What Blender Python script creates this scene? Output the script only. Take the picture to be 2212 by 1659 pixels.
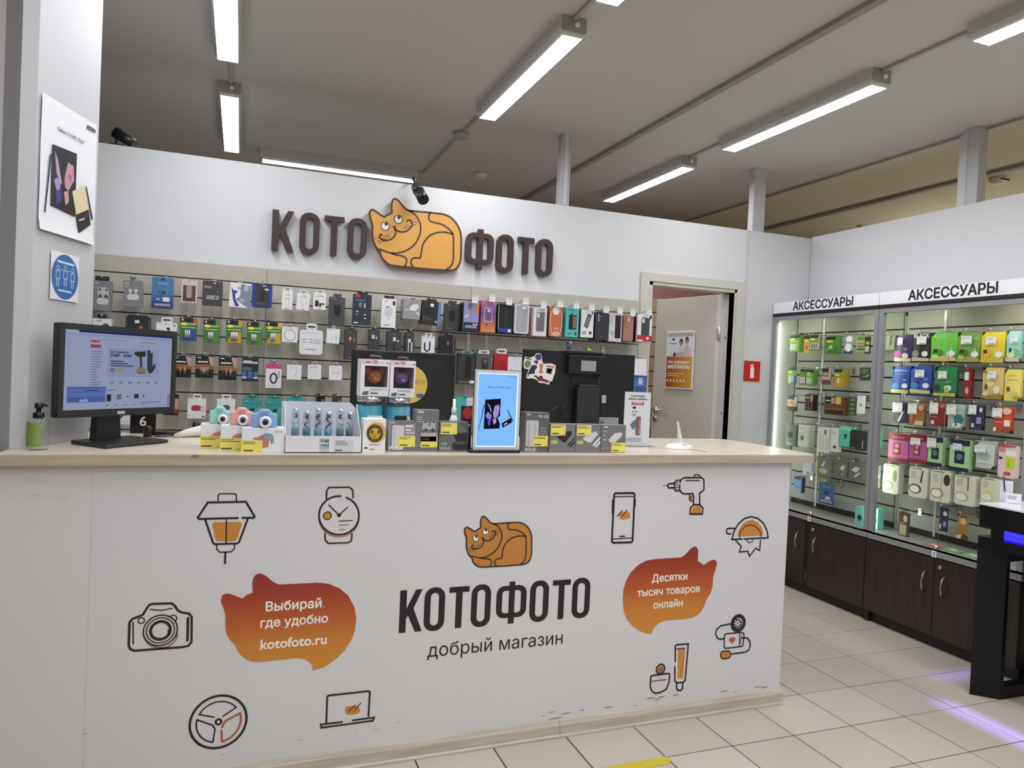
import bpy, bmesh, math, random
import numpy as np
from mathutils import Vector, Matrix
random.seed(7)
for o in list(bpy.data.objects): bpy.data.objects.remove(o, do_unlink=True)
sc = bpy.context.scene
COL = sc.collection

# ------------------------------------------------------------------ camera (fitted to the floor tile grid, 30 cm tiles)
FPX, YAW, PIT, ROLL, CAMH = 1559.74, .3609, -.0185, .0450, 1.41678
_f = np.array([math.sin(YAW)*math.cos(PIT), math.cos(YAW)*math.cos(PIT), math.sin(PIT)])
_r0 = np.array([math.cos(YAW), -math.sin(YAW), 0.]); _u0 = np.cross(_r0, _f)
_r = math.cos(ROLL)*_r0 + math.sin(ROLL)*_u0; _u = -math.sin(ROLL)*_r0 + math.cos(ROLL)*_u0
_O = np.array([0, 0, CAMH])
cam = bpy.data.cameras.new('camera'); camo = bpy.data.objects.new('camera', cam); COL.objects.link(camo)
cam.sensor_fit = 'HORIZONTAL'; cam.sensor_width = 36; cam.lens = FPX/2212*36; cam.clip_start = .05
camo.matrix_world = Matrix(((_r[0], _u[0], -_f[0], 0), (_r[1], _u[1], -_f[1], 0), (_r[2], _u[2], -_f[2], CAMH), (0, 0, 0, 1)))
sc.camera = camo

# ------------------------------------------------------------------ world, exposure
w = bpy.data.worlds.new('world'); sc.world = w; w.use_nodes = True
w.node_tree.nodes['Background'].inputs[0].default_value = (.9, .95, 1, 1)
w.node_tree.nodes['Background'].inputs[1].default_value = .02
vs = sc.view_settings
vs.view_transform = 'Standard'; vs.look = 'None'; vs.gamma = 1; vs.use_curve_mapping = False
vs.exposure = 0.0
LAMP = 40.0        # ceiling tube diffusers
sc.cycles.max_bounces = 8; sc.cycles.diffuse_bounces = 4; sc.cycles.glossy_bounces = 3
sc.cycles.transparent_max_bounces = 12; sc.cycles.transmission_bounces = 4
sc.cycles.sample_clamp_indirect = 4; sc.cycles.caustics_reflective = False; sc.cycles.caustics_refractive = False

# ------------------------------------------------------------------ measuring helpers: sight line of a photo pixel met with a real plane
def ray(x, y): return _f + _r*(x-1106)/FPX - _u*(y-829.5)/FPX
def onX(x, y, X): d = ray(x, y); return _O + d*(X/d[0])
def onY(x, y, Y): d = ray(x, y); return _O + d*(Y/d[1])
def onZ(x, y, Z): d = ray(x, y); return _O + d*((Z-CAMH)/d[2])

# ------------------------------------------------------------------ materials
def lin(c):
    c = c/255.0
    return c/12.92 if c <= .04045 else ((c+.055)/1.055)**2.4
def rgb(c): return (lin(c[0]), lin(c[1]), lin(c[2]), 1)
_M = {}
def M(c, rough=.5, metal=0., spec=.5, noise=0., scale=30., emit=0., bump=0., alpha=1., coat=0.):
    """Principled node material; noise = procedural colour mottling, bump = fine relief."""
    key = (tuple(c), rough, metal, spec, noise, scale, emit, bump, alpha, coat)
    if key in _M: return _M[key]
    m = bpy.data.materials.new('m%03d' % len(_M)); m.use_nodes = True
    nt = m.node_tree; b = nt.nodes['Principled BSDF']; I = b.inputs
    I['Base Color'].default_value = rgb(c); I['Roughness'].default_value = rough
    I['Metallic'].default_value = metal; I['Specular IOR Level'].default_value = spec
    if coat: I['Coat Weight'].default_value = coat; I['Coat Roughness'].default_value = .15
    if alpha < 1: I['Alpha'].default_value = alpha
    if emit: I['Emission Color'].default_value = rgb(c); I['Emission Strength'].default_value = emit
    if noise or bump:
        tc = nt.nodes.new('ShaderNodeTexCoord'); nz = nt.nodes.new('ShaderNodeTexNoise')
        nz.inputs['Scale'].default_value = scale; nz.inputs['Detail'].default_value = 4
        nt.links.new(tc.outputs['Object'], nz.inputs['Vector'])
        if noise:
            mx = nt.nodes.new('ShaderNodeMix'); mx.data_type = 'RGBA'
            k1 = [max(0, v*(1-noise)) for v in c]; k2 = [min(255, v*(1+noise)) for v in c]
            mx.inputs[6].default_value = rgb(k1); mx.inputs[7].default_value = rgb(k2)
            nt.links.new(nz.outputs['Fac'], mx.inputs[0]); nt.links.new(mx.outputs[2], I['Base Color'])
        if bump:
            bp = nt.nodes.new('ShaderNodeBump'); bp.inputs['Strength'].default_value = bump; bp.inputs['Distance'].default_value = .004
            nt.links.new(nz.outputs['Fac'], bp.inputs['Height']); nt.links.new(bp.outputs['Normal'], I['Normal'])
    _M[key] = m; return m
def Mwood(c1, c2, rough=.35, axis=0, sc_=1.0, coat=0.):
    key = ('wood', c1, c2, rough, axis, sc_)
    if key in _M: return _M[key]
    m = bpy.data.materials.new('wood%d' % len(_M)); m.use_nodes = True
    nt = m.node_tree; b = nt.nodes['Principled BSDF']; b.inputs['Roughness'].default_value = rough
    tc = nt.nodes.new('ShaderNodeTexCoord'); mp = nt.nodes.new('ShaderNodeMapping')
    s = [22*sc_]*3; s[axis] = 1.2*sc_; mp.inputs['Scale'].default_value = s
    nz = nt.nodes.new('ShaderNodeTexNoise'); nz.inputs['Scale'].default_value = 2.2; nz.inputs['Detail'].default_value = 6; nz.inputs['Distortion'].default_value = .6
    cr = nt.nodes.new('ShaderNodeValToRGB'); cr.color_ramp.elements[0].color = rgb(c1); cr.color_ramp.elements[1].color = rgb(c2)
    cr.color_ramp.elements[0].position = .3; cr.color_ramp.elements[1].position = .7
    for a_, b_ in ((tc.outputs['Object'], mp.inputs['Vector']), (mp.outputs['Vector'], nz.inputs['Vector']), (nz.outputs['Fac'], cr.inputs['Fac']), (cr.outputs['Color'], b.inputs['Base Color'])): nt.links.new(a_, b_)
    if coat: b.inputs['Coat Weight'].default_value = coat; b.inputs['Coat Roughness'].default_value = .1
    _M[key] = m; return m
def Mgrad(stops, axis='Z', rough=.4):
    """printed colour gradient across the thing's own extent"""
    key = ('grad', tuple(stops), axis)
    if key in _M: return _M[key]
    m = bpy.data.materials.new('grad%d' % len(_M)); m.use_nodes = True
    nt = m.node_tree; b = nt.nodes['Principled BSDF']; b.inputs['Roughness'].default_value = rough
    tc = nt.nodes.new('ShaderNodeTexCoord'); sp = nt.nodes.new('ShaderNodeSeparateXYZ'); cr = nt.nodes.new('ShaderNodeValToRGB')
    nt.links.new(tc.outputs['Generated'], sp.inputs[0])
    if axis == 'XZ':
        ad = nt.nodes.new('ShaderNodeMath'); ad.operation = 'MULTIPLY_ADD'; ad.inputs[1].default_value = .35
        nt.links.new(sp.outputs[0], ad.inputs[0])
        ng = nt.nodes.new('ShaderNodeMath'); ng.operation = 'MULTIPLY'; ng.inputs[1].default_value = .65
        iv = nt.nodes.new('ShaderNodeMath'); iv.operation = 'SUBTRACT'; iv.inputs[0].default_value = 1
        nt.links.new(sp.outputs[2], iv.inputs[1]); nt.links.new(iv.outputs[0], ng.inputs[0]); nt.links.new(ng.outputs[0], ad.inputs[2])
        nt.links.new(ad.outputs[0], cr.inputs[0])
    else:
        nt.links.new(sp.outputs['XYZ'.index(axis)], cr.inputs[0])
    el = cr.color_ramp.elements
    while len(el) < len(stops): el.new(.5)
    for e, (p, c) in zip(el, stops): e.position = p; e.color = rgb(c)
    nt.links.new(cr.outputs[0], b.inputs['Base Color'])
    _M[key] = m; return m
def Memit(c, s, key='e'):
    k = ('emit', tuple(c), s)
    if k in _M: return _M[k]
    m = bpy.data.materials.new('lit%d' % len(_M)); m.use_nodes = True; nt = m.node_tree
    nt.nodes.remove(nt.nodes['Principled BSDF']); e = nt.nodes.new('ShaderNodeEmission')
    e.inputs[0].default_value = rgb(c); e.inputs[1].default_value = s
    nt.links.new(e.outputs[0], nt.nodes['Material Output'].inputs[0]); _M[k] = m; return m
def Mglass(tint=(240, 248, 245), refl=.9, rough=.02):
    k = ('glass', tint, refl, rough)
    if k in _M: return _M[k]
    m = bpy.data.materials.new('glass%d' % len(_M)); m.use_nodes = True; nt = m.node_tree
    nt.nodes.remove(nt.nodes['Principled BSDF'])
    t = nt.nodes.new('ShaderNodeBsdfTransparent'); t.inputs[0].default_value = rgb(tint)
    g = nt.nodes.new('ShaderNodeBsdfGlossy'); g.inputs['Roughness'].default_value = rough
    fr = nt.nodes.new('ShaderNodeLayerWeight'); fr.inputs[0].default_value = .5      # two-sided thin sheet: same from both faces
    pw_ = nt.nodes.new('ShaderNodeMath'); pw_.operation = 'POWER'; pw_.inputs[1].default_value = 4
    mu = nt.nodes.new('ShaderNodeMath'); mu.operation = 'MULTIPLY_ADD'; mu.inputs[1].default_value = refl*.6; mu.inputs[2].default_value = refl*.045
    mx = nt.nodes.new('ShaderNodeMixShader')
    nt.links.new(fr.outputs['Facing'], pw_.inputs[0]); nt.links.new(pw_.outputs[0], mu.inputs[0]); nt.links.new(mu.outputs[0], mx.inputs[0]); nt.links.new(t.outputs[0], mx.inputs[1]); nt.links.new(g.outputs[0], mx.inputs[2])
    nt.links.new(mx.outputs[0], nt.nodes['Material Output'].inputs[0]); _M[k] = m; return m

# ------------------------------------------------------------------ mesh builder
class MB:
    def __init__(s): s.v = []; s.f = []; s.fm = []; s.m = []; s.sm = []
    def mi(s, m):
        if m not in s.m: s.m.append(m)
        return s.m.index(m)
    def add(s, vs, fs, m, smooth=False):
        b = len(s.v); s.v += [tuple(map(float, q)) for q in vs]; k = s.mi(m)
        for f in fs: s.f.append([b+i for i in f]); s.fm.append(k); s.sm.append(smooth)
        return s
    def box(s, x0, x1, y0, y1, z0, z1, m):
        return s.add([(x0, y0, z0), (x1, y0, z0), (x1, y1, z0), (x0, y1, z0), (x0, y0, z1), (x1, y0, z1), (x1, y1, z1), (x0, y1, z1)],
                     [(0, 3, 2, 1), (4, 5, 6, 7), (0, 1, 5, 4), (1, 2, 6, 5), (2, 3, 7, 6), (3, 0, 4, 7)], m)
    def prism(s, pts, y0, y1, m, smooth=False):
        """polygon in local x,z extruded from y0 (front) to y1 (back)"""
        a = sum(p[0]*q[1]-q[0]*p[1] for p, q in zip(pts, pts[1:]+pts[:1]))
        if a < 0: pts = pts[::-1]
        n = len(pts); vs = [(p[0], y0, p[1]) for p in pts]+[(p[0], y1, p[1]) for p in pts]
        s.add(vs, [tuple(range(n)), tuple(range(2*n-1, n-1, -1))], m)
        b = len(s.v)-2*n; k = s.mi(m)
        for i in range(n): s.f.append([b+i, b+n+i, b+n+(i+1) % n, b+(i+1) % n]); s.fm.append(k); s.sm.append(smooth)
        return s
    def flat(s, pts, y, m):
        a = sum(p[0]*q[1]-q[0]*p[1] for p, q in zip(pts, pts[1:]+pts[:1]))
        if a < 0: pts = pts[::-1]
        return s.add([(p[0], y, p[1]) for p in pts], [tuple(range(len(pts)))], m)
    def slab(s, pts, z0, z1, m):
        """polygon in x,y extruded in z"""
        a = sum(p[0]*q[1]-q[0]*p[1] for p, q in zip(pts, pts[1:]+pts[:1]))
        if a < 0: pts = pts[::-1]
        n = len(pts)
        return s.add([(p[0], p[1], z0) for p in pts]+[(p[0], p[1], z1) for p in pts],
                     [tuple(range(n-1, -1, -1)), tuple(range(n, 2*n))]+[(i, (i+1) % n, n+(i+1) % n, n+i) for i in range(n)], m)
    def ring(s, outer, inner, y0, y1, m):
        n = len(outer); vs = []
        for y in (y0, y1): vs += [(p[0], y, p[1]) for p in outer]+[(p[0], y, p[1]) for p in inner]
        fs = []
        for i in range(n):
            j = (i+1) % n
            fs += [(i, j, n+j, n+i), (2*n+j, 2*n+i, 3*n+i, 3*n+j), (i, 2*n+i, 2*n+j, j), (n+j, 3*n+j, 3*n+i, n+i)]
        return s.add(vs, fs, m)
    def tube(s, pts, r, m, n=8, caps=True):
        pts = [Vector(p) for p in pts]; rs = r if isinstance(r, (list, tuple)) else [r]*len(pts); vs = []; fs = []
        for i, p in enumerate(pts):
            t = (pts[min(i+1, len(pts)-1)]-pts[max(i-1, 0)]).normalized()
            a = Vector((0, 0, 1)) if abs(t.z) < .9 else Vector((1, 0, 0))
            x = t.cross(a).normalized(); y = t.cross(x)
            vs += [p+x*rs[i]*math.cos(2*math.pi*k/n)+y*rs[i]*math.sin(2*math.pi*k/n) for k in range(n)]
        for i in range(len(pts)-1):
            for k in range(n): fs.append((i*n+k, i*n+(k+1) % n, (i+1)*n+(k+1) % n, (i+1)*n+k))
        s.add(vs, fs, m, True)
        if caps:
            b = len(s.v)-len(vs); k = s.mi(m)
            s.f += [[b+i for i in range(n)][::-1], [b+len(vs)-n+i for i in range(n)]]; s.fm += [k, k]; s.sm += [False, False]
        return s
    def lathe(s, prof, m, n=24, c=(0, 0, 0), axis='z'):
        vs = []; fs = []
        for r, h in prof:
            for k in range(n):
                a = 2*math.pi*k/n; x, y = r*math.cos(a), r*math.sin(a)
                vs.append((c[0]+x, c[1]+y, c[2]+h) if axis == 'z' else (c[0]+x, c[1]+h, c[2]+y))
        for i in range(len(prof)-1):
            for k in range(n): fs.append((i*n+k, i*n+(k+1) % n, (i+1)*n+(k+1) % n, (i+1)*n+k))
        fs += [tuple(range(n))[::-1], tuple(range((len(prof)-1)*n, len(prof)*n))]
        return s.add(vs, fs, m, True)
    def ball(s, c, r, m, n=14, sc_=(1, 1, 1)):
        pr = [(r*math.sin(math.pi*i/8), -r*math.cos(math.pi*i/8)) for i in range(9)]
        b = len(s.v); s.lathe([(max(a, 1e-4), h) for a, h in pr], m, n)
        for i in range(b, len(s.v)):
            x, y, z = s.v[i]; s.v[i] = (c[0]+x*sc_[0], c[1]+y*sc_[1], c[2]+z*sc_[2])
        return s
    def ribbon(s, pts, wd, y, m, closed=False, caps=True):
        """flat painted stroke in the local x,z plane"""
        P = [Vector((p[0], p[1])) for p in pts]
        P = [p for i, p in enumerate(P) if i == 0 or (p-P[i-1]).length > 1e-6]
        n = len(P); h = wd/2; L = []; R = []
        for i in range(n):
            a = P[i-1] if (i > 0 or closed) else None; b = P[(i+1) % n] if (i < n-1 or closed) else None
            d1 = (P[i]-a).normalized() if a is not None else None; d2 = (b-P[i]).normalized() if b is not None else None
            if d1 is None: d1 = d2
            if d2 is None: d2 = d1
            n1 = Vector((-d1.y, d1.x)); n2 = Vector((-d2.y, d2.x)); t = n1+n2
            t = n1 if t.length < .2 else t.normalized(); k = h/max(.45, t.dot(n1))
            L.append(P[i]+t*k); R.append(P[i]-t*k)
        vs = [(p.x, y, p.y) for p in L]+[(p.x, y, p.y) for p in R]; fs = []
        for i in range(n if closed else n-1):
            j = (i+1) % n; fs.append((i, n+i, n+j, j))
        s.add(vs, fs, m)
        if caps and not closed:
            for p, d in ((P[0], P[0]-P[1]), (P[-1], P[-1]-P[-2])):
                a0 = math.atan2(d.y, d.x)
                s.flat([(p.x+h*math.cos(a0+q), p.y+h*math.sin(a0+q)) for q in [math.pi*(k/6-.5) for k in range(7)]], y, m)
        return s
    def build(s, name, parent=None, loc=None, rz=0, bevel=0):
        me = bpy.data.meshes.new(name); me.from_pydata(s.v, [], s.f)
        for m in s.m: me.materials.append(m)
        me.polygons.foreach_set('material_index', s.fm); me.polygons.foreach_set('use_smooth', s.sm); me.update()
        o = bpy.data.objects.new(name, me); COL.objects.link(o)
        if parent is not None: o.parent = parent
        if loc is not None: o.location = loc
        o.rotation_euler.z = rz
        if bevel:
            b = o.modifiers.new('bevel', 'BEVEL'); b.width = bevel; b.segments = 2; b.limit_method = 'ANGLE'; b.angle_limit = .8
        return o
def empty(name, loc=(0, 0, 0), rz=0):
    o = bpy.data.objects.new(name, None); COL.objects.link(o); o.location = loc; o.rotation_euler.z = rz; o.empty_display_size = .05; return o
def tag(o, label, cat=None, group=None, kind=None):
    if label: o['label'] = label
    if cat: o['category'] = cat
    if group: o['group'] = group
    if kind: o['kind'] = kind
    return o
def struct(o, label=None): return tag(o, label, None, None, 'structure')
def copy_tree(o, parent=None, mat=None):
    c = o.copy(); COL.objects.link(c)
    if parent is not None: c.parent = parent
    for ch in list(o.children):
        k = ch.copy(); COL.objects.link(k); k.parent = c
        for g in list(ch.children):
            q = g.copy(); COL.objects.link(q); q.parent = k
    return c
def smooth(pts, n=4, closed=True):
    out = []; N = len(pts)
    for i in range(N if closed else N-1):
        g = (lambda k: pts[k % N]) if closed else (lambda k: pts[min(max(k, 0), N-1)])
        p0, p1, p2, p3 = g(i-1), g(i), g(i+1), g(i+2)
        for k in range(n):
            t = k/n
            out.append(tuple(.5*((2*p1[d])+(-p0[d]+p2[d])*t+(2*p0[d]-5*p1[d]+4*p2[d]-p3[d])*t*t+(-p0[d]+3*p1[d]-3*p2[d]+p3[d])*t**3) for d in (0, 1)))
    if not closed: out.append(tuple(pts[-1]))
    return out
def rrect(x0, z0, x1, z1, r, n=5):
    r = min(r, (x1-x0)/2-1e-5, (z1-z0)/2-1e-5); out = []
    for cx, cz, a in ((x1-r, z0+r, -90), (x1-r, z1-r, 0), (x0+r, z1-r, 90), (x0+r, z0+r, 180)):
        out += [(cx+r*math.cos(math.radians(a+90*k/n)), cz+r*math.sin(math.radians(a+90*k/n))) for k in range(n+1)]
    return out
def circ(cx, cz, r, n=28, rz=None): return [(cx+r*math.cos(2*math.pi*k/n), cz+(rz or r)*math.sin(2*math.pi*k/n)) for k in range(n)]
_T = {}
def textmesh(body, bold=0.):
    """glyph outlines of a line of lettering as verts, faces, (x0,x1,y0,y1); every contour is filled by itself with its own holes"""
    k = (body, bold)
    if k in _T: return _T[k]
    cu = bpy.data.curves.new('lettering', 'FONT'); cu.body = body; cu.size = 1
    o = bpy.data.objects.new('lettering', cu); COL.objects.link(o)
    dg = bpy.context.evaluated_depsgraph_get(); dg.update()
    c2 = o.evaluated_get(dg).to_curve(dg, apply_modifiers=False)
    loops = []
    for sp in c2.splines:
        bz = sp.bezier_points; P = []
        for i in range(len(bz)):
            a, b = bz[i], bz[(i+1) % len(bz)]; p0, p1, p2, p3 = a.co, a.handle_right, b.handle_left, b.co
            st = (p1-p0).cross(p3-p0).length < 1e-5 and (p2-p0).cross(p3-p0).length < 1e-5
            for t in ((0,) if st else (0, .33, .67)):
                q = p0*(1-t)**3+p1*3*t*(1-t)**2+p2*3*t*t*(1-t)+p3*t**3; q = (q.x, q.y)
                if not P or abs(P[-1][0]-q[0])+abs(P[-1][1]-q[1]) > 1e-4: P.append(q)
        if len(P) > 2: loops.append(P)
    bpy.data.objects.remove(o); bpy.data.curves.remove(cu)
    area = lambda P: sum(p[0]*q[1]-q[0]*p[1] for p, q in zip(P, P[1:]+P[:1]))/2
    sgn = 1 if sum(area(P) for P in loops) > 0 else -1
    def grow(P, d):
        out = []; n = len(P)
        for i in range(n):
            a, b, c = (Vector(P[(i+j) % n]) for j in (-1, 0, 1)); d1 = (b-a).normalized(); d2 = (c-b).normalized()
            n1 = Vector((d1.y, -d1.x)); n2 = Vector((d2.y, -d2.x)); t = n1+n2
            t = n1 if t.length < .3 else t.normalized(); out.append(tuple(b+t*(sgn*d/max(.5, t.dot(n1)))))
        return out
    if bold: loops = [grow(P, bold) for P in loops]
    # non-zero winding fill, slab by slab (glyph contours overlap themselves)
    ed = []
    for P in loops:
        for p, q in zip(P, P[1:]+P[:1]):
            if abs(p[1]-q[1]) > 1e-7: ed.append((p, q, 1) if p[1] < q[1] else (q, p, -1))
    lo = min(e[0][1] for e in ed); hi = max(e[1][1] for e in ed)
    lv = sorted(set([round(v[1], 4) for e in ed for v in e[:2]]+[lo+(hi-lo)*i/16 for i in range(17)]))
    lv = [y for i, y in enumerate(lv) if i == 0 or y-lv[i-1] > 1e-4]
    vs = []; fs = []; X = lambda e, y: e[0][0]+(e[1][0]-e[0][0])*(y-e[0][1])/(e[1][1]-e[0][1])
    for y0, y1 in zip(lv, lv[1:]):
        ym = (y0+y1)/2; cr = sorted([(X(e, ym), e) for e in ed if e[0][1] <= ym < e[1][1]], key=lambda t: t[0]); wn = 0; st = None
        for x, e in cr:
            if wn == 0: st = e
            wn += e[2]
            if wn == 0:
                b0 = len(vs); c = lambda q, y: X(q, min(max(y, q[0][1]), q[1][1]))
                vs += [(c(st, y0), y0), (c(e, y0), y0), (c(e, y1), y1), (c(st, y1), y1)]; fs.append((b0, b0+1, b0+2, b0+3))
    xs = [v[0] for v in vs]; ys = [v[1] for v in vs]
    _T[k] = (vs, fs, (min(xs), max(xs), min(ys), max(ys))); return _T[k]
def put_text(mb, body, x0, x1, z, y, m, bold=0., height=None, align='l'):
    """lettering fitted between x0 and x1 on baseline z; height caps the letter height"""
    vs, fs, (a, b, c, d) = textmesh(body, bold); k = (x1-x0)/(b-a); kz = k
    if height: kz = height/d
    def up(f):
        (p, q, r) = (vs[i] for i in f[:3]); return (q[0]-p[0])*(r[1]-p[1])-(q[1]-p[1])*(r[0]-p[0]) > 0
    mb.add([(x0+(v[0]-a)*k, y, z+v[1]*kz) for v in vs], [f if up(f) else f[::-1] for f in fs], m)
# ================================================================== THE SETTING
T = .3; TX0 = 3.3401; TY0 = 4.0763           # tile grid
YW, WTOP, ZC = 4.25, 2.49, 2.944             # partition plane, its top, ceiling
YS = YW-.03                                  # face of the slat wall
XR = 3.92                                    # right partition
WT = 1.107                                   # worktop height
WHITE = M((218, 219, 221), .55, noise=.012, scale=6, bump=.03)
WALLG = M((214, 214, 216), .6, noise=.015, scale=5)
CEIL = M((200, 196, 192), .8, noise=.012, scale=2.5)
BEIGE = M((214, 209, 190), .8, noise=.012, scale=3)
GREYW = M((204, 203, 201), .6, noise=.02, scale=4)
DARKPAINT = M((150, 146, 140), .8)
# floor slab with the same tile pattern where the tiles are too far off to tell apart
fm = bpy.data.materials.new('floor_far'); fm.use_nodes = True; nt = fm.node_tree; b = nt.nodes['Principled BSDF']; b.inputs['Roughness'].default_value = .3
tc = nt.nodes.new('ShaderNodeTexCoord'); mp = nt.nodes.new('ShaderNodeMapping'); br = nt.nodes.new('ShaderNodeTexBrick')
mp.inputs['Location'].default_value = (-TX0, -TY0, 0); br.offset = 0; br.squash = 1
for k_, v_ in (('Scale', 1), ('Mortar Size', .002), ('Brick Width', T), ('Row Height', T)): br.inputs[k_].default_value = v_
br.inputs['Color1'].default_value = rgb((196, 187, 174)); br.inputs['Color2'].default_value = rgb((192, 183, 170)); br.inputs['Mortar'].default_value = rgb((70, 62, 56))
nt.links.new(tc.outputs['Object'], mp.inputs[0]); nt.links.new(mp.outputs[0], br.inputs['Vector']); nt.links.new(br.outputs[0], b.inputs['Base Color'])
floor = struct(MB().box(-5, 7, -5, 6.4, -.12, -.008, fm).build('floor'), 'beige square floor tiles with dark joints')
GROUT = M((48, 41, 36), .9)
MB().box(-.9, 4.35, .75, 2.62, -.008, -.0025, GROUT).box(2.2, 4.35, 2.62, 4.25, -.008, -.0025, GROUT).build('grout_bed', floor)
TILE = [M(c, .24, spec=.45, noise=.045, scale=260) for c in ((199, 190, 178), (195, 187, 174), (201, 193, 181))]
tm = []
for m_ in TILE:
    mb = MB(); g = .0024; h = T/2-g; e = .0012
    mb.add([(-h, -h, -.006), (h, -h, -.006), (h, h, -.006), (-h, h, -.006), (-h, -h, -e), (h, -h, -e), (h, h, -e), (-h, h, -e), (-h+e, -h+e, 0), (h-e, -h+e, 0), (h-e, h-e, 0), (-h+e, h-e, 0)],
           [(0, 1, 5, 4), (1, 2, 6, 5), (2, 3, 7, 6), (3, 0, 4, 7), (4, 5, 9, 8), (5, 6, 10, 9), (6, 7, 11, 10), (7, 4, 8, 11), (8, 9, 10, 11)], m_)
    o = mb.build('tile'); tm.append(o.data); bpy.data.objects.remove(o)
for i in range(-14, 4):
    for j in range(-1, 12):
        x = TX0+(i+.5)*T; y = TY0-(j+.5)*T
        if x < -.9 or x > 4.3 or y > 4.2 or y < .75: continue
        if x < 2.1 and y > 2.7: continue
        o = bpy.data.objects.new('tile', random.choice(tm)); COL.objects.link(o); o.parent = floor; o.location = (x, y, random.uniform(-.0004, .0004))
# yellow floor tape
YEL = M((205, 190, 50), .6, noise=.05, scale=60)
tag((lambda a, b_: MB().slab([(a[0]-.34, a[1]), (a[0], a[1]), (a[0]+.005, a[1]-.030), (a[0]-.02, a[1]-.048), (a[0]-.34, a[1]-.052)], .0006, .0014, YEL))(onZ(1438, 1634, .001), None).build('floor_tape'), 'strip of yellow marking tape stuck on the floor tiles', 'tape')

# ceiling
ceiling = struct(MB().box(-5, 4.004, -5, 6.4, ZC, ZC+.1, CEIL).build('ceiling'), 'flat grey-white ceiling above the shop')
struct(MB().box(4.004, 7, -5, 6.4, ZC, ZC+.1, BEIGE).build('ceiling'), 'beige ceiling beyond the right partition')
# cable duct running along the ceiling, and the thin one on the dropped edge
DUCT = M((150, 145, 140), .6)
struct(MB().box(2.27, 2.31, -1.5, 6.3, ZC-.022, ZC, DUCT).build('trim_1'), 'long cable duct running along the ceiling')
struct(MB().box(4.80, 4.85, -1.5, 6.3, ZC-.022, ZC, DUCT).build('trim_2'), 'cable duct along the beige ceiling')
struct(MB().box(3.985, 4.004, -1.5, 6.3, ZC-.012, ZC, DUCT).build('trim_3'), 'narrow strip where the two ceilings meet')
# partition behind the counter, with the door opening
DX0, DX1, DZ = 2.585, 3.255, 2.06
wb = MB().box(-1.6, DX0, YW, YW+.08, 0, WTOP, WHITE).box(DX0, DX1, YW, YW+.08, DZ, WTOP, WHITE).box(DX1, 3.345, YW, YW+.08, 0, WTOP, WHITE)
wall_back = struct(wb.build('wall_back'), 'white partition behind the counter that stops below the ceiling')
struct(MB().box(3.345, XR+.08, YW+.004, YW+.084, 0, WTOP+.002, WALLG).build('wall_back'), 'narrow grey-white partition piece between door and cabinets')
struct(MB().box(3.338, 3.356, YW-.004, YW, 0, WTOP, M((205, 205, 203), .5)).build('trim_4'), 'vertical joint strip beside the door')
struct(MB().box(XR, XR+.08, .3, YW, 0, 2.5, WALLG).build('wall_right'), 'grey-white right partition above the display cabinets')
# outer shell of the shop
struct(MB().box(-5, 7, 6.4, 6.5, -.1, 3.1, M((150, 140, 128), .8)).build('wall_rear'), 'far wall behind the partitions')
struct(MB().box(-5, 7, -5.1, -5, -.1, 3.1, WALLG).build('wall_front'), 'shop wall behind the camera')
struct(MB().box(-5.1, -5, -5, 6.4, -.1, 3.1, WALLG).build('wall_side'), 'shop wall on the far left')
struct(MB().box(7, 7.1, -5, 6.4, -.1, 3.1, M((214, 205, 185), .7)).build('wall_side'), 'neighbouring room wall on the far right')
# left pillar with its turned face, and grey wall beside it
A1 = np.array([-.652, 2.602]); A2 = np.array([-.612, 2.622]); AZ = math.radians(19.5); PD = np.array([math.sin(AZ), math.cos(AZ)]); PN = np.array([PD[1], -PD[0]])
def onP(x, y, off=0.):
    d = ray(x, y); p0 = A2+PN*off; t = (p0@PN)/(d[:2]@PN); return _O+d*t
A3 = onP(207, 470)[:2]
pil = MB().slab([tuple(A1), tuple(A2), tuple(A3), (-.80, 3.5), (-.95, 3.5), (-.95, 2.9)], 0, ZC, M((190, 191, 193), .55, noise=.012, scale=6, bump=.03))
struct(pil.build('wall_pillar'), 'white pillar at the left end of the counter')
struct(MB().box(-3.2, -.655, 2.66, 2.9, 0, ZC, GREYW).build('wall_left'), 'grey wall at the left edge')

# struts that hold the partitions to the ceiling
STRUT = M((188, 187, 190), .45)
def strut(x0, x1, y0, y1, label):
    r = MB().box(x0, x1, y0, y1, WTOP, ZC, STRUT)
    o = r.build('support_post', bevel=.004); tag(o, label, 'post', 'posts between partitions and ceiling'); return o
s1 = strut(1.875, 1.945, YW+.01, YW+.07, 'white post on top of the partition right of the lettering')
MB().box(1.897, 1.925, YW+.004, YW+.01, WTOP+.005, ZC, M((205, 204, 208), .4)).build('cover_strip', s1)
s2 = strut(3.395, 3.50, YW+.02, YW+.075, 'grey post on the partition above the fire extinguisher sign')
a = onX(2050, 445, XR+.01); b2 = onX(2098, 435, XR+.01)
s3 = strut(XR+.005, XR+.075, 2.98, 3.085, 'grey post on the right partition above the display cabinets')
MB().box(XR+.001, XR+.005, 3.05, 3.10, WTOP-.005, ZC-.03, M((200, 200, 202), .4)).build('cover_strip', s3)

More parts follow.
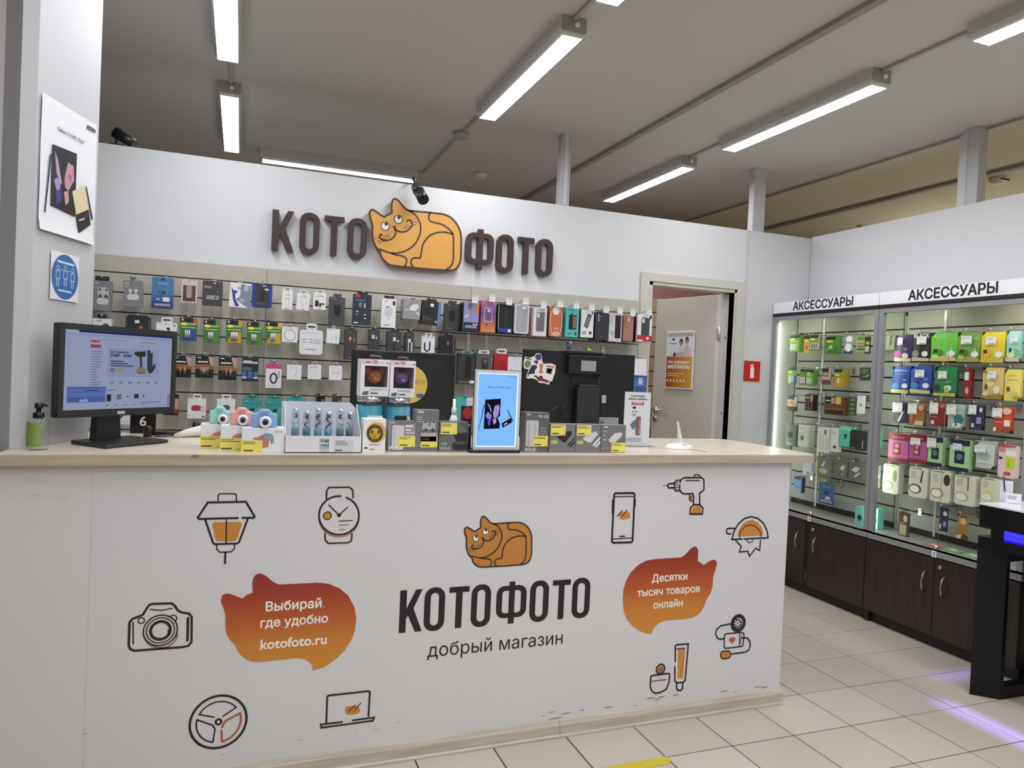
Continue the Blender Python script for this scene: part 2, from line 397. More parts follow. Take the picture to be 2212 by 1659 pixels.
# ------------------------------------------------------------------ door
FR = M((206, 203, 192), .45, noise=.01, scale=8)
dz = 2.118; cw = .066
d1 = struct(empty('door_1', (0, 0, 0)), 'cream door standing ajar in a cream frame')
MB().prism([(2.489, 0), (2.555, 0), (2.555, DZ), (2.489, dz)], YW-.016, YW, FR).build('casing', d1, bevel=.002)
MB().prism([(3.271, 0), (3.337, 0), (3.337, dz), (3.271, DZ)], YW-.016, YW, FR).build('casing', d1, bevel=.002)
MB().prism([(2.489, dz), (2.555, DZ), (3.271, DZ), (3.337, dz)], YW-.016, YW, FR).build('casing', d1, bevel=.002)
JB = M((200, 198, 194), .45)
MB().box(2.556, DX0, YW-.006, YW+.10, 0, DZ, FR).build('jamb', d1)
jr = MB().box(DX1, 3.27, YW-.006, YW+.10, 0, DZ, FR).box(3.225, DX1, YW+.055, YW+.10, 0, DZ-.03, JB).build('jamb', d1)
for z_ in (1.72, 1.18): MB().lathe([(.006, 0), (.006, .002)], M((40, 36, 34)), 10, (3.238, YW+.0535, z_), 'y').build('screw', jr)
MB().box(2.556, 3.27, YW-.006, YW+.10, DZ-.022, DZ, FR).build('lintel', d1)
LEAF = M((196, 189, 176), .5, noise=.02, scale=10)
ang = math.radians(79); HX, HY, LW, LH = 3.232, YW+.102, .68, 2.035
leaf = MB().box(-LW, 0, 0, .04, 0.012, LH, LEAF).build('door_leaf', d1, (HX, HY, 0), -ang, .003)
MB().box(-.045, -.003, -.002, .0, .013, LH-.002, M((212, 208, 198), .5)).build('edge_band', leaf)
CHR = M((205, 203, 200), .22, 1.)
hd = MB().lathe([(.024, 0), (.024, -.008), (.016, -.012)], CHR, 18, (-LW+.045, 0, 1.16), 'y').tube([(-LW+.045, 0, 1.16), (-LW+.045, -.05, 1.16), (-LW+.06, -.055, 1.16), (-LW+.165, -.055, 1.158)], .009, CHR, 10).build('handle', leaf)
MB().lathe([(.024, 0), (.024, -.008), (.016, -.012)], CHR, 18, (-LW+.045, 0, 1.085), 'y').box(-LW+.041, -LW+.049, -.0125, -.0118, 1.073, 1.097, M((60, 50, 44))).build('keyhole_plate', leaf)
for z_ in (1.70, .3): MB().tube([(-.004, -.010, z_), (-.004, -.010, z_+.1)], .008, M((215, 212, 205), .3, .6)).box(-.04, -.004, -.004, 0, z_+.01, z_+.09, M((215, 212, 205), .3, .6)).build('hinge', leaf)
# poster in a clip frame on the door leaf
px0, px1, pz0, pz1 = -.525, -.255, 1.345, 1.765
pf = empty('framed_poster', (HX, HY, 0), -ang); tag(pf, 'orange and white poster in a white clip frame on the door', 'poster')
MB().box(px0-.012, px1+.012, -.012, -.004, pz0-.012, pz1+.012, M((232, 232, 230), .3)).build('frame', pf, bevel=.002)
def local(px0, px1, pz0, pz1):
    return (lambda u, v: (px0+u*(px1-px0), pz0+v*(pz1-pz0)))
L = local(px0, px1, pz0, pz1)
pm = MB(); yy = -.0128
pm.flat([L(0, 0), L(1, 0), L(1, 1), L(0, 1)], yy, M((226, 227, 232), .4))
pm.flat([L(0, .93), L(1, .93), L(1, 1), L(0, 1)], yy-.0002, M((176, 177, 182), .3))
pm.build('print', pf)
MB().flat([L(0, 0), L(1, 0), L(1, .565), L(0, .565)], yy-.0003, Mgrad([(0, (150, 62, 34)), (.5, (196, 124, 42)), (1, (212, 158, 60))], 'X')).build('orange_field', pf)
pm = MB(); HAIR, SKIN = M((62, 40, 36)), M((196, 148, 128)); WT_ = M((244, 240, 232))
for cx, cz in ((.55, .83), (.77, .86)):
    pm.flat([L(cx+.07*math.cos(t), cz+.065*math.sin(t)) for t in [k*math.pi/8 for k in range(16)]], yy-.0003, HAIR)
    pm.flat([L(cx+.045*math.cos(t), cz-.03+.045*math.sin(t)) for t in [k*math.pi/8 for k in range(16)]], yy-.0005, SKIN)
pm.flat([L(*p) for p in ((.45, .58), (.45, .70), (.52, .76), (.60, .70), (.62, .58))], yy-.0004, M((205, 208, 220)))
pm.flat([L(*p) for p in ((.62, .58), (.66, .72), (.76, .80), (.90, .74), (.96, .60), (.90, .57))], yy-.0004, M((222, 190, 186)))
pm.flat([L(*p) for p in ((.34, .575), (.36, .63), (.66, .65), (.74, .58))], yy-.0006, M((188, 178, 172)))
pm.flat([L(*p) for p in ((.24, .57), (.30, .66), (.36, .60), (.36, .57))], yy-.0006, M((52, 46, 44)))
p0 = L(.10, .79); put_text(pm, 'КОТОФОТО', p0[0], L(.38, 0)[0], p0[1], yy-.0005, M((60, 52, 56)), .02)
pm.flat([L(.20, .86), L(.28, .86), L(.29, .90), L(.19, .90)], yy-.0005, M((70, 44, 36)))
p0 = L(.05, .44); put_text(pm, 'Нас выбирают', p0[0], L(.93, 0)[0], p0[1], yy-.0005, WT_, .02)
p0 = L(.05, .345); put_text(pm, 'МИЛЛИОНЫ', p0[0], L(.93, 0)[0], p0[1], yy-.0005, WT_, .035)
for k, (a, b_) in enumerate(((.70, .25), (.5, .21))): pm.flat([L(.05, b_), L(a, b_), L(a, b_+.008), L(.05, b_+.008)], yy-.0005, WT_)
for k in range(6): pm.flat([L(.05+.13*k, .10), L(.09+.13*k, .10), L(.09+.13*k, .15), L(.05+.13*k, .14)], yy-.0005, WT_)
pm.build('print', pf)
# storage room seen through the open door: pink wall and slat boards
struct(MB().box(2.1, 4.2, 5.55, 5.62, 0, 2.5, M((160, 112, 112), .8)).build('wall_storage'), 'pink wall of the room behind the door')
sb = empty('slat_panel', (2.35, 5.53, 0)); tag(sb, 'beige slat board panel in the room behind the door', 'wall panel')
for k in range(9): MB().box(0, 1.6, 0, .015, .95+k*.13, 1.07+k*.13, M((178, 160, 142), .6)).build('slat', sb)

# ------------------------------------------------------------------ slat wall behind the counter: three panels, each slat its own board
SLAT = [M(c, .6, noise=.05, scale=14, bump=.02) for c in ((186, 181, 168), (183, 178, 165), (188, 183, 171))]
GROOVE = M((70, 67, 62), .6, .3)
ZT, PITCH = 1.918, .1015
seams = [-1.065, .121, 1.302, 2.478]
for p in range(3):
    x0, x1 = seams[p], seams[p+1]
    r = empty('slat_wall_panel', (x0, YW, .4))
    tag(r, ['beige slat wall panel left of the first seam, beside the pillar', 'beige slat wall panel in the middle, under the lettering', 'beige slat wall panel behind the phone cases, next to the door'][p], 'wall panel', 'slat wall panels')
    MB().box(.001, x1-x0-.001, -.012, 0, 0, ZT-.4, GROOVE).build('groove_rails', r)
    zt = ZT
    for k in range(14):
        h = .088 if k == 0 else PITCH
        MB().box(.001, x1-x0-.001, -.03, -.012, zt-h+.005-.4, zt-.4 if k == 0 else zt-.001-.4, SLAT[(k+p) % 3]).build('slat', r)
        zt -= h

# ------------------------------------------------------------------ ceiling lamps
HOUS = M((196, 194, 190), .4)
DIFF = Memit((248, 250, 255), LAMP)
def lamp(x, y, label, along='y', L_=1.18, dm=None):
    r = empty('ceiling_lamp', (x, y, ZC), 0 if along == 'y' else math.pi/2)
    tag(r, label, 'lamp', 'fluorescent ceiling lamps')
    MB().prism([(-.058, 0), (.058, 0), (.062, -.055), (.05, -.066), (-.05, -.066), (-.062, -.055)], -L_/2, L_/2, HOUS).build('housing', r)
    MB().prism([(-.05, -.066), (.05, -.066), (.05, -.074), (.046, -.080), (-.046, -.080), (-.05, -.074)], -L_/2+.012, L_/2-.02, M((240, 240, 236), .4)).add([(-.046, -L_/2+.013, -.0804), (.046, -L_/2+.013, -.0804), (.046, L_/2-.021, -.0804), (-.046, L_/2-.021, -.0804)], [(3, 2, 1, 0)], dm or DIFF).build('diffuser', r)
    MB().box(-.056, .056, -L_/2-.004, -L_/2, -.062, -.004, M((170, 168, 164), .35, .4)).build('end_cap', r)
    MB().lathe([(.011, 0), (.011, -.01), (.006, -.012)], M((245, 245, 240), .3), 10, (.012, -L_/2-.004, -.035), 'y').build('end_screw', r)
    return r
names = {}
for x, ys, row in ((-.108, (4.93, 3.27, 1.7, .1, -1.5, -3.1), 'left'), (1.288, (3.445, 1.985, .5, -1.0, -2.5), 'middle'), (2.835, (4.85, 3.26, 1.60, .05, -1.5, -3.0), 'right')):
    for k, y in enumerate(ys):
        pos = {4.93: 'short-looking lit tube lamp just above the partition, left row', 3.27: 'lit tube lamp cut by the top edge in the left row', 3.445: 'long lit tube lamp in the middle row left of the post',
               1.985: 'corner of a lit tube lamp at the top edge, middle row', 4.85: 'farthest lit tube lamp of the right row, nearest the partition', 3.26: 'longest lit tube lamp of the right row', 1.60: 'lit tube lamp cut by the right edge of the picture'}.get(y, 'lit tube lamp over the shop floor, out of the picture')
        lamp(x, y, pos)
lamp(.66, 5.62, 'lit tube lamp lying crosswise behind the partition above the lettering', 'x', 1.16)
for y_ in (1.0, 2.8, 4.6):  # unseen tube lights added to brighten the beige ceiling
    r = empty('fill_lamp', (5.9, y_, 2.25)); tag(r, 'added tube light out of the picture, brightening the beige ceiling', 'lamp', 'added lights for the beige ceiling')
    MB().tube([(0, -.6, 0), (0, .6, 0)], .03, Memit((255, 246, 226), 16.), 10).build('tube', r)
    for s in (-.5, .5): MB().tube([(0, s, .03), (0, s, ZC-2.25)], .004, M((150, 148, 144)), 6).build('cord', r)
# cables between the lamps
CBL = M((170, 166, 160), .6)
for x, y0, y1, lb in ((-.10, 3.87, 4.34, 'grey cable between the two lamps of the left row'), (1.288, 2.58, 2.85, 'grey cable between the lamps of the middle row'), (1.288, 4.04, 5.6, 'grey cable duct running back from the middle lamp row'),
                      (2.835, 2.2, 2.66, 'grey cable duct between the front lamps of the right row'), (2.835, 3.86, 4.25, 'grey cable between the back lamps of the right row')):
    tag(MB().box(x-.009, x+.009, y0, y1, ZC-.014, ZC, CBL).build('ceiling_cable'), lb, 'cable')
tag(MB().lathe([(.05, 0), (.05, -.03), (.04, -.036)], CBL, 20, (1.288, 4.55, ZC)).build('junction_box'), 'small round junction box on the ceiling cable', 'junction box')
tag(MB().lathe([(.05, 0), (.05, -.022), (.03, -.045), (.012, -.05)], M((210, 205, 195), .4), 20, (1.70, 5.40, ZC)).build('smoke_detector'), 'small smoke detector on the ceiling left of the post', 'detector')
sd = MB().lathe([(.055, 0), (.055, -.02), (.035, -.042), (.012, -.048)], M((225, 220, 205), .4), 20, (5.0, 3.64, ZC)).box(4.955, 5.035, 3.58, 3.588, ZC-.028, ZC-.018, M((40, 36, 34))).build('smoke_detector')
tag(sd, 'white smoke detector on the beige ceiling', 'detector')
tag(MB().lathe([(.025, 0), (.025, -.02), (.012, -.035)], M((180, 172, 150), .4), 14, (5.46, 5.30, ZC)).build('sensor_cap'), 'tiny sensor on the beige ceiling just above the right partition', 'sensor')
# cctv camera in front of the lettering and spotlight on the left end of the partition
BLK = M((26, 25, 26), .35)
c0 = onY(899, 404, YW-.10); c1 = onY(915, 432, YW-.20)
r = empty('security_camera', (c0[0], YW, WTOP-.01)); tag(r, 'black bullet security camera pointing down above the cat sign', 'camera')
v = lambda p: (p[0]-c0[0], p[1]-YW, p[2]-WTOP+.01)
MB().tube([(0, -.005, .04), (-.01, -.06, .035), v(c0)], .008, BLK).build('bracket', r)
MB().tube([v(c0), v((c0[0]*.6+c1[0]*.4, c0[1]*.6+c1[1]*.4, c0[2]*.6+c1[2]*.4))], [.03, .033], M((62, 62, 64), .3), 16).build('housing', r)
bd = MB().tube([v((c0[0]*.65+c1[0]*.35, c0[1]*.65+c1[1]*.35, c0[2]*.65+c1[2]*.35)), v(c1)], [.03, .033], M((46, 46, 48), .3), 16).build('barrel', r)
d_ = (c1-c0)/np.linalg.norm(c1-c0); MB().tube([v(c1), v(c1+d_*.004)], [.027, .027], M((8, 8, 8), .1), 16).build('lens', bd)
c0 = onY(262, 303, YW+.04)
r = empty('spotlight', (c0[0], YW+.04, WTOP)); tag(r, 'black spotlight on top of the partition beside the pillar', 'spotlight')
MB().box(-.05, .02, -.02, .02, 0, .012, BLK).tube([(-.025, 0, .01), (-.02, 0, .055)], .006, BLK).build('bracket', r)
MB().tube([(-.03, 0, .075), (.065, -.02, .02)], [.03, .024], BLK, 14).build('housing', r)
MB().box(-.03, .05, .016, .03, .06, .066, BLK).build('fin', r)
# ================================================================== LOGO SHAPES
BROWN = M((58, 38, 34), .45)
ORNG = M((222, 160, 72), .45)
CATW = M((240, 238, 230), .4)
def cat_shapes():
    """the lying cat emblem, traced from the wall sign into flat metres (origin lower left)"""
    g = lambda p: onY(560+p[0]*.29837, 400+p[1]*.29837, YW-.05)[[0, 2]]
    sil = [(805, 187), (816, 178), (832, 182), (870, 208), (905, 230), (928, 214), (960, 202), (957, 165), (962, 122), (974, 100), (992, 101), (1012, 116), (1050, 162), (1085, 184), (1200, 195), (1300, 206), (1345, 214),
           (1392, 238), (1430, 282), (1454, 332), (1462, 392), (1461, 500), (1455, 552), (1438, 592), (1408, 614), (1360, 617), (1200, 606), (1090, 595), (965, 582), (930, 567), (900, 540), (881, 510), (873, 478), (850, 455), (828, 410), (818, 350), (820, 300), (814, 268), (801, 225), (798, 200)]
    st = dict(
        head=[(1085, 184), (1128, 214), (1158, 260), (1169, 312), (1158, 370), (1124, 430), (1070, 470), (1010, 490), (958, 492), (905, 477), (873, 462)],
        paw=[(960, 494), (990, 505), (1030, 511), (1060, 527), (1068, 552), (1056, 584)],
        leg=[(1112, 590), (1098, 562), (1105, 537), (1125, 526), (1165, 526), (1171, 500), (1182, 440), (1202, 400), (1240, 362), (1290, 344), (1340, 340), (1402, 354)],
        tail=[(1238, 200), (1226, 228), (1236, 258), (1262, 270), (1312, 280), (1352, 302), (1386, 332), (1405, 372), (1406, 480), (1403, 550), (1388, 586), (1355, 612)],
        mouth1=[(984, 318), (988, 348), (970, 380), (940, 397), (905, 400), (880, 387), (871, 370), (879, 357), (889, 363)],
        mouth2=[(984, 318), (1010, 335), (1050, 338), (1085, 320), (1105, 286), (1098, 260), (1081, 252), (1071, 262)])
    wh = [((835, 387), (882, 379)), ((850, 407), (902, 390)), ((862, 424), (912, 399)), ((898, 378), (940, 357)), ((905, 392), (948, 371)), ((1096, 262), (1132, 240)), ((1100, 275), (1144, 262)), ((1104, 295), (1140, 279)), ((1043, 307), (1080, 285)), ((1048, 319), (1090, 298))]
    Z0 = np.array(g((900, 600))); X0 = g((798, 400))[0]; o = np.array([X0, g((1300, 616))[1]])
    f = lambda P: [tuple(g(p)-o) for p in P]
    k = np.linalg.norm(g((1100, 400))-g((1000, 400)))/100
    eyes = [(tuple(g(c)-o), tuple(g(q)-o)) for c, q in (((912, 297), (918, 282)), ((1007, 248), (1011, 234)))]
    return dict(sil=smooth(f(sil), 2), st={a: smooth(f(b), 3, False) for a, b in st.items()}, wh=[f(q) for q in wh], eyes=eyes, nose=f([(961, 298), (990, 293), (984, 322)]), k=k, o=o)
CAT = cat_shapes()
def draw_cat(root, x, y, z, s, depth, orange=ORNG):
    """cat emblem as flat board (silhouette) with painted lines; root parents the parts"""
    q = lambda P: [(x+p[0]*s, z+p[1]*s) for p in P]
    k = CAT['k']*s; yf = y-depth
    MB().prism(q(CAT['sil']), yf, y, orange).build('cat_board', root)
    ln = MB()
    ln.ribbon(q(CAT['sil']), 13.5*k, yf-.0006, BROWN, closed=True)
    for P in CAT['st'].values(): ln.ribbon(q(P), 12*k, yf-.0006, BROWN)
    for P in CAT['wh']: ln.ribbon(q(P), 4.2*k, yf-.0006, BROWN)
    ln.flat(q(CAT['nose']), yf-.0006, BROWN)
    ln.build('painted_lines', root)
    for c, p in CAT['eyes']:
        c, p = q([c])[0], q([p])[0]
        MB().flat(circ(*c, 32*k), yf-.0008, BROWN).flat(circ(*c, 26*k), yf-.0010, CATW).flat(circ(*p, 12*k), yf-.0012, BROWN).build('eye', root)
def letter(mb, ch, x0, x1, z0, z1, y0, y1, m):
    w_, h_ = x1-x0, z1-z0
    X = lambda u: x0+u*w_; Z = lambda v: z0+v*h_
    if ch == 'К':
        mb.prism([(X(u), Z(v)) for u, v in ((.0, .02), (.03, 0), (.29, 0), (.29, .32), (.37, .405), (.70, 0), (1.0, 0), (.60, .56), (.97, 1), (.69, 1), (.29, .56), (.29, 1), (.0, 1))], y0, y1, m)
    elif ch == 'О':
        mb.ring(rrect(x0, z0, x1, z1, .46*w_, 6), rrect(X(.30), Z(.125), X(.70), Z(.875), .2*w_, 6), y0, y1, m)
    elif ch == 'Т':
        mb.prism([(X(u), Z(v)) for u, v in ((.34, .0), (.62, 0), (.66, .02), (.66, .865), (1, .865), (1, 1), (0, 1), (0, .865), (.34, .865))], y0, y1, m)
    else:
        mb.ring(rrect(x0, Z(.14), x1, Z(.905), .26*w_, 6), rrect(X(.19), Z(.255), X(.81), Z(.79), .1*w_, 6), y0, y1, m)
        mb.box(X(.41), X(.60), y0-.0004, y1, z0, z1, m)

# ------------------------------------------------------------------ raised shop sign on the partition
def wl(cx, cy): return onY(560+cx*.29837, 400+cy*.29837, YW-.04)
z1a, z0a = wl(120, 176)[2], wl(115, 471)[2]
z1b, z0b = wl(1930, 378)[2], wl(1930, 643)[2]
sg = empty('shop_sign_word', (0, 0, 0)); tag(sg, 'raised dark brown letters left of the cat on the partition', 'sign', 'shop sign on the partition')
for ch, a, b_ in (('К', 92, 254), ('О', 293, 437), ('Т', 472, 615), ('О', 643, 783)):
    letter(mb := MB(), ch, wl(a, 330)[0], wl(b_, 340)[0], z0a-(.004 if ch == 'О' else 0), z1a+(.004 if ch == 'О' else 0), YW-.04, YW-.012, BROWN); mb.build('letter', sg)
sg = empty('shop_sign_word', (0, 0, 0)); tag(sg, 'raised dark brown letters right of the cat on the partition', 'sign', 'shop sign on the partition')
for ch, a, b_ in (('Ф', 1499, 1697), ('О', 1722, 1842), ('Т', 1875, 1990), ('О', 2010, 2127)):
    letter(mb := MB(), ch, wl(a, 490)[0], wl(b_, 500)[0], z0b-(.004 if ch == 'О' else 0), z1b+(.004 if ch == 'О' else .018 if ch == 'Ф' else 0), YW-.04, YW-.012, BROWN); mb.build('letter', sg)
sg = empty('cat_sign', (0, 0, 0)); tag(sg, 'orange lying cat cut-out sign between the two raised words', 'sign', 'shop sign on the partition')
draw_cat(sg, CAT['o'][0], YW-.012, CAT['o'][1], 1., .038)

# ================================================================== SALES COUNTER
YF = 2.53
CX0, CX1 = -1.1, 2.283
CWH = M((222, 221, 219), .5, noise=.012, scale=5)
def Mcounter():
    m = bpy.data.materials.new('counter_white'); m.use_nodes = True; nt = m.node_tree; b = nt.nodes['Principled BSDF']; b.inputs['Roughness'].default_value = .42
    tc = nt.nodes.new('ShaderNodeTexCoord')
    n1 = nt.nodes.new('ShaderNodeTexNoise'); n1.inputs['Scale'].default_value = 4.5; n1.inputs['Detail'].default_value = 8; n1.inputs['Roughness'].default_value = .72
    mp = nt.nodes.new('ShaderNodeMapping'); mp.inputs['Scale'].default_value = (1, 1, 2.2)
    cr = nt.nodes.new('ShaderNodeValToRGB'); cr.color_ramp.elements[0].position = .60; cr.color_ramp.elements[1].position = .78
    cr.color_ramp.elements[0].color = rgb((219, 217, 215)); cr.color_ramp.elements[1].color = rgb((196, 190, 184))
    for a_, b_ in ((tc.outputs['Object'], mp.inputs[0]), (mp.outputs[0], n1.inputs[0]), (n1.outputs[0], cr.inputs[0]), (cr.outputs[0], b.inputs['Base Color'])): nt.links.new(a_, b_)
    return m
CBODY = Mcounter()
ct = empty('sales_counter', (0, YF, 0)); tag(ct, 'long white sales counter printed with orange and black icons', 'counter')
MB().box(-.655, CX1, 0, .06, 0, 1.07, CBODY).box(CX1-.06, CX1, .06, .58, 0, 1.07, CBODY).build('body', ct)
MB().box(CX0, -.6605, 0, .06, 0, 1.097, CBODY).build('end_block', ct)
FILM = M((218, 217, 218), .34, noise=.012, scale=3, coat=.05)
FX0 = onY(196, 1200, YF)[0]
MB().box(FX0, CX1-.001, -.0012, 0, .062, 1.048, FILM).build('vinyl_film', ct)
SKW = Mwood((176, 168, 152), (208, 200, 186), .35, 0, 1.4)
for a, b_ in ((-.7, 1.211), (1.2125, CX1+.008)):
    MB().add([(x, y, z) for x in (a, b_) for y, z in ((0, 0), (-.022, 0), (-.022, .008), (-.017, .014), (-.016, .048), (-.010, .062), (0, .066))],
             [(0, 1, 2, 3, 4, 5, 6), (13, 12, 11, 10, 9, 8, 7)]+[(i, 7+i, 7+(i+1) % 7, (i+1) % 7) for i in range(7)], SKW).build('skirting', ct)
SCUFF = M((150, 143, 132), .7)
for x, z, wd, h in [(random.uniform(1.0, 2.25), random.uniform(.07, .10), random.uniform(.01, .07), random.uniform(.001, .005)) for _ in range(16)]+[(random.uniform(-.5, .6), random.uniform(.09, .3), random.uniform(.01, .03), .0012) for _ in range(6)]:
    MB().flat([(x, z), (x+wd*.5, z-h*.4), (x+wd, z+h*.3), (x+wd*.7, z+h), (x+wd*.2, z+h*.8)], -.0016, SCUFF).build('scuff', ct)
P1 = lambda p: onY(180+p[0]*.30741, 1000+p[1]*.30741, YF)[[0, 2]]
P2 = lambda p: onY(820+p[0]*.22604, 1080+p[1]*.22604, YF)[[0, 2]]
P3 = lambda p: onY(1280+p[0]*.19892, 1000+p[1]*.19892, YF)[[0, 2]]
P4 = lambda p: onY(1300+p[0]*.19292, 1300+p[1]*.19292, YF)[[0, 2]]
P5 = lambda p: onY(380+p[0]*.21700, 1440+p[1]*.21700, YF)[[0, 2]]
BK = M((30, 22, 24), .4); OG = M((205, 135, 52), .4); LB = M((170, 100, 60), .4); WHT = M((244, 240, 232), .4)
Y0 = -.0018
def sk(F, width): return np.linalg.norm(F((1000, 500))-F((1100, 500)))/100*width
def printed(name, F, strokes=(), fills=(), rings=(), label=None):
    mb = MB()
    for k, (P, m_) in enumerate(fills): mb.flat([tuple(F(p)) for p in P], Y0-.0001-.00004*k, m_)
    for P, wd, m_, cl in strokes: mb.ribbon([tuple(F(p)) for p in P], sk(F, wd), Y0-.0005, m_, cl)
    for c, rm, wd, m_, fill in rings:
        cc = F(c); r_ = np.linalg.norm(F(rm)-cc)
        if fill is not None: mb.flat(circ(*cc, r_), Y0-.0004, fill)
        if wd: mb.ribbon(circ(*cc, r_, 40), sk(F, wd), Y0-.0006, m_, True)
    o = mb.build(name, ct)
    if label: o['label'] = label
    return o
S = lambda P, wd=14, m_=BK, cl=False: (P, wd, m_, cl)
printed('lantern_print', P1, [S([(948, 268), (948, 226), (960, 216), (1064, 216), (1076, 226), (1076, 265)], 9), S([(1085, 386), (815, 393), (806, 382), (875, 277), (1143, 272), (1204, 376), (1196, 385), (1118, 385)], 15),
        S([(858, 400), (912, 560), (925, 570), (1080, 565), (1095, 555), (1155, 394)], 14), S([(1005, 398), (1003, 565)], 9), S([(938, 575), (938, 605), (960, 626), (1040, 623), (1062, 600), (1064, 572)], 9), S([(998, 628), (996, 703)], 15)],
        [([(905, 428), (918, 416), (1102, 414), (1115, 428), (1080, 535), (1066, 547), (945, 549), (930, 540)], OG)], label='black and orange street lantern icon')
arc = lambda cx, cy, rx, ry, a0, a1, n=24: [(cx+rx*math.cos(math.radians(a0+(a1-a0)*k/n)), cy-ry*math.sin(math.radians(a0+(a1-a0)*k/n))) for k in range(n+1)]
printed('watch_print', P1, [S(arc(1796, 372, 141, 134, -200+360, 330, 10)[0:0] or arc(1796, 378, 143, 140, 190, 350), 8, LB), S(arc(1796, 368, 141, 136, 85, 428), 14), S([(1708, 250), (1710, 195), (1725, 172), (1870, 170), (1893, 190), (1895, 245)], 12), S([(1697, 495), (1700, 540), (1720, 564), (1860, 560), (1883, 545), (1887, 498)], 12),
        S([(1725, 295), (1797, 365), (1856, 310)], 9), S([(1795, 408), (1890, 404)], 7), S([(1795, 437), (1865, 434)], 6, LB), S([(1795, 468), (1838, 466)], 6, LB)],
        rings=[((1715, 370), (1742, 370), 8, BK, OG), ((1797, 366), (1811, 366), 0, BK, BK)], label='black wrist watch icon')
printed('camera_print', P1, [S(arc(543, 1186, 122, 112, 190, 350), 10, LB), S([(325, 1120), (345, 1095), (420, 1065), (440, 1030), (465, 995), (490, 989), (620, 985), (640, 998), (665, 1035), (690, 1048), (745, 1058), (762, 1080), (760, 1255), (740, 1283), (700, 1292), (360, 1318), (330, 1306), (320, 1280)], 16, BK, True),
        S([(350, 1118), (352, 1270)], 9), S([(736, 1088), (732, 1245)], 18), S([(470, 1028), (545, 1035), (625, 1020)], 8), S(arc(634, 1090, 24, 22, -60, 170, 10), 8), S(arc(548, 1180, 50, 48, -20, 10, 6), 8)],
        rings=[((543, 1175), (661, 1175), 10, BK, None), ((543, 1175), (640, 1175), 8, BK, None), ((543, 1175), (612, 1175), 20, BK, None), ((408, 1106), (430, 1106), 8, BK, None)], label='black photo camera icon')
blob = lambda cx, cy, a, b_: smooth([(cx-a, cy), (cx-a*.8, cy-b_*.8), (cx, cy-b_), (cx+a*.8, cy-b_*.9), (cx+a, cy-.1*b_), (cx+a*.8, cy+b_*.7), (cx, cy+b_), (cx-a*.8, cy+b_*.9)], 3)
printed('laptop_print', P5, [S([(1497, 550), (1506, 297), (1520, 285), (1918, 241), (1930, 252), (1916, 490)], 20), S([(1655, 548), (1442, 574), (1446, 605), (1960, 536), (1972, 504), (1760, 532)], 19), S([(1722, 440), (1785, 380)], 10), S([(1782, 424), (1840, 360)], 10)],
        [(blob(1757, 432, 74, 42), OG)], label='black laptop icon')
c_ = P5((424, 547)); R_ = np.linalg.norm(P5((720, 505))-P5((128, 600)))/2
mb = MB(); W = lambda r_, a: (c_[0]+R_*r_*math.cos(math.radians(a)), c_[1]+R_*r_*math.sin(math.radians(a)))
mb.ribbon([W(.955, a) for a in range(0, 360, 6)], R_*.085, Y0-.0003, BK, True); mb.flat(circ(*c_, R_*.13), Y0-.0003, BK); mb.flat(circ(*c_, R_*.05), Y0-.0005, WHT)
mb.ribbon([W(.24, 128)]+[W(.74, a) for a in range(152, 32, -6)]+[W(.24, 52)], R_*.05, Y0-.0003, BK)
mb.ribbon([W(.74, a) for a in range(167, 262, 6)]+[W(.28, 248), W(.22, 205), W(.74, 167)], R_*.055, Y0-.0003, BK)
mb.ribbon([W(.25, -58), W(.20, -20), W(.27, 5)]+[W(.76, a) for a in range(17, -84, -6)]+[W(.36, -72)], R_*.075, Y0-.0003, LB)
mb.build('steering_wheel_print', ct)['label'] = 'black and brown steering wheel icon'
printed('phone_print', P3, [S([(232, 345), (245, 329), (440, 326), (455, 342), (432, 845), (418, 861), (222, 866), (207, 850)], 18, BK, True), S([(240, 366), (445, 362)], 9), S([(215, 825), (430, 812)], 9), S([(292, 797), (347, 795)], 11), S([(265, 578), (320, 518)], 9), S([(317, 576), (372, 515)], 9), S([(215, 405), (212, 545)], 12), S([(460, 395), (458, 468)], 12)],
        [(blob(347, 572, 60, 40), OG)], label='black smartphone icon')
printed('drill_print', P3, [S([(945, 212), (960, 180), (990, 160), (1180, 158), (1206, 180), (1208, 280), (1195, 305), (1160, 326), (1160, 450)], 14), S([(945, 240), (942, 290), (965, 325), (1000, 336), (1085, 332), (1094, 360), (1094, 450)], 14), S([(1094, 452), (1060, 490), (1056, 555), (1190, 555), (1196, 490), (1160, 452)], 15, BK, True),
        S([(945, 186), (905, 190), (886, 215), (886, 290), (905, 306), (945, 300)], 11), S([(885, 222), (825, 226), (811, 245), (825, 270), (885, 268)], 15), S([(760, 245), (806, 245)], 6, LB), S([(1010, 190), (1155, 190)], 10), S([(1096, 150), (1110, 129), (1150, 129), (1166, 150)], 11), S([(895, 212), (920, 212)], 8), S([(895, 236), (930, 236)], 8), S([(895, 262), (930, 262)], 8), S([(895, 284), (920, 284)], 8), S([(1048, 345), (1048, 400), (1080, 420)], 9)],
        [([(1075, 545), (1080, 495), (1110, 465), (1150, 465), (1180, 498), (1178, 545)], OG), ([(1052, 350), (1052, 398), (1080, 415), (1084, 355)], LB)], label='black cordless drill icon')
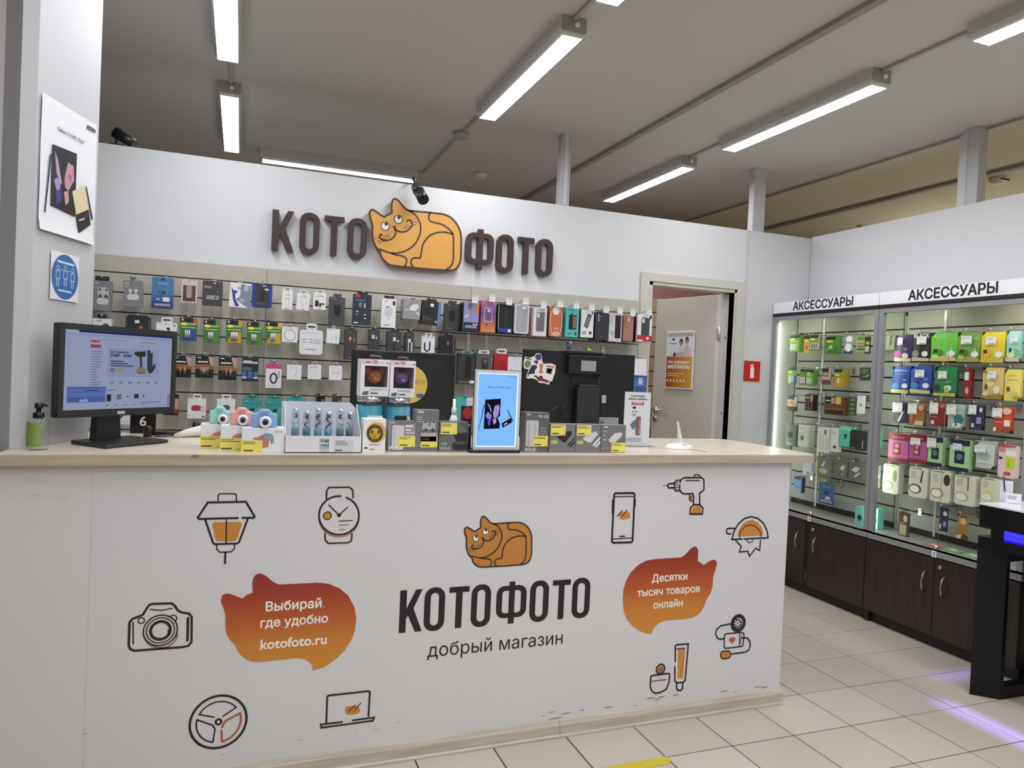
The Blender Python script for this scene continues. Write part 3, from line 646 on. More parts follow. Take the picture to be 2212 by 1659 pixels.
printed('saw_print', P3, [S([(1510, 830), (1530, 750), (1580, 660), (1650, 600), (1720, 583), (1790, 600), (1850, 650), (1890, 730), (1903, 808)], 15), S([(1512, 830), (1620, 825)], 15), S([(1642, 825), (1900, 812)], 15), S([(1592, 815), (1600, 750), (1650, 688), (1710, 669), (1770, 690), (1818, 745), (1826, 800)], 9), S([(1545, 710), (1466, 710), (1452, 725), (1455, 765), (1498, 770)], 14),
        S([(1552, 842), (1612, 905), (1590, 965), (1685, 958), (1700, 1012), (1768, 925), (1812, 950), (1820, 840)], 13), S([(1672, 828), (1680, 855), (1708, 866), (1735, 850), (1742, 826)], 8)],
        [([(1575, 795), (1580, 740), (1620, 668), (1680, 627), (1730, 618), (1790, 642), (1835, 702), (1848, 760), (1845, 788), (1600, 797)], OG)], label='orange and black circular saw icon')
hc = (1457, 428)
printed('blood_pressure_print', P4, [S([(1440, 245), (1330, 266), (1282, 310), (1270, 350), (1284, 395), (1310, 416), (1370, 412)], 15), S([(1370, 372), (1390, 356), (1560, 340), (1586, 352), (1588, 400), (1575, 490), (1550, 500), (1382, 520), (1366, 505)], 13, BK, True), S([(1540, 346), (1535, 496)], 9), S([(1560, 370), (1548, 470)], 9), S([(1566, 405), (1620, 401), (1652, 435), (1660, 490), (1640, 540), (1600, 562), (1445, 583)], 15)]+
        [S([(1514+38*math.cos(a), 240+38*math.sin(a)), (1514-38*math.cos(a), 240-38*math.sin(a))], 9, WHT) for a in (.1, .9, 1.7, 2.4)]+[S(blob(1383, 592, 55, 42), 13, BK, True)],
        [([(hc[0], hc[1]+42), (hc[0]-36, hc[1]), (hc[0]-30, hc[1]-30), (hc[0]-10, hc[1]-34), (hc[0], hc[1]-20), (hc[0]+12, hc[1]-38), (hc[0]+34, hc[1]-30), (hc[0]+36, hc[1]-4)], LB), (blob(1383, 592, 55, 42), OG), (circ(1514, 240, 52), BK)],
        [((1524, 237), (1590, 237), 36, BK, None)], label='black blood pressure gauge icon')
printed('cream_print', P4, [S([(545, 838), (556, 825), (745, 800), (757, 812), (750, 900), (720, 975), (660, 1010), (600, 1022), (560, 1000), (540, 950)], 15, BK, True), S([(556, 888), (720, 868)], 12, LB), S([(820, 668), (820, 492), (835, 480), (965, 468), (958, 560), (930, 880), (905, 900), (840, 905), (815, 885), (815, 722)], 15), S([(830, 526), (925, 516)], 9), S([(835, 910), (835, 965), (850, 990), (880, 990), (900, 970), (905, 905)], 15)],
        [([(850, 520), (932, 512), (905, 850), (895, 858), (850, 855)], OG)], [((655, 750), (700, 750), 16, BK, None), ((655, 752), (686, 752), 0, BK, LB)], label='cream jar and tube icon')
BUB = lambda ax: Mgrad([(0, (150, 48, 32)), (.35, (176, 76, 34)), (.62, (205, 138, 52)), (.8, (222, 168, 70)), (1, (205, 140, 56))] if ax == 'XZ' else [(0, (215, 140, 52)), (.3, (205, 130, 48)), (.5, (190, 96, 38)), (.75, (165, 62, 34)), (1, (140, 40, 34))], ax)
bp = [(968, 962), (975, 932), (1000, 916), (1032, 919), (1076, 936), (1118, 952), (1145, 928), (1190, 909), (1187, 850), (1195, 805), (1215, 781), (1242, 775), (1282, 791), (1330, 833), (1372, 853), (1500, 848), (1640, 840), (1722, 848), (1800, 880), (1862, 932), (1904, 1010), (1918, 1090), (1910, 1170), (1880, 1250), (1832, 1320), (1770, 1380), (1700, 1430), (1612, 1458), (1608, 1425), (1590, 1396), (1555, 1378), (1500, 1370), (1400, 1380), (1240, 1398), (1180, 1394), (1130, 1370), (1090, 1330), (1065, 1278), (1030, 1240), (1006, 1200), (998, 1150), (1000, 1080), (986, 1020), (971, 988)]
o = MB().flat([tuple(P1(p)) for p in bp], Y0-.0002, BUB('Z')).build('speech_bubble_print', ct); o['label'] = 'orange cat-eared speech bubble with white lettering'
def lines(o, *L_):
    for a_ in L_:
        m_ = MB(); line(m_, *a_); m_.build('lettering', o)
def line(mb, body, F, a, b_, bold=.0, m_=WHT, y=Y0-.0006):
    A, B = F(a), F(b_); put_text(mb, body, A[0], B[0], (A[1]+B[1])/2, y, m_, bold)
lines(o, ('Выбирай,', P1, (1280, 1038), (1692, 1014), .022), ('где удобно', P1, (1243, 1155), (1718, 1118), .022), ('kotofoto.ru', P1, (1243, 1307), (1708, 1270), .022))
bp = [(325, 1460), (335, 1370), (360, 1280), (410, 1190), (490, 1110), (580, 1060), (690, 1042), (960, 1025), (1010, 990), (1060, 932), (1100, 906), (1130, 915), (1145, 950), (1142, 1010), (1140, 1062), (1175, 1085), (1202, 1110), (1260, 1068), (1310, 1048), (1340, 1060), (1348, 1096), (1330, 1160), (1308, 1240), (1300, 1340), (1280, 1410), (1236, 1480), (1205, 1560), (1172, 1620)]
bp2 = [(1150, 20), (1120, 90), (1075, 145), (1000, 180), (880, 195), (720, 206), (640, 232), (582, 290), (553, 358), (500, 354), (420, 325), (340, 270), (280, 200), (247, 120), (236, 40)]
o = MB().flat([tuple(P3(p)) for p in bp]+[tuple(P4(p)) for p in bp2], Y0-.0002, BUB('Z')).build('speech_bubble_print', ct); o['label'] = 'smaller orange cat-eared speech bubble with white lettering'
lines(o, ('Десятки', P3, (640, 1290), (1025, 1268), .02), ('тысяч товаров', P3, (480, 1450), (1160, 1398), .02), ('онлайн', P3, (655, 1580), (975, 1552), .02))
o = empty('shop_name_print'); o.parent = ct; o['label'] = 'dark brown shop name and slogan'
z0, z1 = P2((215, 1268))[1], P2((232, 862))[1]
for ch, a, b_ in (('К', 190, 408), ('О', 425, 621), ('Т', 660, 851), ('О', 874, 1060), ('Ф', 1113, 1400), ('О', 1434, 1613), ('Т', 1648, 1819), ('О', 1838, 2008)):
    yy_ = 1060-(a-190)*.085; nm = MB(); letter(nm, ch, P2((a, yy_))[0], P2((b_, yy_))[0], z0-(.003 if ch in 'О' else 0), z1+(.003 if ch in 'О' else .006 if ch == 'Ф' else 0), Y0-.0004, Y0, BK); nm.build('letter', o)
nm = MB(); line(nm, 'добрый магазин', P2, (455, 1498), (1745, 1374), .0, BK)
nm.build('slogan', o)
ck = empty('cat_print', (0, 0, 0)); ck.parent = ct; ck['label'] = 'orange lying cat emblem'
xa, xb = P2((812, 400))[0], P2((1455, 400))[0]; s_ = (xb-xa)/max(p[0] for p in CAT['sil'])
draw_cat(ck, xa, -.0014, P2((1150, 632))[1], s_, .0006, M((196, 132, 56), .45))

# worktop lying on the counter
TOPW = Mwood((204, 192, 174), (222, 212, 196), .28, 0, .9)
EDGE = Mwood((168, 154, 134), (196, 182, 162), .4, 0, .9)
wt = MB()
pts = [(-.66, 2.495), (2.376, 2.495), (2.392, 2.51), (2.408, 2.62), (2.418, 3.05), (2.41, 3.11), (2.385, 3.15), (2.33, 3.168), (-.622, 3.168), tuple(A3+PN*.0015), tuple(A2+PN*.0015-PD*.001), (A1[0], A1[1]-.002), (-.66, 2.598)]
n = len(pts); t_ = .036
cen = np.mean(pts, axis=0); ins = [tuple(np.array(p)+(cen-np.array(p))/np.linalg.norm(cen-np.array(p))*.004) for p in pts]
V = [(p[0], p[1], WT-t_) for p in pts]+[(p[0], p[1], WT-.004) for p in pts]+[(p[0], p[1], WT) for p in ins]
wt.add(V, [tuple(range(n-1, -1, -1))]+[(i, (i+1) % n, n+(i+1) % n, n+i) for i in range(n)], EDGE)
wt.add(V[n:], [(i, (i+1) % n, n+(i+1) % n, n+i) for i in range(n)]+[tuple(range(n, 2*n))], TOPW)
worktop = tag(wt.build('worktop'), 'light wood worktop lying along the white counter', 'worktop')
e = onY(421, 982, 2.494); MB().flat([(e[0]-.012, WT-.010), (e[0], WT-.013), (e[0]+.013, WT-.009), (e[0]+.010, WT-.003), (e[0]-.008, WT-.003)], 2.4945, M((150, 118, 88), .8)).build('chipped_spot', worktop)
# staff desk behind (lower, hidden by the worktop) that carries the monitors
dk = empty('staff_desk', (.9, 3.5, 0)); tag(dk, 'low staff desk behind the counter', 'desk')
DW = Mwood((190, 178, 160), (205, 195, 178), .4)
MB().box(-1.3, 1.35, -.31, .31, .72, .75, DW).build('desk_top', dk)
for x in (-1.28, 1.30): MB().box(x, x+.025, -.29, .29, 0, .72, DW).build('side_panel', dk)
# ================================================================== PRODUCTS
def R(u0, v0, u1, v1, c): return ('r', u0, v0, u1, v1, c)
def RR(u0, v0, u1, v1, c, r=.3): return ('rr', u0, v0, u1, v1, c, r)
def E(u, v, ru, rv, c): return ('e', u, v, ru, rv, c)
def P(pts, c): return ('p', pts, c)
def Tx(body, u0, u1, v, c, bold=0.): return ('t', body, u0, u1, v, c, bold)
def L(u0, u1, v, n, c, dv=.05, th=.018): return ('l', u0, u1, v, n, c, dv, th)
def Rg(u, v, ru, rv, wd, c): return ('g', u, v, ru, rv, wd, c)
def prints(mb, pr, w_, h_, y=0., rough=.35):
    for k, q in enumerate(pr):
        yy = y-.0004-.00015*k; X = lambda u: (u-.5)*w_; Z = lambda v: v*h_
        t = q[0]
        if t == 'r': mb.flat([(X(q[1]), Z(q[2])), (X(q[3]), Z(q[2])), (X(q[3]), Z(q[4])), (X(q[1]), Z(q[4]))], yy, M(q[5], rough))
        elif t == 'rr': mb.flat(rrect(X(q[1]), Z(q[2]), X(q[3]), Z(q[4]), q[6]*min(X(q[3])-X(q[1]), Z(q[4])-Z(q[2])), 3), yy, M(q[5], rough))
        elif t == 'e': mb.flat([(X(q[1])+q[3]*w_*math.cos(a), Z(q[2])+q[4]*h_*math.sin(a)) for a in [k_*math.pi/9 for k_ in range(18)]], yy, M(q[5], rough))
        elif t == 'g': mb.ribbon([(X(q[1])+q[3]*w_*math.cos(a), Z(q[2])+q[4]*h_*math.sin(a)) for a in [k_*math.pi/10 for k_ in range(20)]], q[5]*w_, yy, M(q[6], rough), True)
        elif t == 'p': mb.flat([(X(a), Z(b)) for a, b in q[1]], yy, M(q[2], rough))
        elif t == 't': put_text(mb, q[1], X(q[2]), X(q[3]), Z(q[4]), yy, M(q[5], rough), q[6])
        elif t == 'l':
            for i in range(q[4]):
                u1 = q[1]+(q[2]-q[1])*random.uniform(.55, 1)
                z = Z(q[3]-i*q[6]); mb.flat([(X(q[1]), z), (X(u1), z), (X(u1), z+q[7]*h_), (X(q[1]), z+q[7]*h_)], yy, M(q[5], rough))
def lab16(t): return ' '.join(t.split()[:16])
HOOKM = M((190, 190, 188), .25, .9)
def dims(px, plane, v):
    x0, y0, x1, y1 = px; cx, cy = (x0+x1)/2, (y0+y1)/2
    f = (lambda a, b: onY(a, b, v)) if plane == 'y' else (lambda a, b: onX(a, b, v))
    k = 0 if plane == 'y' else 1
    a, b = f(x0, cy), f(x1, cy); t, o = f(cx, y0), f(cx, y1)
    c = f(cx, cy)
    w_ = abs(b[k]-a[k]); h_ = t[2]-o[2]; mid = (a[k]+b[k])/2
    base = (mid, v, (t[2]+o[2])/2-h_/2) if plane == 'y' else (v, mid, (t[2]+o[2])/2-h_/2)
    return w_, h_, base
def pack(name, label, cat, px, col, pr=(), d=.02, plane='y', v=4.10, shape='box', tab=None, tabcol=None, price=None, hook=True, stack=0, stackcol=None, group=None, rough=.4, tilt=0., blister=None, hooklen=None, short=None, wall=None):
    """a shop package whose front face fills the photo rectangle px on the plane at distance v; parts: print, hang_tab, blister, price_tag"""
    w_, h_, base = dims(px, plane, v); rz = 0 if plane == 'y' else -math.pi/2
    mb = MB(); m = M(col, rough)
    if shape == 'box': mb.box(-w_/2, w_/2, 0, d, 0, h_, m)
    elif shape == 'card': mb.prism(rrect(-w_/2, 0, w_/2, h_, .07*w_, 3), 0, min(d, .004), m)
    elif shape == 'round': mb.prism(rrect(-w_/2, 0, w_/2, h_, .13*w_, 4), 0, d, m)
    elif shape == 'pouch':
        n = 6; vs = []; fs = []
        for i in range(n+1):
            for j in range(n+1):
                u, t = i/n, j/n; bulge = d*.5*(math.sin(math.pi*u)*math.sin(math.pi*t))**.6 if 0 < i < n and 0 < j < n else 0
                vs.append(((u-.5)*w_*(1-.02*math.sin(math.pi*t*2)), d*.5-bulge, t*h_))
        for i in range(n):
            for j in range(n): fs.append((i*(n+1)+j, (i+1)*(n+1)+j, (i+1)*(n+1)+j+1, i*(n+1)+j+1))
        mb.add(vs, fs, m, True); mb.box(-w_/2, w_/2, d*.5, d*.5+.002, 0, h_, m)
    o = mb.build(name, None, base, rz); tag(o, label, cat, group)
    if tilt: o.rotation_euler.y = tilt
    if pr:
        pm = MB(); prints(pm, pr, w_, h_, 0., rough); pm.build('print', o)
    if tab:
        tw, th = tab[0]*w_, tab[1]; tc_ = M(tabcol or col, rough)
        t = MB().prism(rrect(-tw/2, h_-.001, tw/2, h_+th, .3*th, 3), .001, .003, tc_)
        t.ribbon([(-tw*.28, h_+th*.5), (tw*.28, h_+th*.5)], th*.28, .0004, M((60, 58, 56)))
        t.build('hang_tab', o)
    else: th = 0
    if blister:
        u0, v0, u1, v1, bc = blister
        MB().prism(rrect((u0-.5)*w_, v0*h_, (u1-.5)*w_, v1*h_, .15*(u1-u0)*w_, 3), -.007, .0, M(bc, .12, spec=.6)).build('blister', o)
    if price:
        u0, v0, u1, v1 = price
        t = MB(); prints(t, [R(u0, v0, u1, v1, (238, 238, 236)), L(u0+.03, u1-.05, v1-.06, 2, (150, 148, 150), .04, .012), R(u0+(u1-u0)*.3, v0+.02, u1-.05, v0+.04, (90, 86, 90))], w_, h_, -.009); t.build('price_tag', o)
    W_ = wall if wall is not None else (YS if plane == 'y' else 3.8195)
    for k in range(stack):
        c = o.copy(); COL.objects.link(c); dd = (d+.003)*(k+1)
        if shape == 'card': dd = .006*(k+1)
        c.location = (base[0]+random.uniform(-.002, .002), base[1]+dd, base[2]+random.uniform(-.003, .001)) if plane == 'y' else (base[0]+dd, base[1]+random.uniform(-.002, .002), base[2]+random.uniform(-.003, .001))
        if c.location[1 if plane == 'y' else 0] > W_-.012: bpy.data.objects.remove(c); break
        c['label'] = lab16('pack behind the '+(short or label)); c['group'] = lab16('packs behind the '+(short or label))
        if stackcol:
            c.data = c.data.copy(); c.data.materials.clear(); c.data.materials.append(M(stackcol, rough))
    if hook:
        D = W_-v-.0005
        zt = h_+th*.55-.004 if th else h_+.006
        hk = MB().tube([(0, D, 0), (0, -.012, 0), (0, -.02, .008)], .0022, HOOKM, 6).ball((0, -.02, .009), .0042, M((225, 225, 222), .2, .3), 8)
        if th == 0 and not tab: pass
        h = hk.build('display_hook', None, (base[0], base[1], base[2]+zt) if plane == 'y' else (base[0], base[1], base[2]+zt), rz)
        MB().box(-.012, .012, D-.004, D, -.03, .012, HOOKM).build('bracket', h)
        tag(h, lab16('metal hook carrying the '+(short or label)), 'hook', 'hooks on the slat wall' if plane == 'y' else 'hooks in the glass cabinets')
    return o
GR, DG, WH, BL, YE = (128, 129, 131), (66, 67, 68), (232, 232, 233), (24, 24, 26), (240, 225, 70)
LG, TEAL, NAVY, RED = (205, 206, 208), (72, 178, 172), (38, 44, 62), (190, 42, 44)
grp = 'packs on the slat wall behind the counter'
V1 = 4.09
kw = dict(group=grp, v=V1)
# ---- top row
buds = lambda c: [Tx('TFN', .06, .3, .86, (225, 225, 226), .02), L(.06, .36, .80, 2, (190, 190, 192), .06), E(.36, .62, .1, .055, (215, 215, 216)), E(.66, .62, .1, .055, (215, 215, 216)), R(.33, .48, .4, .6, c), R(.62, .48, .69, .6, c), RR(.2, .26, .82, .48, (204, 205, 207), .4)]
pack('earbuds_box', 'grey earbuds box at the left end of the top row, beside the pillar', 'box', (199, 606, 240, 671), GR, [Tx('TFN', .1, .36, .88, (225, 225, 226), .02), L(.1, .45, .8, 2, (190, 190, 192), .06), RR(.3, .44, .86, .78, (190, 191, 193), .3), E(.4, .7, .06, .03, (30, 30, 32)), E(.75, .7, .06, .03, (30, 30, 32)), P([(.34, .44), (.42, .58), (.54, .46)], (70, 70, 72)), P([(.82, .44), (.74, .58), (.62, .46)], (70, 70, 72)), RR(.24, .2, .88, .42, (205, 203, 205), .4)], d=.045, tab=(.75, .022), tabcol=BL, short='grey earbuds box beside the pillar', **kw)
pack('earbuds_box', 'grey box with white earbuds on it, second in the top row', 'box', (267, 606, 309, 663), GR, buds((205, 206, 208)), d=.03, tab=(.4, .022), tabcol=(150, 150, 152), short='grey box with white earbuds', tilt=-.03, **kw)
pack('memory_card_pack', 'blue memory card pack in the top row of the slat wall', 'pack', (328, 599, 375, 666), (70, 122, 168), [R(0, 0, 1, .22, (48, 62, 118)), R(0, .22, 1, .42, (58, 92, 142)), Tx('EVO Plus', .3, .72, .77, WH), Tx('128', .32, .62, .46, (28, 44, 72), .03), RR(.5, .22, .82, .36, WH, .2), R(.22, .27, .36, .31, (220, 228, 240)), Tx('SAMSUNG', .14, .86, .08, WH, .02), E(.5, .93, .12, .02, (30, 40, 60))], shape='card', stack=1, short='blue memory card pack', **kw)
pack('usb_stick_pack', 'clear blister with a silver USB stick on brown card', 'pack', (392, 605, 426, 654), (212, 196, 192), [R(.1, .06, .9, .8, (92, 66, 50)), R(.1, .76, .9, .82, (222, 190, 180)), RR(.4, .28, .58, .7, (150, 148, 146), .3), E(.49, .32, .07, .045, (30, 28, 28)), R(.4, .62, .58, .68, (232, 230, 228))], shape='card', blister=(.32, .2, .66, .74, (170, 160, 152)), short='blister with the silver USB stick', **kw)
pack('usb_stick_pack', 'dark grey card with a steel USB stick in the top row', 'pack', (437, 607, 481, 661), (64, 62, 62), [R(.08, .7, .44, .8, (150, 132, 84)), RR(.2, .26, .82, .42, (150, 150, 150), .3), E(.66, .34, .05, .04, (20, 20, 20)), R(.55, .9, .65, .94, WH), E(.75, .58, .08, .03, (100, 100, 100))], shape='card', short='dark grey USB stick card', **kw)
pack('headphone_pack', 'white pack with a dark blue bird-like mark in the top row', 'pack', (495, 611, 540, 664), WH, [P([(.06, .83), (.16, .68), (.4, .66), (.26, .52), (.3, .3), (.5, .06), (.32, .02), (.18, .3), (.12, .55)], (38, 58, 150)), P([(.55, .98), (1, .9), (1, .02), (.92, 0), (.3, .32), (.5, .45)], (126, 138, 156)), E(.78, .8, .12, .14, (176, 184, 194)), E(.6, .3, .13, .08, (170, 174, 180)), Tx('SX', .36, .56, .74, (70, 70, 80))], shape='card', short='white pack with the dark blue mark', tilt=.03, **kw)
pack('usb_stick_pack', 'black pack with blue edges in the top row', 'pack', (544, 613, 588, 665), (36, 56, 150), [R(.17, .02, .85, .99, (50, 50, 54)), RR(.42, .3, .62, .72, (26, 26, 28), .2), E(.72, .77, .11, .045, (205, 205, 210)), R(.5, .9, .68, .93, (225, 225, 225)), R(.24, .16, .7, .18, (120, 120, 124))], shape='round', d=.012, short='black pack with blue edges', **kw)
cable = lambda: [Tx('Cable', .3, .7, .74, (120, 120, 124)), E(.38, .56, .06, .02, (70, 70, 74)), E(.62, .56, .06, .02, (70, 70, 74)), R(.365, .2, .395, .55, (200, 200, 204)), R(.605, .2, .635, .55, (200, 200, 204)), R(.3, .05, .7, .075, (90, 90, 94))]
pack('cable_box', 'slim white cable box, first of three white boxes in the top row', 'box', (609, 627, 632, 669), WH, cable(), d=.03, tab=(.8, .012), short='first slim white cable box', **kw)
pack('cable_box', 'white cable box between two others in the top row', 'box', (640, 633, 668, 670), WH, [Tx('Cable', .4, .7, .8, (120, 120, 124)), R(.2, .75, .85, .765, (160, 160, 166)), R(.36, .22, .42, .62, (214, 214, 218)), R(.5, .22, .58, .44, (214, 214, 218)), R(.7, .3, .8, .5, (214, 214, 218)), R(.38, .06, .64, .085, (80, 80, 84))], d=.03, tab=(.6, .014), short='middle white cable box', tilt=.04, **kw)
pack('charger_box', 'white charger box with black plugs printed on it', 'box', (677, 632, 704, 669), WH, [R(.3, .8, .8, .82, (140, 140, 146)), R(.22, .76, .86, .775, (150, 150, 156)), R(.14, .18, .42, .52, BL), R(.18, .52, .21, .62, BL), R(.34, .52, .37, .62, BL), R(.48, .18, .64, .4, BL), E(.78, .34, .1, .06, BL), R(.36, .06, .62, .085, (80, 80, 84))], d=.03, tab=(.62, .014), short='white charger box with black plugs', **kw)
dark = [R(.2, .93, .35, .945, (190, 190, 192)), P([(.28, .66), (.34, .74), (.68, .74), (.74, .66), (.72, .48), (.62, .34), (.42, .34), (.3, .5)], (10, 10, 11)), R(.72, .88, .8, .9, (205, 205, 205)), Tx('Charger', .2, .6, .08, (130, 130, 132))]
pack('charger_box', 'tall dark grey charger box right of the white boxes', 'box', (711, 642, 745, 704), DG, dark, d=.035, tab=(.55, .02), tabcol=(90, 90, 90), short='tall dark grey charger box', **kw)
pack('cable_box', 'navy cable box with a small red corner in the top row', 'box', (762, 636, 802, 702), NAVY, [R(.14, .9, .38, 1, (190, 50, 78)), R(.16, .8, .66, .815, (180, 186, 200)), RR(.32, .58, .48, .74, (120, 124, 134), .2), RR(.6, .56, .68, .72, (190, 194, 200), .3), R(.18, .42, .3, .45, WH), R(.18, .33, .28, .35, WH), E(.66, .34, .05, .02, WH), E(.68, .22, .05, .02, WH), R(.06, .05, .3, .085, WH), R(.4, .05, .62, .065, (120, 124, 134))], d=.02, tab=(.6, .014), tabcol=(40, 40, 44), short='navy cable box', **kw)
pack('charger_box', 'white charger box with a pale plug picture in the top row', 'box', (824, 645, 855, 708), WH, [R(.2, .9, .36, .915, (120, 120, 124)), R(.76, .78, .94, .92, (40, 42, 48)), RR(.24, .4, .76, .72, (206, 206, 210), .3), P([(.28, .72), (.5, .74), (.4, .68)], (50, 50, 54)), R(.4, .3, .6, .4, (214, 214, 218)), R(.2, .08, .58, .1, (110, 110, 114))], d=.04, tab=(.7, .016), tabcol=BL, short='white charger box with the pale plug', **kw)
pack('adapter_box', 'silver grey box with a white power adapter picture', 'box', (871, 647, 911, 690), (150, 151, 153), [P([(.32, .55), (.5, .75), (.8, .78), (.84, .66), (.66, .42), (.36, .46)], (225, 225, 226)), R(.1, .4, .3, .52, (186, 196, 96)), P([(.68, .34), (.86, .22), (.9, .28), (.74, .4)], (225, 225, 226)), R(.08, .82, .24, .84, (220, 220, 220)), R(.08, .74, .2, .76, (220, 220, 220))], d=.075, tab=(.5, .01), tabcol=(180, 180, 182), short='silver grey adapter box', **kw)
pack('earphone_box', 'black box with a bright blue side in the top row', 'box', (907, 650, 950, 702), (30, 31, 34), [R(.88, 0, 1, 1, (92, 130, 205)), RR(.46, .76, .64, .9, WH, .3), E(.42, .58, .28, .12, (14, 14, 16)), R(.12, .3, .5, .315, (120, 120, 126)), R(.12, .22, .62, .235, (120, 120, 126)), R(.76, .12, .84, .2, (200, 200, 205))], d=.03, tab=(.5, .014), tabcol=(40, 40, 42), short='black box with the bright blue side', tilt=.05, **kw)
pack('charger_box', 'dark grey charger box just left of the phone cases', 'box', (961, 656, 991, 715), (58, 59, 59), dark, d=.035, tab=(.6, .018), tabcol=(70, 70, 70), short='dark grey charger box left of the phone cases', **kw)
# ---- second row
pack('accessory_box', 'white box half hidden behind the counter monitor, by the pillar', 'box', (200, 688, 240, 730), WH, [R(.2, .86, .5, .89, (130, 130, 132)), E(.7, .6, .2, .16, (80, 80, 72))], d=.04, tab=(.5, .02), tabcol=BL, short='white box half hidden by the pillar', **kw)
pack('microphone_box', 'black box with a small red shape, above the counter monitor', 'box', (271, 684, 323, 738), (34, 36, 38), [R(.38, .74, .56, .86, WH), E(.64, .56, .07, .1, (196, 86, 72)), R(.62, .38, .66, .5, (196, 86, 72)), R(.94, .1, 1, .9, (60, 74, 76))], d=.05, tab=(.8, .008), tabcol=BL, short='black box with the small red shape', **kw)
pack('earphone_box', 'white box with a black earphone, right of the counter monitor top', 'box', (337, 697, 382, 741), WH, [E(.58, .7, .08, .07, BL), R(.6, .55, .66, .66, BL), E(.72, .46, .06, .05, BL), E(.88, .86, .04, .04, (60, 60, 62)), R(.0, .92, 1, .94, (205, 205, 206))], d=.03, tab=(.54, .028), short='white box with the black earphone', **kw)
def battery(c2, c3): return [R(0, .82, .75, 1, BL), R(.75, .78, 1, 1, c2), E(.25, .74, .2, .07, YE), R(.45, .7, .95, .78, (150, 190, 110)), R(.1, .58, .9, .61, (222, 232, 200)), P([(.05, .02), (.95, .02), (.95, .5), (.4, .5)], c3), E(.15, .92, .06, .05, (220, 220, 220))]
GB = (62, 118, 44)
for (px, c2, c3, lb) in (((388, 687, 426, 737), (196, 92, 66), (44, 74, 148), 'green and blue battery blister beside the counter monitor'), ((439, 692, 474, 741), (86, 150, 60), (78, 136, 52), 'green battery blister, first of the plain green ones'),
                         ((488, 692, 523, 742), (214, 150, 74), (196, 158, 46), 'green and yellow battery blister with four wide cells'), ((533, 697, 567, 745), (96, 160, 70), (70, 126, 48), 'green battery blister left of the panel seam'), ((574, 696, 608, 743), (214, 170, 84), (206, 164, 38), 'green and golden yellow battery blister right of the panel seam')):
    n_ = 4 if 'wide' in lb else 3
    o = pack('battery_pack', lb, 'batteries', px, GB, battery(c2, c3), shape='card', tab=(.5, .008), tabcol=(90, 92, 88), short=lb, **kw)
    w_, h_, _b = dims(px, 'y', V1)
    for k in range(n_): MB().tube([((-.16+.11*k)*w_, -.005, .14*h_), ((-.16+.11*k)*w_, -.005, .48*h_)], .0042, M((206, 204, 206), .25, .3), 8).build('battery', o)
wh = lambda *a: list(a)
pack('cable_box', 'square white box with a thin grey ring on it', 'box', (609, 706, 643, 739), WH, [Rg(.52, .45, .36, .36, .035, (128, 128, 130)), R(.08, .84, .3, .87, (190, 190, 192)), R(0, .95, 1, 1, (246, 246, 246))], d=.02, tab=(.4, .012), tabcol=(170, 170, 172), short='square white box with the ring', **kw)
pack('cable_case', 'large rounded white cable case with a hang tab', 'case', (647, 713, 697, 766), (226, 227, 230), [R(.05, .86, .95, .9, (205, 206, 212)), E(.22, .62, .13, .04, (200, 200, 206)), E(.22, .5, .14, .035, (206, 206, 210)), E(.48, .63, .06, .015, (110, 110, 114)), E(.48, .5, .06, .015, (110, 110, 114)), R(.58, .46, .92, .66, (204, 204, 208)), R(.26, .2, .72, .225, (140, 140, 146))], shape='round', d=.02, tab=(.46, .036), short='large rounded white cable case', **kw)
pack('cable_box', 'small white cable box beside the large rounded case', 'box', (705, 710, 733, 742), WH, [R(.12, .88, .34, .91, (130, 130, 134)), R(.38, .1, .41, .5, (180, 180, 184)), R(.66, .3, .84, .56, (214, 214, 216)), R(.74, .1, .77, .3, (186, 186, 190))], d=.02, tab=(.3, .014), tabcol=(200, 200, 200), short='small white cable box', tilt=.03, **kw)
pack('cable_box', 'tall dark box with a small orange print, left of the office monitor', 'box', (745, 712, 771, 777), (62, 60, 62), [R(.3, .9, .5, .915, (170, 170, 172)), R(.34, .66, .5, .76, (232, 170, 130)), R(.36, .58, .46, .66, (206, 84, 60)), R(.74, .6, .8, .72, (225, 130, 100)), R(.3, .06, .66, .08, (150, 150, 150))], d=.045, tab=(.5, .012), tabcol=(60, 60, 60), short='tall dark box with the orange print', **kw)
for px, pr, lb in (((797, 712, 820, 764), [RR(.26, .62, .5, .78, (205, 205, 206), .2), E(.68, .66, .09, .04, (215, 215, 216)), R(.34, .2, .4, .6, BL)], 'dark cable box with two white plugs, above the office monitor'),
                   ((836, 716, 867, 772), [RR(.4, .62, .6, .78, (205, 205, 206), .2), RR(.7, .6, .82, .68, (205, 205, 206), .2), R(.44, .1, .54, .6, BL)], 'wider dark cable box behind the office monitor top edge'),
                   ((875, 718, 894, 772), [RR(.3, .6, .62, .74, (225, 225, 226), .2), R(.34, .1, .44, .6, (215, 215, 215)), RR(.68, .2, .84, .62, (205, 205, 205), .4)], 'narrow dark cable box with a white cable')):
    pack('cable_box', lb, 'box', px, (60, 61, 62), pr+[R(.3, .88, .56, .9, (150, 150, 152))], d=.04, tab=(.6, .012), tabcol=(50, 50, 50), short=lb, **kw)
pack('cable_box', 'white box with a curved black cable above the office monitor', 'box', (911, 726, 939, 763), WH, [Rg(.42, .3, .2, .18, .11, BL), R(.18, .3, .66, .6, WH), R(.17, .3, .28, .62, BL), R(.56, .3, .67, .7, BL), R(0, .93, 1, .96, (170, 170, 172))], d=.03, tab=(.55, .016), short='white box with the curved black cable', **kw)
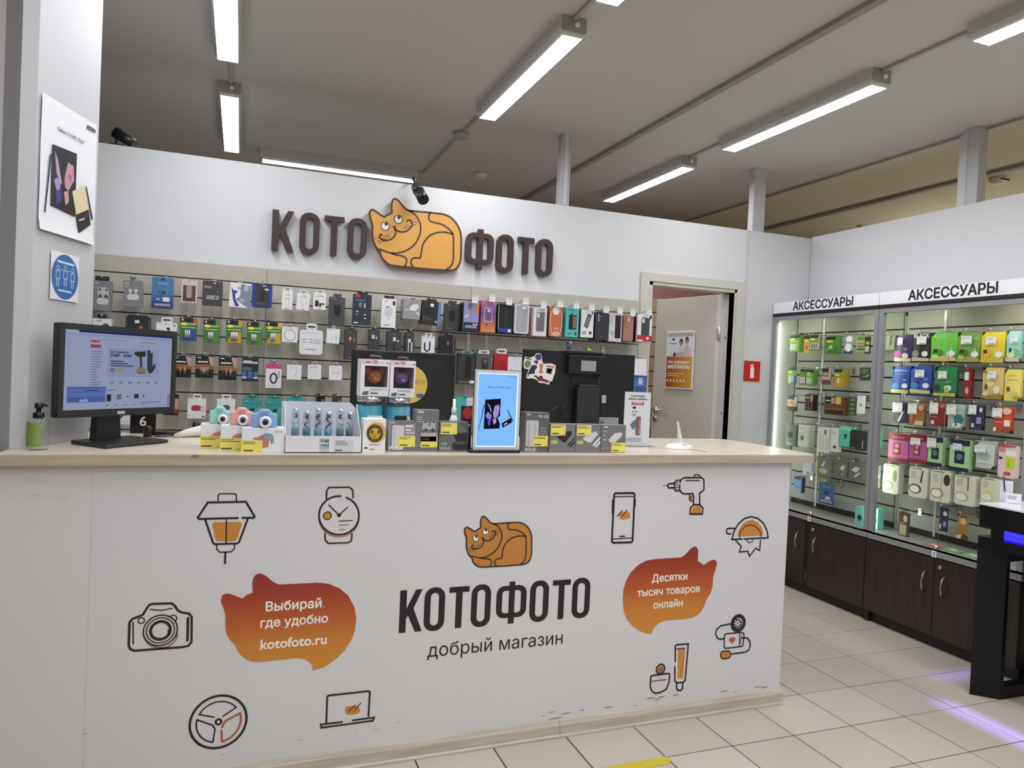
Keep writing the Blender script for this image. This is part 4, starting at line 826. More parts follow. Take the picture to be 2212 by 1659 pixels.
o = pack('speaker_box', 'black rounded box above the right end of the office monitor', 'box', (951, 726, 984, 766), (26, 25, 24), [R(.46, .5, .54, .72, (150, 146, 140)), R(.7, .55, .73, .72, (90, 88, 84)), R(.86, .1, .9, .95, (130, 128, 124))], shape='round', d=.06, tab=(.55, .014), tabcol=(30, 30, 30), short='black rounded box', **kw)
# ---- third row
bat = lambda: [R(0, .78, 1, 1, BL), R(.02, .40, 1, .62, (150, 96, 60)), R(.12, .70, .7, .76, (225, 224, 222)), R(.1, .9, .3, .94, WH), P([(.7, 1), (1, .95), (1, .5), (.8, .62)], (196, 152, 146)), R(0, 0, 1, .12, (14, 13, 13)), R(.26, .3, .74, .5, (170, 128, 100)), R(.28, .14, .72, .34, (66, 64, 62))]
for px, lb in (((372, 769, 413, 815), 'black and copper battery blister touching the counter monitor'), ((422, 769, 461, 816), 'black and copper battery blister with round cells, middle of three'), ((472, 771, 511, 821), 'black and copper battery blister on the right of three')):
    o = pack('battery_pack', lb, 'batteries', px, (28, 26, 26), bat(), shape='card', short=lb, **kw); w_, h_, _b = dims(px, 'y', V1)
    if 'round' in lb: MB().lathe([(.012, 0), (.012, -.006), (.01, -.007)], M((150, 140, 130), .2, .6), 14, (-.05*w_, 0, .3*h_), 'y').build('battery', o)
    else:
        for k in range(4): MB().tube([((-.17+.11*k)*w_, -.005, .14*h_), ((-.17+.11*k)*w_, -.005, .46*h_)], .004, M((176, 132, 104) if k % 2 else (60, 58, 58), .25, .4), 8).build('battery', o)
pack('battery_pack', 'black and steel blue battery blister in the third row', 'batteries', (522, 773, 558, 824), (34, 36, 40), [R(.04, .76, .96, .84, (190, 194, 198)), R(.1, .84, .6, .88, WH), R(.02, .12, .98, .42, (70, 108, 152)), R(.28, .14, .38, .55, (40, 50, 66)), R(.66, .14, .76, .55, (40, 50, 66)), R(.02, .12, .3, .2, (186, 200, 214)), R(.72, .12, .98, .2, (186, 200, 214)), R(.04, .45, .6, .6, (96, 100, 108))], shape='card', short='black and steel blue battery blister', **kw)
pack('fitness_band_box', 'white box with a pink top and a black fitness band', 'box', (574, 786, 608, 838), (228, 226, 230), [R(0, .8, 1, 1, (198, 76, 128)), Rg(.5, .4, .2, .2, .11, (60, 46, 56)), E(.83, .66, .05, .03, (110, 80, 100)), E(.83, .56, .05, .03, (110, 80, 100)), E(.83, .46, .05, .03, (110, 80, 100)), R(.12, .1, .8, .115, (180, 178, 182))], d=.02, tab=(.3, .02), tabcol=(150, 150, 165), short='white box with the pink top', **kw)
for px, pr, lb in (((620, 788, 651, 820), [P([(.2, .8), (.4, .7), (.3, .9)], (198, 198, 202)), P([(.6, .5), (.75, .9), (.7, .4)], (210, 210, 214)), E(.56, .3, .08, .06, (200, 200, 204))], 'plain white square box in the third row, left of three'), ((665, 788, 694, 819), [R(.1, .82, .75, .85, (120, 120, 124)), R(.4, .2, .43, .6, (206, 206, 208)), R(.6, .2, .63, .6, (206, 206, 208))], 'white square box with a grey line, middle of three'), ((711, 790, 739, 821), [E(.36, .5, .06, .04, (110, 110, 114)), E(.7, .5, .06, .04, (110, 110, 114)), R(.22, .8, .26, .9, (150, 150, 152))], 'white square box with two grey dots, right of three')):
    pack('adapter_box', lb, 'box', px, WH, pr, d=.025, tab=(.45, .016), tabcol=(176, 176, 176), short=lb, tilt=random.uniform(-.03, .03), **kw)
# ---- fourth row
pack('battery_pack', 'sliver of a black and pink pack right of the counter monitor', 'pack', (352, 852, 386, 897), (40, 30, 30), [R(.6, .3, .98, .8, (196, 156, 150)), R(.7, .1, .95, .3, (150, 60, 50))], shape='card', short='black and pink pack', **kw)
pack('earbuds_box', 'white box with a crimson earbuds case picture', 'box', (405, 861, 446, 904), WH, [RR(.2, .38, .7, .66, (176, 40, 82), .4), Rg(.78, .48, .1, .11, .03, (150, 144, 146)), R(.06, .14, .3, .16, (170, 170, 172)), R(.76, .07, .93, .12, BL), R(.97, 0, 1, 1, (220, 110, 90))], d=.02, tab=(.46, .024), short='white box with the crimson case', **kw)
pack('earbuds_box', 'white box with a grey case picture behind the toy cameras', 'box', (468, 862, 509, 905), WH, [RR(.3, .42, .7, .7, (92, 94, 98), .4), R(.96, 0, 1, 1, (220, 110, 90))], d=.02, tab=(.5, .024), short='white box with the grey case', **kw)
tl = [R(0, .76, 1, .8, (46, 140, 134)), P([(.1, .3), (.5, .1), (.95, .5), (.9, .7)], (98, 170, 164)), E(.52, .55, .13, .06, (28, 60, 60)), R(.08, .86, .3, .9, (120, 200, 194))]
for px, lb in (((523, 860, 566, 915), 'teal gadget box directly above the pink toy camera'), ((573, 862, 613, 918), 'teal gadget box touching the cable display stand'), ((620, 860, 659, 905), 'teal gadget box mostly hidden behind the cable display stand')):
    pack('gadget_box', lb, 'box', px, (60, 150, 145), tl, d=.035, tab=(.6, .016), tabcol=(46, 140, 134), short=lb, **kw)
for px, lb, c_ in (((683, 857, 702, 884), 'small black tag above the cable display stand', BL), ((718, 858, 738, 885), 'dark grey pack end beside the office monitor', (70, 68, 68))):
    pack('gadget_pack', lb, 'pack', px, c_, [R(.6, .5, .9, .8, (130, 126, 124))], d=.02, tab=(.5, .01), tabcol=c_, short=lb, **kw)
pack('gadget_pack', 'white card hanging low behind the monitor stand', 'pack', (252, 888, 282, 917), WH, [R(.15, .75, .5, .8, (160, 160, 162)), R(.15, .2, .85, .22, (180, 180, 182))], shape='card', short='white card behind the monitor stand', **kw)
# ---- phone cases on long hooks, each with packs behind it
VC = 4.02; pc = 'phone cases on the long hooks of the top row'
def case(px, lb, col, pr, sc_, shape='box', d=.018, n=4):
    o = pack('phone_case_pack', lb, 'phone case', px, col, pr, d=d, v=VC, shape=shape, stack=n, stackcol=sc_, group=pc, short=lb, hook=False)
    w_, h_, b_ = dims(px, 'y', VC)
    hk = MB().tube([(0, YS-VC, 0), (0, .07, 0), (.004, .03, .014), (.012, -.035, .02)], .002, HOOKM, 6).build('display_hook', None, (b_[0], VC, b_[2]+h_+.004))
    MB().box(-.012, .026, -.037, -.035, -.012, .034, M((206, 208, 208), .15, spec=.6)).build('tag_holder', hk)
    t = MB(); t.flat([(-.010, -.008), (.024, -.008), (.024, .016), (-.010, .016)], -.0378, M((240, 240, 240))); t.flat([(-.004, .006), (.016, .006), (.016, .0085), (-.004, .0085)], -.0380, M((90, 90, 92))); t.build('price_tag', hk)
    tag(hk, lab16('tagged long hook above the '+lb), 'hook', 'long hooks with price tags')
    return o
ph = lambda u0, v0, u1, v1, c, cc=(200, 200, 204): [RR(u0, v0, u1, v1, c, .15), RR(u0+.06*(u1-u0), v1-.3*(v1-v0), u0+.4*(u1-u0), v1-.05*(v1-v0), cc, .3)]
case((1002, 653, 1034, 715), 'lavender phone case pack with a dark band, leftmost of the row', (152, 150, 196), [R(.0, .0, 1, .3, (34, 36, 50)), R(.1, .1, .9, .2, (140, 146, 190)), R(.62, .22, .78, .26, WH), R(.82, .22, .94, .26, WH), R(.82, .6, 1, .96, (228, 120, 54)), RR(.22, .76, .5, .97, (110, 110, 140), .3), P([(.06, .42), (.3, .5), (.34, .6), (.06, .5)], (200, 200, 214))], (30, 30, 34))
o = case((1039, 650, 1071, 718), 'purple to orange phone case pack in the row', (120, 84, 140), [RR(.22, .34, .74, .78, (232, 220, 240), .12), RR(.25, .36, .71, .76, (110, 76, 130), .12), RR(.42, .64, .62, .74, (210, 200, 220), .3), E(.4, .24, .06, .03, (90, 70, 90))], (226, 120, 150))
o.data.materials[0] = Mgrad([(0, (220, 140, 70)), (.35, (176, 96, 100)), (.6, (104, 74, 140)), (1, (190, 110, 160))], 'Z')
case((1076, 657, 1107, 719), 'black phone case pack with a blue bottom strip', (22, 22, 24), [R(.05, .02, .95, .16, (34, 62, 172)), R(.7, .03, .92, .13, (220, 224, 230)), R(.46, .2, .62, .9, (44, 44, 46)), R(0, .1, .04, .95, (180, 180, 182))], (24, 22, 24))
case((1111, 656, 1143, 721), 'clear grey phone case with white rim in the row', (176, 178, 182), [RR(.03, .02, .97, .98, (225, 226, 230), .2), RR(.1, .05, .9, .95, (168, 170, 174), .2), RR(.5, .82, .8, .93, (240, 240, 240), .3)], (40, 38, 40), 'round')
case((1150, 664, 1181, 726), 'white and pink phone case box with a grey phone on it', (226, 220, 222), ph(.26, .16, .84, .84, (112, 112, 114))+[R(.0, 0, .06, 1, (198, 140, 130)), R(.3, .9, .8, .92, (150, 150, 152))], (210, 150, 150))
o = case((1187, 662, 1215, 727), 'clear phone case with an orange gradient in the row', (196, 110, 66), [RR(.25, .72, .72, .95, (244, 232, 226), .4), RR(.3, .22, .75, .3, (226, 160, 130), .4), P([(.15, .04), (.85, .04), (.8, .14), (.5, .18), (.2, .12)], (236, 170, 160)), Rg(.5, .5, .47, .485, .05, (226, 214, 208))], (44, 40, 40), 'round')
case((1222, 665, 1250, 728), 'turquoise phone case box with a flip case picture', (86, 190, 186), [P([(.24, .26), (.24, .74), (.5, .84), (.5, .24)], (24, 24, 26)), RR(.5, .26, .84, .76, (60, 56, 52), .1), R(.56, .32, .8, .7, (150, 104, 60)), R(.1, .1, .5, .13, (40, 120, 120)), E(.78, .12, .1, .06, (150, 50, 50)), R(.2, .9, .6, .92, (50, 140, 140))], (70, 176, 172))
case((1256, 669, 1282, 729), 'white phone case box with a tilted black phone', (232, 232, 232), [P([(.2, .4), (.5, .86), (.84, .8), (.52, .32)], (38, 38, 40)), P([(.26, .42), (.52, .8), (.76, .76), (.5, .36)], (120, 120, 122)), Rg(.26, .16, .13, .045, .05, (50, 50, 52)), E(.76, .17, .12, .06, (70, 70, 72)), R(.84, .84, .92, .96, BL)], (30, 30, 32))
case((1286, 674, 1314, 735), 'black phone in a clear case pack, dark and rounded', (52, 53, 58), [E(.24, .88, .055, .03, (220, 220, 222)), E(.24, .79, .055, .03, (220, 220, 222)), E(.24, .70, .055, .03, (220, 220, 222)), E(.42, .84, .045, .025, (170, 170, 172)), R(.3, .52, .72, .53, (100, 100, 104)), R(.42, .12, .62, .13, (140, 140, 144))], (30, 30, 34), 'round')
case((1316, 676, 1343, 738), 'silver grey phone case box with a black phone edge', (206, 206, 206), [R(.46, .12, .92, .92, (26, 26, 28)), L(.1, .4, .34, 3, (130, 130, 132), .05)], (30, 28, 28))
case((1347, 681, 1368, 737), 'narrow dusty pink phone case in the row', (176, 128, 116), [RR(.36, .76, .6, .95, (214, 190, 184), .4), RR(.06, .03, .94, .97, (168, 120, 110), .2), RR(.36, .76, .6, .95, (220, 196, 190), .4)], (60, 40, 44), 'round')
case((1377, 679, 1408, 739), 'white and red phone case box at the right end of the row', (232, 231, 232), ph(.26, .22, .84, .88, (66, 68, 74), (225, 225, 226))+[R(0, .02, 1, .24, (186, 38, 44)), E(.72, .14, .1, .05, (236, 226, 226)), R(.04, .03, .4, .08, WH), R(.82, .84, .95, .97, (40, 40, 42))], (34, 36, 42))
# ---- packs below the phone cases
low = 'packs below the phone cases'
pack('phone_case_pack', 'dark phone case box left of the lit advert panel', 'phone case', (990, 764, 1026, 830), (58, 57, 54), [R(.4, .2, .76, .9, (26, 25, 24)), R(.05, .05, .7, .09, (120, 118, 114)), RR(.7, .03, .98, .13, WH, .3)], d=.05, v=4.05, tab=(.6, .02), tabcol=(96, 160, 160), group=low, short='dark phone case box left of the advert panel')
pack('phone_case_pack', 'grey phone case box behind the lit advert panel', 'phone case', (1028, 764, 1061, 812), (92, 92, 90), [RR(.36, .1, .8, .8, (56, 54, 50), .2), E(.6, .66, .1, .1, (120, 104, 80))], d=.05, v=4.05, tab=(.7, .02), tabcol=(226, 226, 226), group=low, short='grey phone case box behind the advert panel')
pack('phone_case_pack', 'red phone case in a clear pack above the advert panel', 'phone case', (1067, 764, 1098, 815), (170, 36, 40), [RR(.06, .02, .94, .98, (176, 40, 44), .15), R(.16, .7, .2, .9, (120, 24, 28))], d=.03, v=4.05, shape='round', tab=(.7, .03), tabcol=(226, 228, 230), group=low, short='red phone case')
pack('paper_sheet', 'blank white paper left of the stickered monitor', 'paper', (1097, 771, 1127, 800), (226, 226, 232), [], d=.003, v=3.95, group=low, short='blank white paper')
pack('gadget_box', 'teal box with a white price tag left of the advert panel', 'box', (985, 859, 1021, 915), (92, 186, 178), [P([(.62, .7), (.98, .7), (.98, 1), (.62, 1)], (232, 232, 232)), R(.68, .82, .9, .84, (120, 120, 120))], d=.04, v=3.9, tab=(.4, .012), tabcol=(70, 160, 152), group=low, short='teal box left of the advert panel')
pack('paper_sheet', 'white paper hanging between the stickered monitor and the door', 'paper', (1368, 775, 1396, 811), (228, 228, 232), [], d=.003, v=3.93, group=low, short='white paper beside the door')
pack('gadget_pack', 'blue pack with two dark rings beside the door', 'pack', (1369, 811, 1397, 850), (84, 112, 186), [Rg(.3, .24, .14, .11, .07, (34, 40, 70)), Rg(.7, .24, .14, .11, .07, (34, 40, 70)), R(.34, .5, .66, .9, (200, 206, 226)), R(.94, 0, 1, 1, (60, 70, 120))], d=.02, v=3.95, group=low, short='blue pack with two rings')
for x_, lb in ((1196, 'empty hook end above the stickered monitor, left one'), (1250, 'empty hook end above the stickered monitor, middle one'), (1338, 'empty hook end above the stickered monitor, right one')):
    b_ = onY(x_, 752, 4.0)
    h = MB().tube([(0, YS-4.0, 0), (0, 0, 0), (.004, -.006, .005)], .0022, HOOKM, 6).build('display_hook', None, tuple(b_)); MB().box(-.012, .012, YS-4.004, YS-4.0, -.03, .012, HOOKM).build('bracket', h); tag(h, lb, 'hook', 'empty hooks')
# ================================================================== THINGS ON THE WORKTOP
YT = (236, 226, 110)
def ytag(o, w_, h_, u0, v0, u1, v1, y=-.0012):
    t = MB(); prints(t, [R(u0, v0, u1, v1, YT), L(u0+.03, u1-.05, v1-.12*(v1-v0)-.05*(v1-v0), 2, (84, 80, 40), .13*(v1-v0), .05*(v1-v0)), R(u0+.05, v0+.12*(v1-v0), u0+.55*(u1-u0), v0+.22*(v1-v0), (60, 56, 30)), R(u1-.22*(u1-u0), v0+.08*(v1-v0), u1-.06, v0+.12*(v1-v0), (120, 114, 60))], w_, h_, y); t.build('price_tag', o)
def cbox(name, label, cat, px, v, col, pr, d, ytags=(), group=None, rough=.4, bevel=0, side=None):
    """box standing on the worktop, front face filling px"""
    w_, h_, b = dims(px, 'y', v); b = (b[0], v, WT); h_ = onY((px[0]+px[2])/2, px[1], v)[2]-WT
    o = MB().box(-w_/2, w_/2, 0, d, 0, h_, M(col, rough)).build(name, None, b, 0, bevel or .0012); tag(o, label, cat, group)
    if pr: m = MB(); prints(m, pr, w_, h_, 0, rough); m.build('print', o)
    for q in ytags: ytag(o, w_, h_, *q)
    return o, w_, h_
# toy cameras on their boxes
CB = (232, 233, 236)
cb = lambda: [P([(.5, .55), (.62, .64), (.95, .66), (1, .3), (1, .3)], (190, 120, 116))]
b1, w1, h1 = cbox('toy_camera_box', 'white toy camera box on the left, under the mint camera', 'box', (433, 916, 478, 968), 2.655, CB, [P([(.5, .52), (.66, .62), (.95, .72), (1, .74), (1, .5)], (196, 132, 126))], .075, [(0, 0, .98, .5)], 'white boxes of the toy cameras')
b2, w2, h2 = cbox('toy_camera_box', 'white toy camera box in the middle, under the pink camera', 'box', (476, 919, 523, 973.6), 2.585, CB, [P([(.5, .52), (.66, .62), (.95, .72), (1, .74), (1, .5)], (196, 132, 126))], .075, [(0, 0, .98, .5)], 'white boxes of the toy cameras')
b3, w3, h3 = cbox('toy_camera_box', 'white toy camera box on the right, under the blue camera', 'box', (522, 924.5, 615, 978), 2.53, CB, [P([(.24, .55), (.3, .62), (.38, .62), (.42, .7), (.5, .7), (.54, .62), (.64, .6), (.62, .22), (.44, .18), (.42, .5)], (190, 124, 120)), P([(.46, .72), (.55, .8), (.7, .76), (.74, .62), (.74, .4), (.68, .34), (.64, .6), (.54, .64)], (124, 158, 178)), R(.76, .84, .94, .87, (120, 150, 200))], .085, [(0, 0, .48, .5)], 'white boxes of the toy cameras')
def toycam(px, v, zb, col, label, lens):
    w_, h_, b = dims(px, 'y', v); h_ = onY((px[0]+px[2])/2, px[1], v)[2]-zb
    o = empty('toy_camera', (b[0], v, zb)); tag(o, label, 'toy camera', 'toy cameras on their boxes'); m = M(col, .55)
    sil = [(-.5, .06), (-.5, .66), (-.485, .72), (-.45, .755), (-.36, .77), (-.30, .80), (-.20, .955), (-.165, .99), (-.12, 1.0), (.12, 1.0), (.165, .99), (.20, .955), (.30, .80), (.36, .77), (.45, .755), (.485, .72), (.5, .66), (.5, .06), (.48, .02), (.44, 0), (-.44, 0), (-.48, .02)]
    MB().prism([(u*w_, t*h_) for u, t in sil], 0, .035, m, True).build('body', o, bevel=.004)
    MB().prism([(u*w_, t*h_) for u, t in ((-.16, .66), (-.13, .84), (.13, .84), (.16, .66))], -.002, .001, M([c*.86 for c in col], .5)).build('viewfinder', o)
    lx = onY(lens[0], lens[1], v); r_ = .25*w_; c = (lx[0]-b[0], 0, lx[2]-zb)
    ln = MB().lathe([(r_, .0), (r_, -.010), (r_*.86, -.016), (r_*.62, -.018), (r_*.55, -.013)], M((240, 240, 242), .3), 26, c, 'y').build('lens_ring', o)
    MB().lathe([(r_*.42, -.012), (r_*.40, -.019), (r_*.05, -.0192)], M((12, 10, 14), .1), 18, c, 'y').build('lens', ln)
    return o
toycam((452, 879, 497, 917), 2.665, WT+h1, (150, 214, 204), 'mint green toy camera on the left white box', (481, 905))
toycam((497, 881, 547, 921), 2.595, WT+h2, (236, 168, 164), 'pink toy camera on the middle white box', (524.5, 907))
toycam((544, 884.5, 599, 924.5), 2.54, WT+h3, (132, 172, 214), 'blue toy camera on the right white box', (573, 911.5))
# cardboard stand with cables in clear tubes
v = 2.522; x0 = onY(616, 960, v)[0]; x1 = onY(780, 960, v)[0]; zf = onY(700, 942, v)[2]-WT; zb_ = onY(690, 868, v+.13)[2]-WT; D = .13
r = empty('cable_display_stand', (x0, v, WT)); tag(r, 'white card display stand full of clear cable tubes', 'display stand')
wd = x1-x0; CARD = M((228, 227, 228), .5)
MB().box(0, wd, 0, .003, 0, zf, CARD).box(0, wd, 0, D, 0, .003, CARD).build('front_tray', r)
bx0 = onY(609, 868, v+.13)[0]-x0; bx1 = onY(757, 871, v+.13)[0]-x0
MB().prism([(0, 0), (wd, 0), (wd, zf), (bx1+.02, zb_-.02), (bx1, zb_), (bx0, zb_), (bx0, zf)], D-.003, D, M((214, 216, 226), .5)).build('back_panel', r)
MB().add([(0, 0, 0), (0, D, 0), (0, D, zb_*.97), (0, .003, zf), (.002, 0, 0), (.002, D, 0), (.002, D, zb_*.97), (.002, .003, zf)], [(0, 3, 2, 1), (4, 5, 6, 7), (3, 7, 6, 2), (0, 4, 7, 3)], CARD).build('side_panel', r)
MB().add([(wd-.002, 0, 0), (wd-.002, D, 0), (wd-.002, D, zb_*.97), (wd-.002, .003, zf), (wd, 0, 0), (wd, D, 0), (wd, D, zb_*.97), (wd, .003, zf)], [(0, 3, 2, 1), (4, 5, 6, 7), (3, 7, 6, 2), (0, 4, 7, 3)], CARD).build('side_panel', r)
pm = MB(); prints(pm, [R(.445, .06, .57, .25, (188, 200, 204)), R(.445, .36, .57, .88, (196, 212, 216)), Tx('TUBE', .45, .57, .64, (62, 100, 112), .05), Tx('CABLE', .45, .57, .40, (62, 100, 112), .05), R(.445, .29, .57, .33, (150, 166, 170)), R(.64, .1, .895, .76, (214, 212, 214)), L(.655, .88, .68, 3, (120, 116, 128), .1, .04), R(.65, .14, .75, .2, (50, 48, 56))], wd, zf); o = pm.build('print', r); o.location.x = wd/2
TUBE = Mglass((240, 246, 248), 1.2, .05)
for k, tx in enumerate((.135, .285, .435, .575, .735, .865)):
    cx = tx*wd; hh = zb_*.90-.01*(k % 2); y_ = .055
    t = empty('cable_tube', (x0+cx, v+y_, WT+.004)); tag(t, ['clear cable tube in the display stand, leftmost', 'clear cable tube with a grey cable, second from the left', 'clear cable tube third from the left in the stand', 'clear cable tube with a pale blue label in the stand', 'clear cable tube second from the right in the stand', 'clear cable tube in the display stand, rightmost'][k], 'cable tube', 'cable tubes in the card stand')
    rad = .0135
    MB().lathe([(rad, 0), (rad, hh-.02), (rad*.8, hh-.01), (rad*.3, hh-.004)], TUBE, 16).build('tube', t)
    MB().lathe([(rad*.86, .045), (rad*.9, .075), (.001, .076)], M([(110, 150, 168), (96, 132, 138), (130, 170, 190), (120, 168, 190), (104, 136, 134), (96, 130, 130)][k], .5), 14).build('foam_plug', t)
    MB().box(-rad*.8, rad*.8, -rad-.0012, -rad+.001, .01, .043, M((196, 216, 226) if k in (2, 3) else (226, 226, 222))).build('paper_label', t)
    cc = M([(226, 226, 226), (150, 144, 140), (120, 112, 108), (110, 100, 96), (226, 224, 222), (206, 206, 206)][k], .4)
    pts = [(rad*.5*math.cos(a*1.1+k), rad*.45*math.sin(a*1.3), .078+.0052*a) for a in range(9)]
    MB().tube(pts, .0035, cc, 6).box(-.006, .006, -.004, .004, .112, .125, M((92, 84, 80))).build('cable', t)
    MB().ball((rad*.1, -rad*.2, hh-.012), rad*.62, M((236, 236, 240), .15, .5), 8, (1, .7, .8)).build('metal_cap', t)
# chick lamp box
o, w_, h_ = cbox('night_lamp_box', 'white box with a round window showing a yellow chick face', 'box', (784, 905, 833, 978), 2.54, (238, 237, 234), [E(.58, .6, .44, .31, (226, 178, 96)), E(.52, .57, .37, .27, (90, 76, 40)), R(.28, .06, .97, .26, (236, 234, 236)), L(.3, .95, .24, 2, (70, 64, 76), .03, .012), R(.3, .09, .55, .11, (50, 46, 54)), P([(.06, .12), (.1, .16), (.2, .16), (.24, .12)], (40, 36, 40))], .06, rough=.45)
fc = MB().ball((.02*w_, .002, .56*h_), .31*w_, M((214, 176, 60), .5), 18, (1, .16, 1.08)).build('chick_face', o)
for dx in (-.13, .15): MB().ball((dx*w_+.02*w_, -.0075, .62*h_), .05*w_, M((34, 28, 20), .3), 8, (.8, .3, 1.4)).build('eye', fc)
MB().prism([((.5+u-.5+.02)*w_, t*h_) for u, t in ((-.07, .53), (.07, .53), (0, .46))], -.012, -.004, M((206, 130, 40), .5)).build('beak', fc)
# gadget boxes in the front row
GX = (118, 118, 119)
gp = 'grey gadget boxes along the worktop edge'
def pw(c): return [RR(.12, .08, .56, .86, c, .12), R(.2, .1, .24, .82, [k*.9 for k in c])]
cbox('power_bank_box', 'grey box with a white power bank picture and a yellow price tag', 'box', (839, 909, 897, 975), 2.575, GX, [R(0, 0, .06, 1, (150, 150, 150)), RR(.13, .1, .58, .86, (206, 206, 208), .1), R(.2, .12, .24, .8, (186, 186, 188)), R(.6, .5, .98, .9, (150, 151, 153)), R(.62, .8, .9, .86, WH), R(.62, .68, .82, .73, WH), R(.62, .58, .98, .63, (196, 196, 198)), Tx('TFN', .05, .22, .9, (225, 225, 226), .02), Tx('PURIA', .05, .56, .05, (236, 240, 226), .03)], .05, [(.38, .15, 1, .51)], gp)
cbox('earbuds_box', 'tall grey box with a grey earbuds picture and a low yellow tag', 'box', (896, 885, 947.5, 974), 2.575, (116, 116, 117), [Tx('TFN', .08, .34, .91, (236, 236, 236), .03), L(.06, .46, .81, 3, (176, 176, 178), .055, .022), P([(.34, .72), (.45, .74), (.6, .66), (.76, .74), (.86, .72), (.86, .52), (.3, .52)], (176, 176, 178)), E(.42, .705, .05, .02, (26, 26, 28)), E(.78, .705, .05, .02, (26, 26, 28)), E(.6, .64, .07, .03, (130, 130, 132)), P([(.34, .49), (.46, .57), (.56, .5), (.5, .49)], (76, 74, 80)), P([(.86, .49), (.74, .57), (.64, .5), (.7, .49)], (76, 74, 80)), R(.26, .24, .92, .45, (176, 176, 178))], .045, [(.26, .1, .96, .36)], gp)
cbox('earbuds_box', 'dark grey box lettered AIR MINI with an open charging case', 'box', (948.5, 911, 1011, 975), 2.57, (104, 104, 105), [R(.0, .94, 1, 1, (128, 128, 128)), P([(.48, .56), (.54, .62), (.98, .64), (.98, .32), (.6, .32), (.56, .45)], (44, 44, 46)), P([(.62, .98), (1, 1), (1, .64), (.86, .84)], (88, 88, 90)), RR(.47, .06, .99, .34, (40, 40, 42), .35), E(.73, .3, .2, .05, (80, 80, 82)), Tx('AIR', .07, .28, .22, (190, 190, 192), .01), Tx('MINI', .05, .38, .05, (190, 190, 192), .01)], .05, [(.05, .58, .6, .96)], gp)
cbox('power_bank_box', 'tall grey power bank box right of the lit advert panel', 'box', (1133, 891, 1186, 977), 2.56, (100, 100, 101), [RR(.06, .14, .56, .8, (196, 195, 196), .12), R(.14, .16, .2, .76, (170, 169, 170)), R(.40, .16, .44, .78, (178, 177, 178)), Tx('TFN', .05, .22, .92, (225, 225, 226), .03), Tx('PB 222', .55, .95, .87, (210, 210, 212), .02), L(.62, .94, .6, 3, (176, 176, 178), .07, .018), Tx('SOLID', .03, .5, .03, (226, 205, 205), .03)], .05, [(.36, .15, .96, .42)], gp)
cbox('adapter_box', 'grey box with a black power adapter and a yellow tag at the top', 'box', (1187.5, 916, 1242.5, 978), 2.553, (122, 122, 123), [P([(.3, .55), (.5, .72), (.82, .76), (.86, .66), (.6, .34), (.34, .48)], (44, 40, 38)), R(.06, .3, .3, .42, (186, 196, 96)), P([(.68, .26), (.96, .52), (.98, .48), (.74, .22)], (50, 48, 46)), P([(.78, .22), (.98, .4), (1, .36), (.84, .18)], (50, 48, 46)), R(.0, .06, 1, .09, (140, 140, 141))], .05, [(.03, .6, .6, .98)], gp)
cbox('adapter_box', 'grey box with a white power adapter and white cable on it', 'box', (1243.5, 917, 1297.5, 978), 2.553, (122, 122, 123), [P([(.3, .52), (.5, .7), (.82, .76), (.88, .64), (.6, .34), (.32, .44)], (214, 212, 214)), R(.06, .3, .3, .42, (186, 196, 96)), P([(.68, .28), (.96, .56), (1, .52), (.74, .22)], (235, 235, 235)), P([(.78, .22), (.98, .42), (1, .36), (.84, .18)], (235, 235, 235)), R(.0, .06, 1, .09, (140, 140, 141))], .05, [(.03, .6, .6, .98)], gp)
cbox('adapter_box', 'grey box with a white adapter and a yellow tag in the lower corner', 'box', (1298.5, 918, 1351.5, 978), 2.553, (118, 118, 119), [P([(.3, .46), (.54, .7), (.82, .74), (.86, .62), (.56, .36), (.34, .38)], (216, 214, 214)), R(.1, .9, .26, .94, WH), R(.08, .74, .22, .77, (200, 200, 200)), R(.08, .6, .16, .64, (200, 200, 200)), R(.08, .44, .22, .48, (200, 200, 200)), R(0, .1, .42, .2, (150, 126, 116))], .05, [(.42, .02, .98, .36)], gp)
# jars with teal labels, toy speaker boxes on top of them
def jar(px, v, label, c2):
    w_, h_, b = dims(px, 'y', v); ht = onY((px[0]+px[2])/2, px[1], v)[2]-WT; rr = w_/2
    o = empty('storage_jar', (b[0], v+rr, WT)); tag(o, label, 'jar', 'jars with teal labels')
    MB().lathe([(rr*.92, 0), (rr, .006), (rr, ht-.032), (rr*.94, ht-.02)], Mglass((244, 248, 248), 1., .06), 28).build('glass', o)
    MB().lathe([(rr*.90, .005), (rr*.9, ht*.68), (.001, ht*.68)], M(c2, .7), 24).build('contents', o)
    MB().lathe([(rr*1.01, .012), (rr*1.012, ht-.036)], M((52, 138, 160), .45), 28).build('label_wrap', o)
    MB().lathe([(rr*.95, ht-.022), (rr*.98, ht-.018), (rr*.98, ht-.002), (rr*.9, ht)], M((214, 216, 220), .2, .85), 28).build('lid', o)
    t = MB(); prints(t, [R(.34, .36, .92, .62, (236, 236, 236)), L(.37, .88, .57, 3, (110, 112, 116), .045, .012)], w_, ht, -rr*1.02); t.build('price_tag', o)
    return o, ht
j1, jh1 = jar((774, 856, 832, 905), 2.70, 'teal labelled jar under the box with the orange toy', (60, 120, 136))
j2, jh2 = jar((836, 859, 891, 908), 2.70, 'teal labelled jar with a yellow filling under the purple toy', (216, 205, 90))
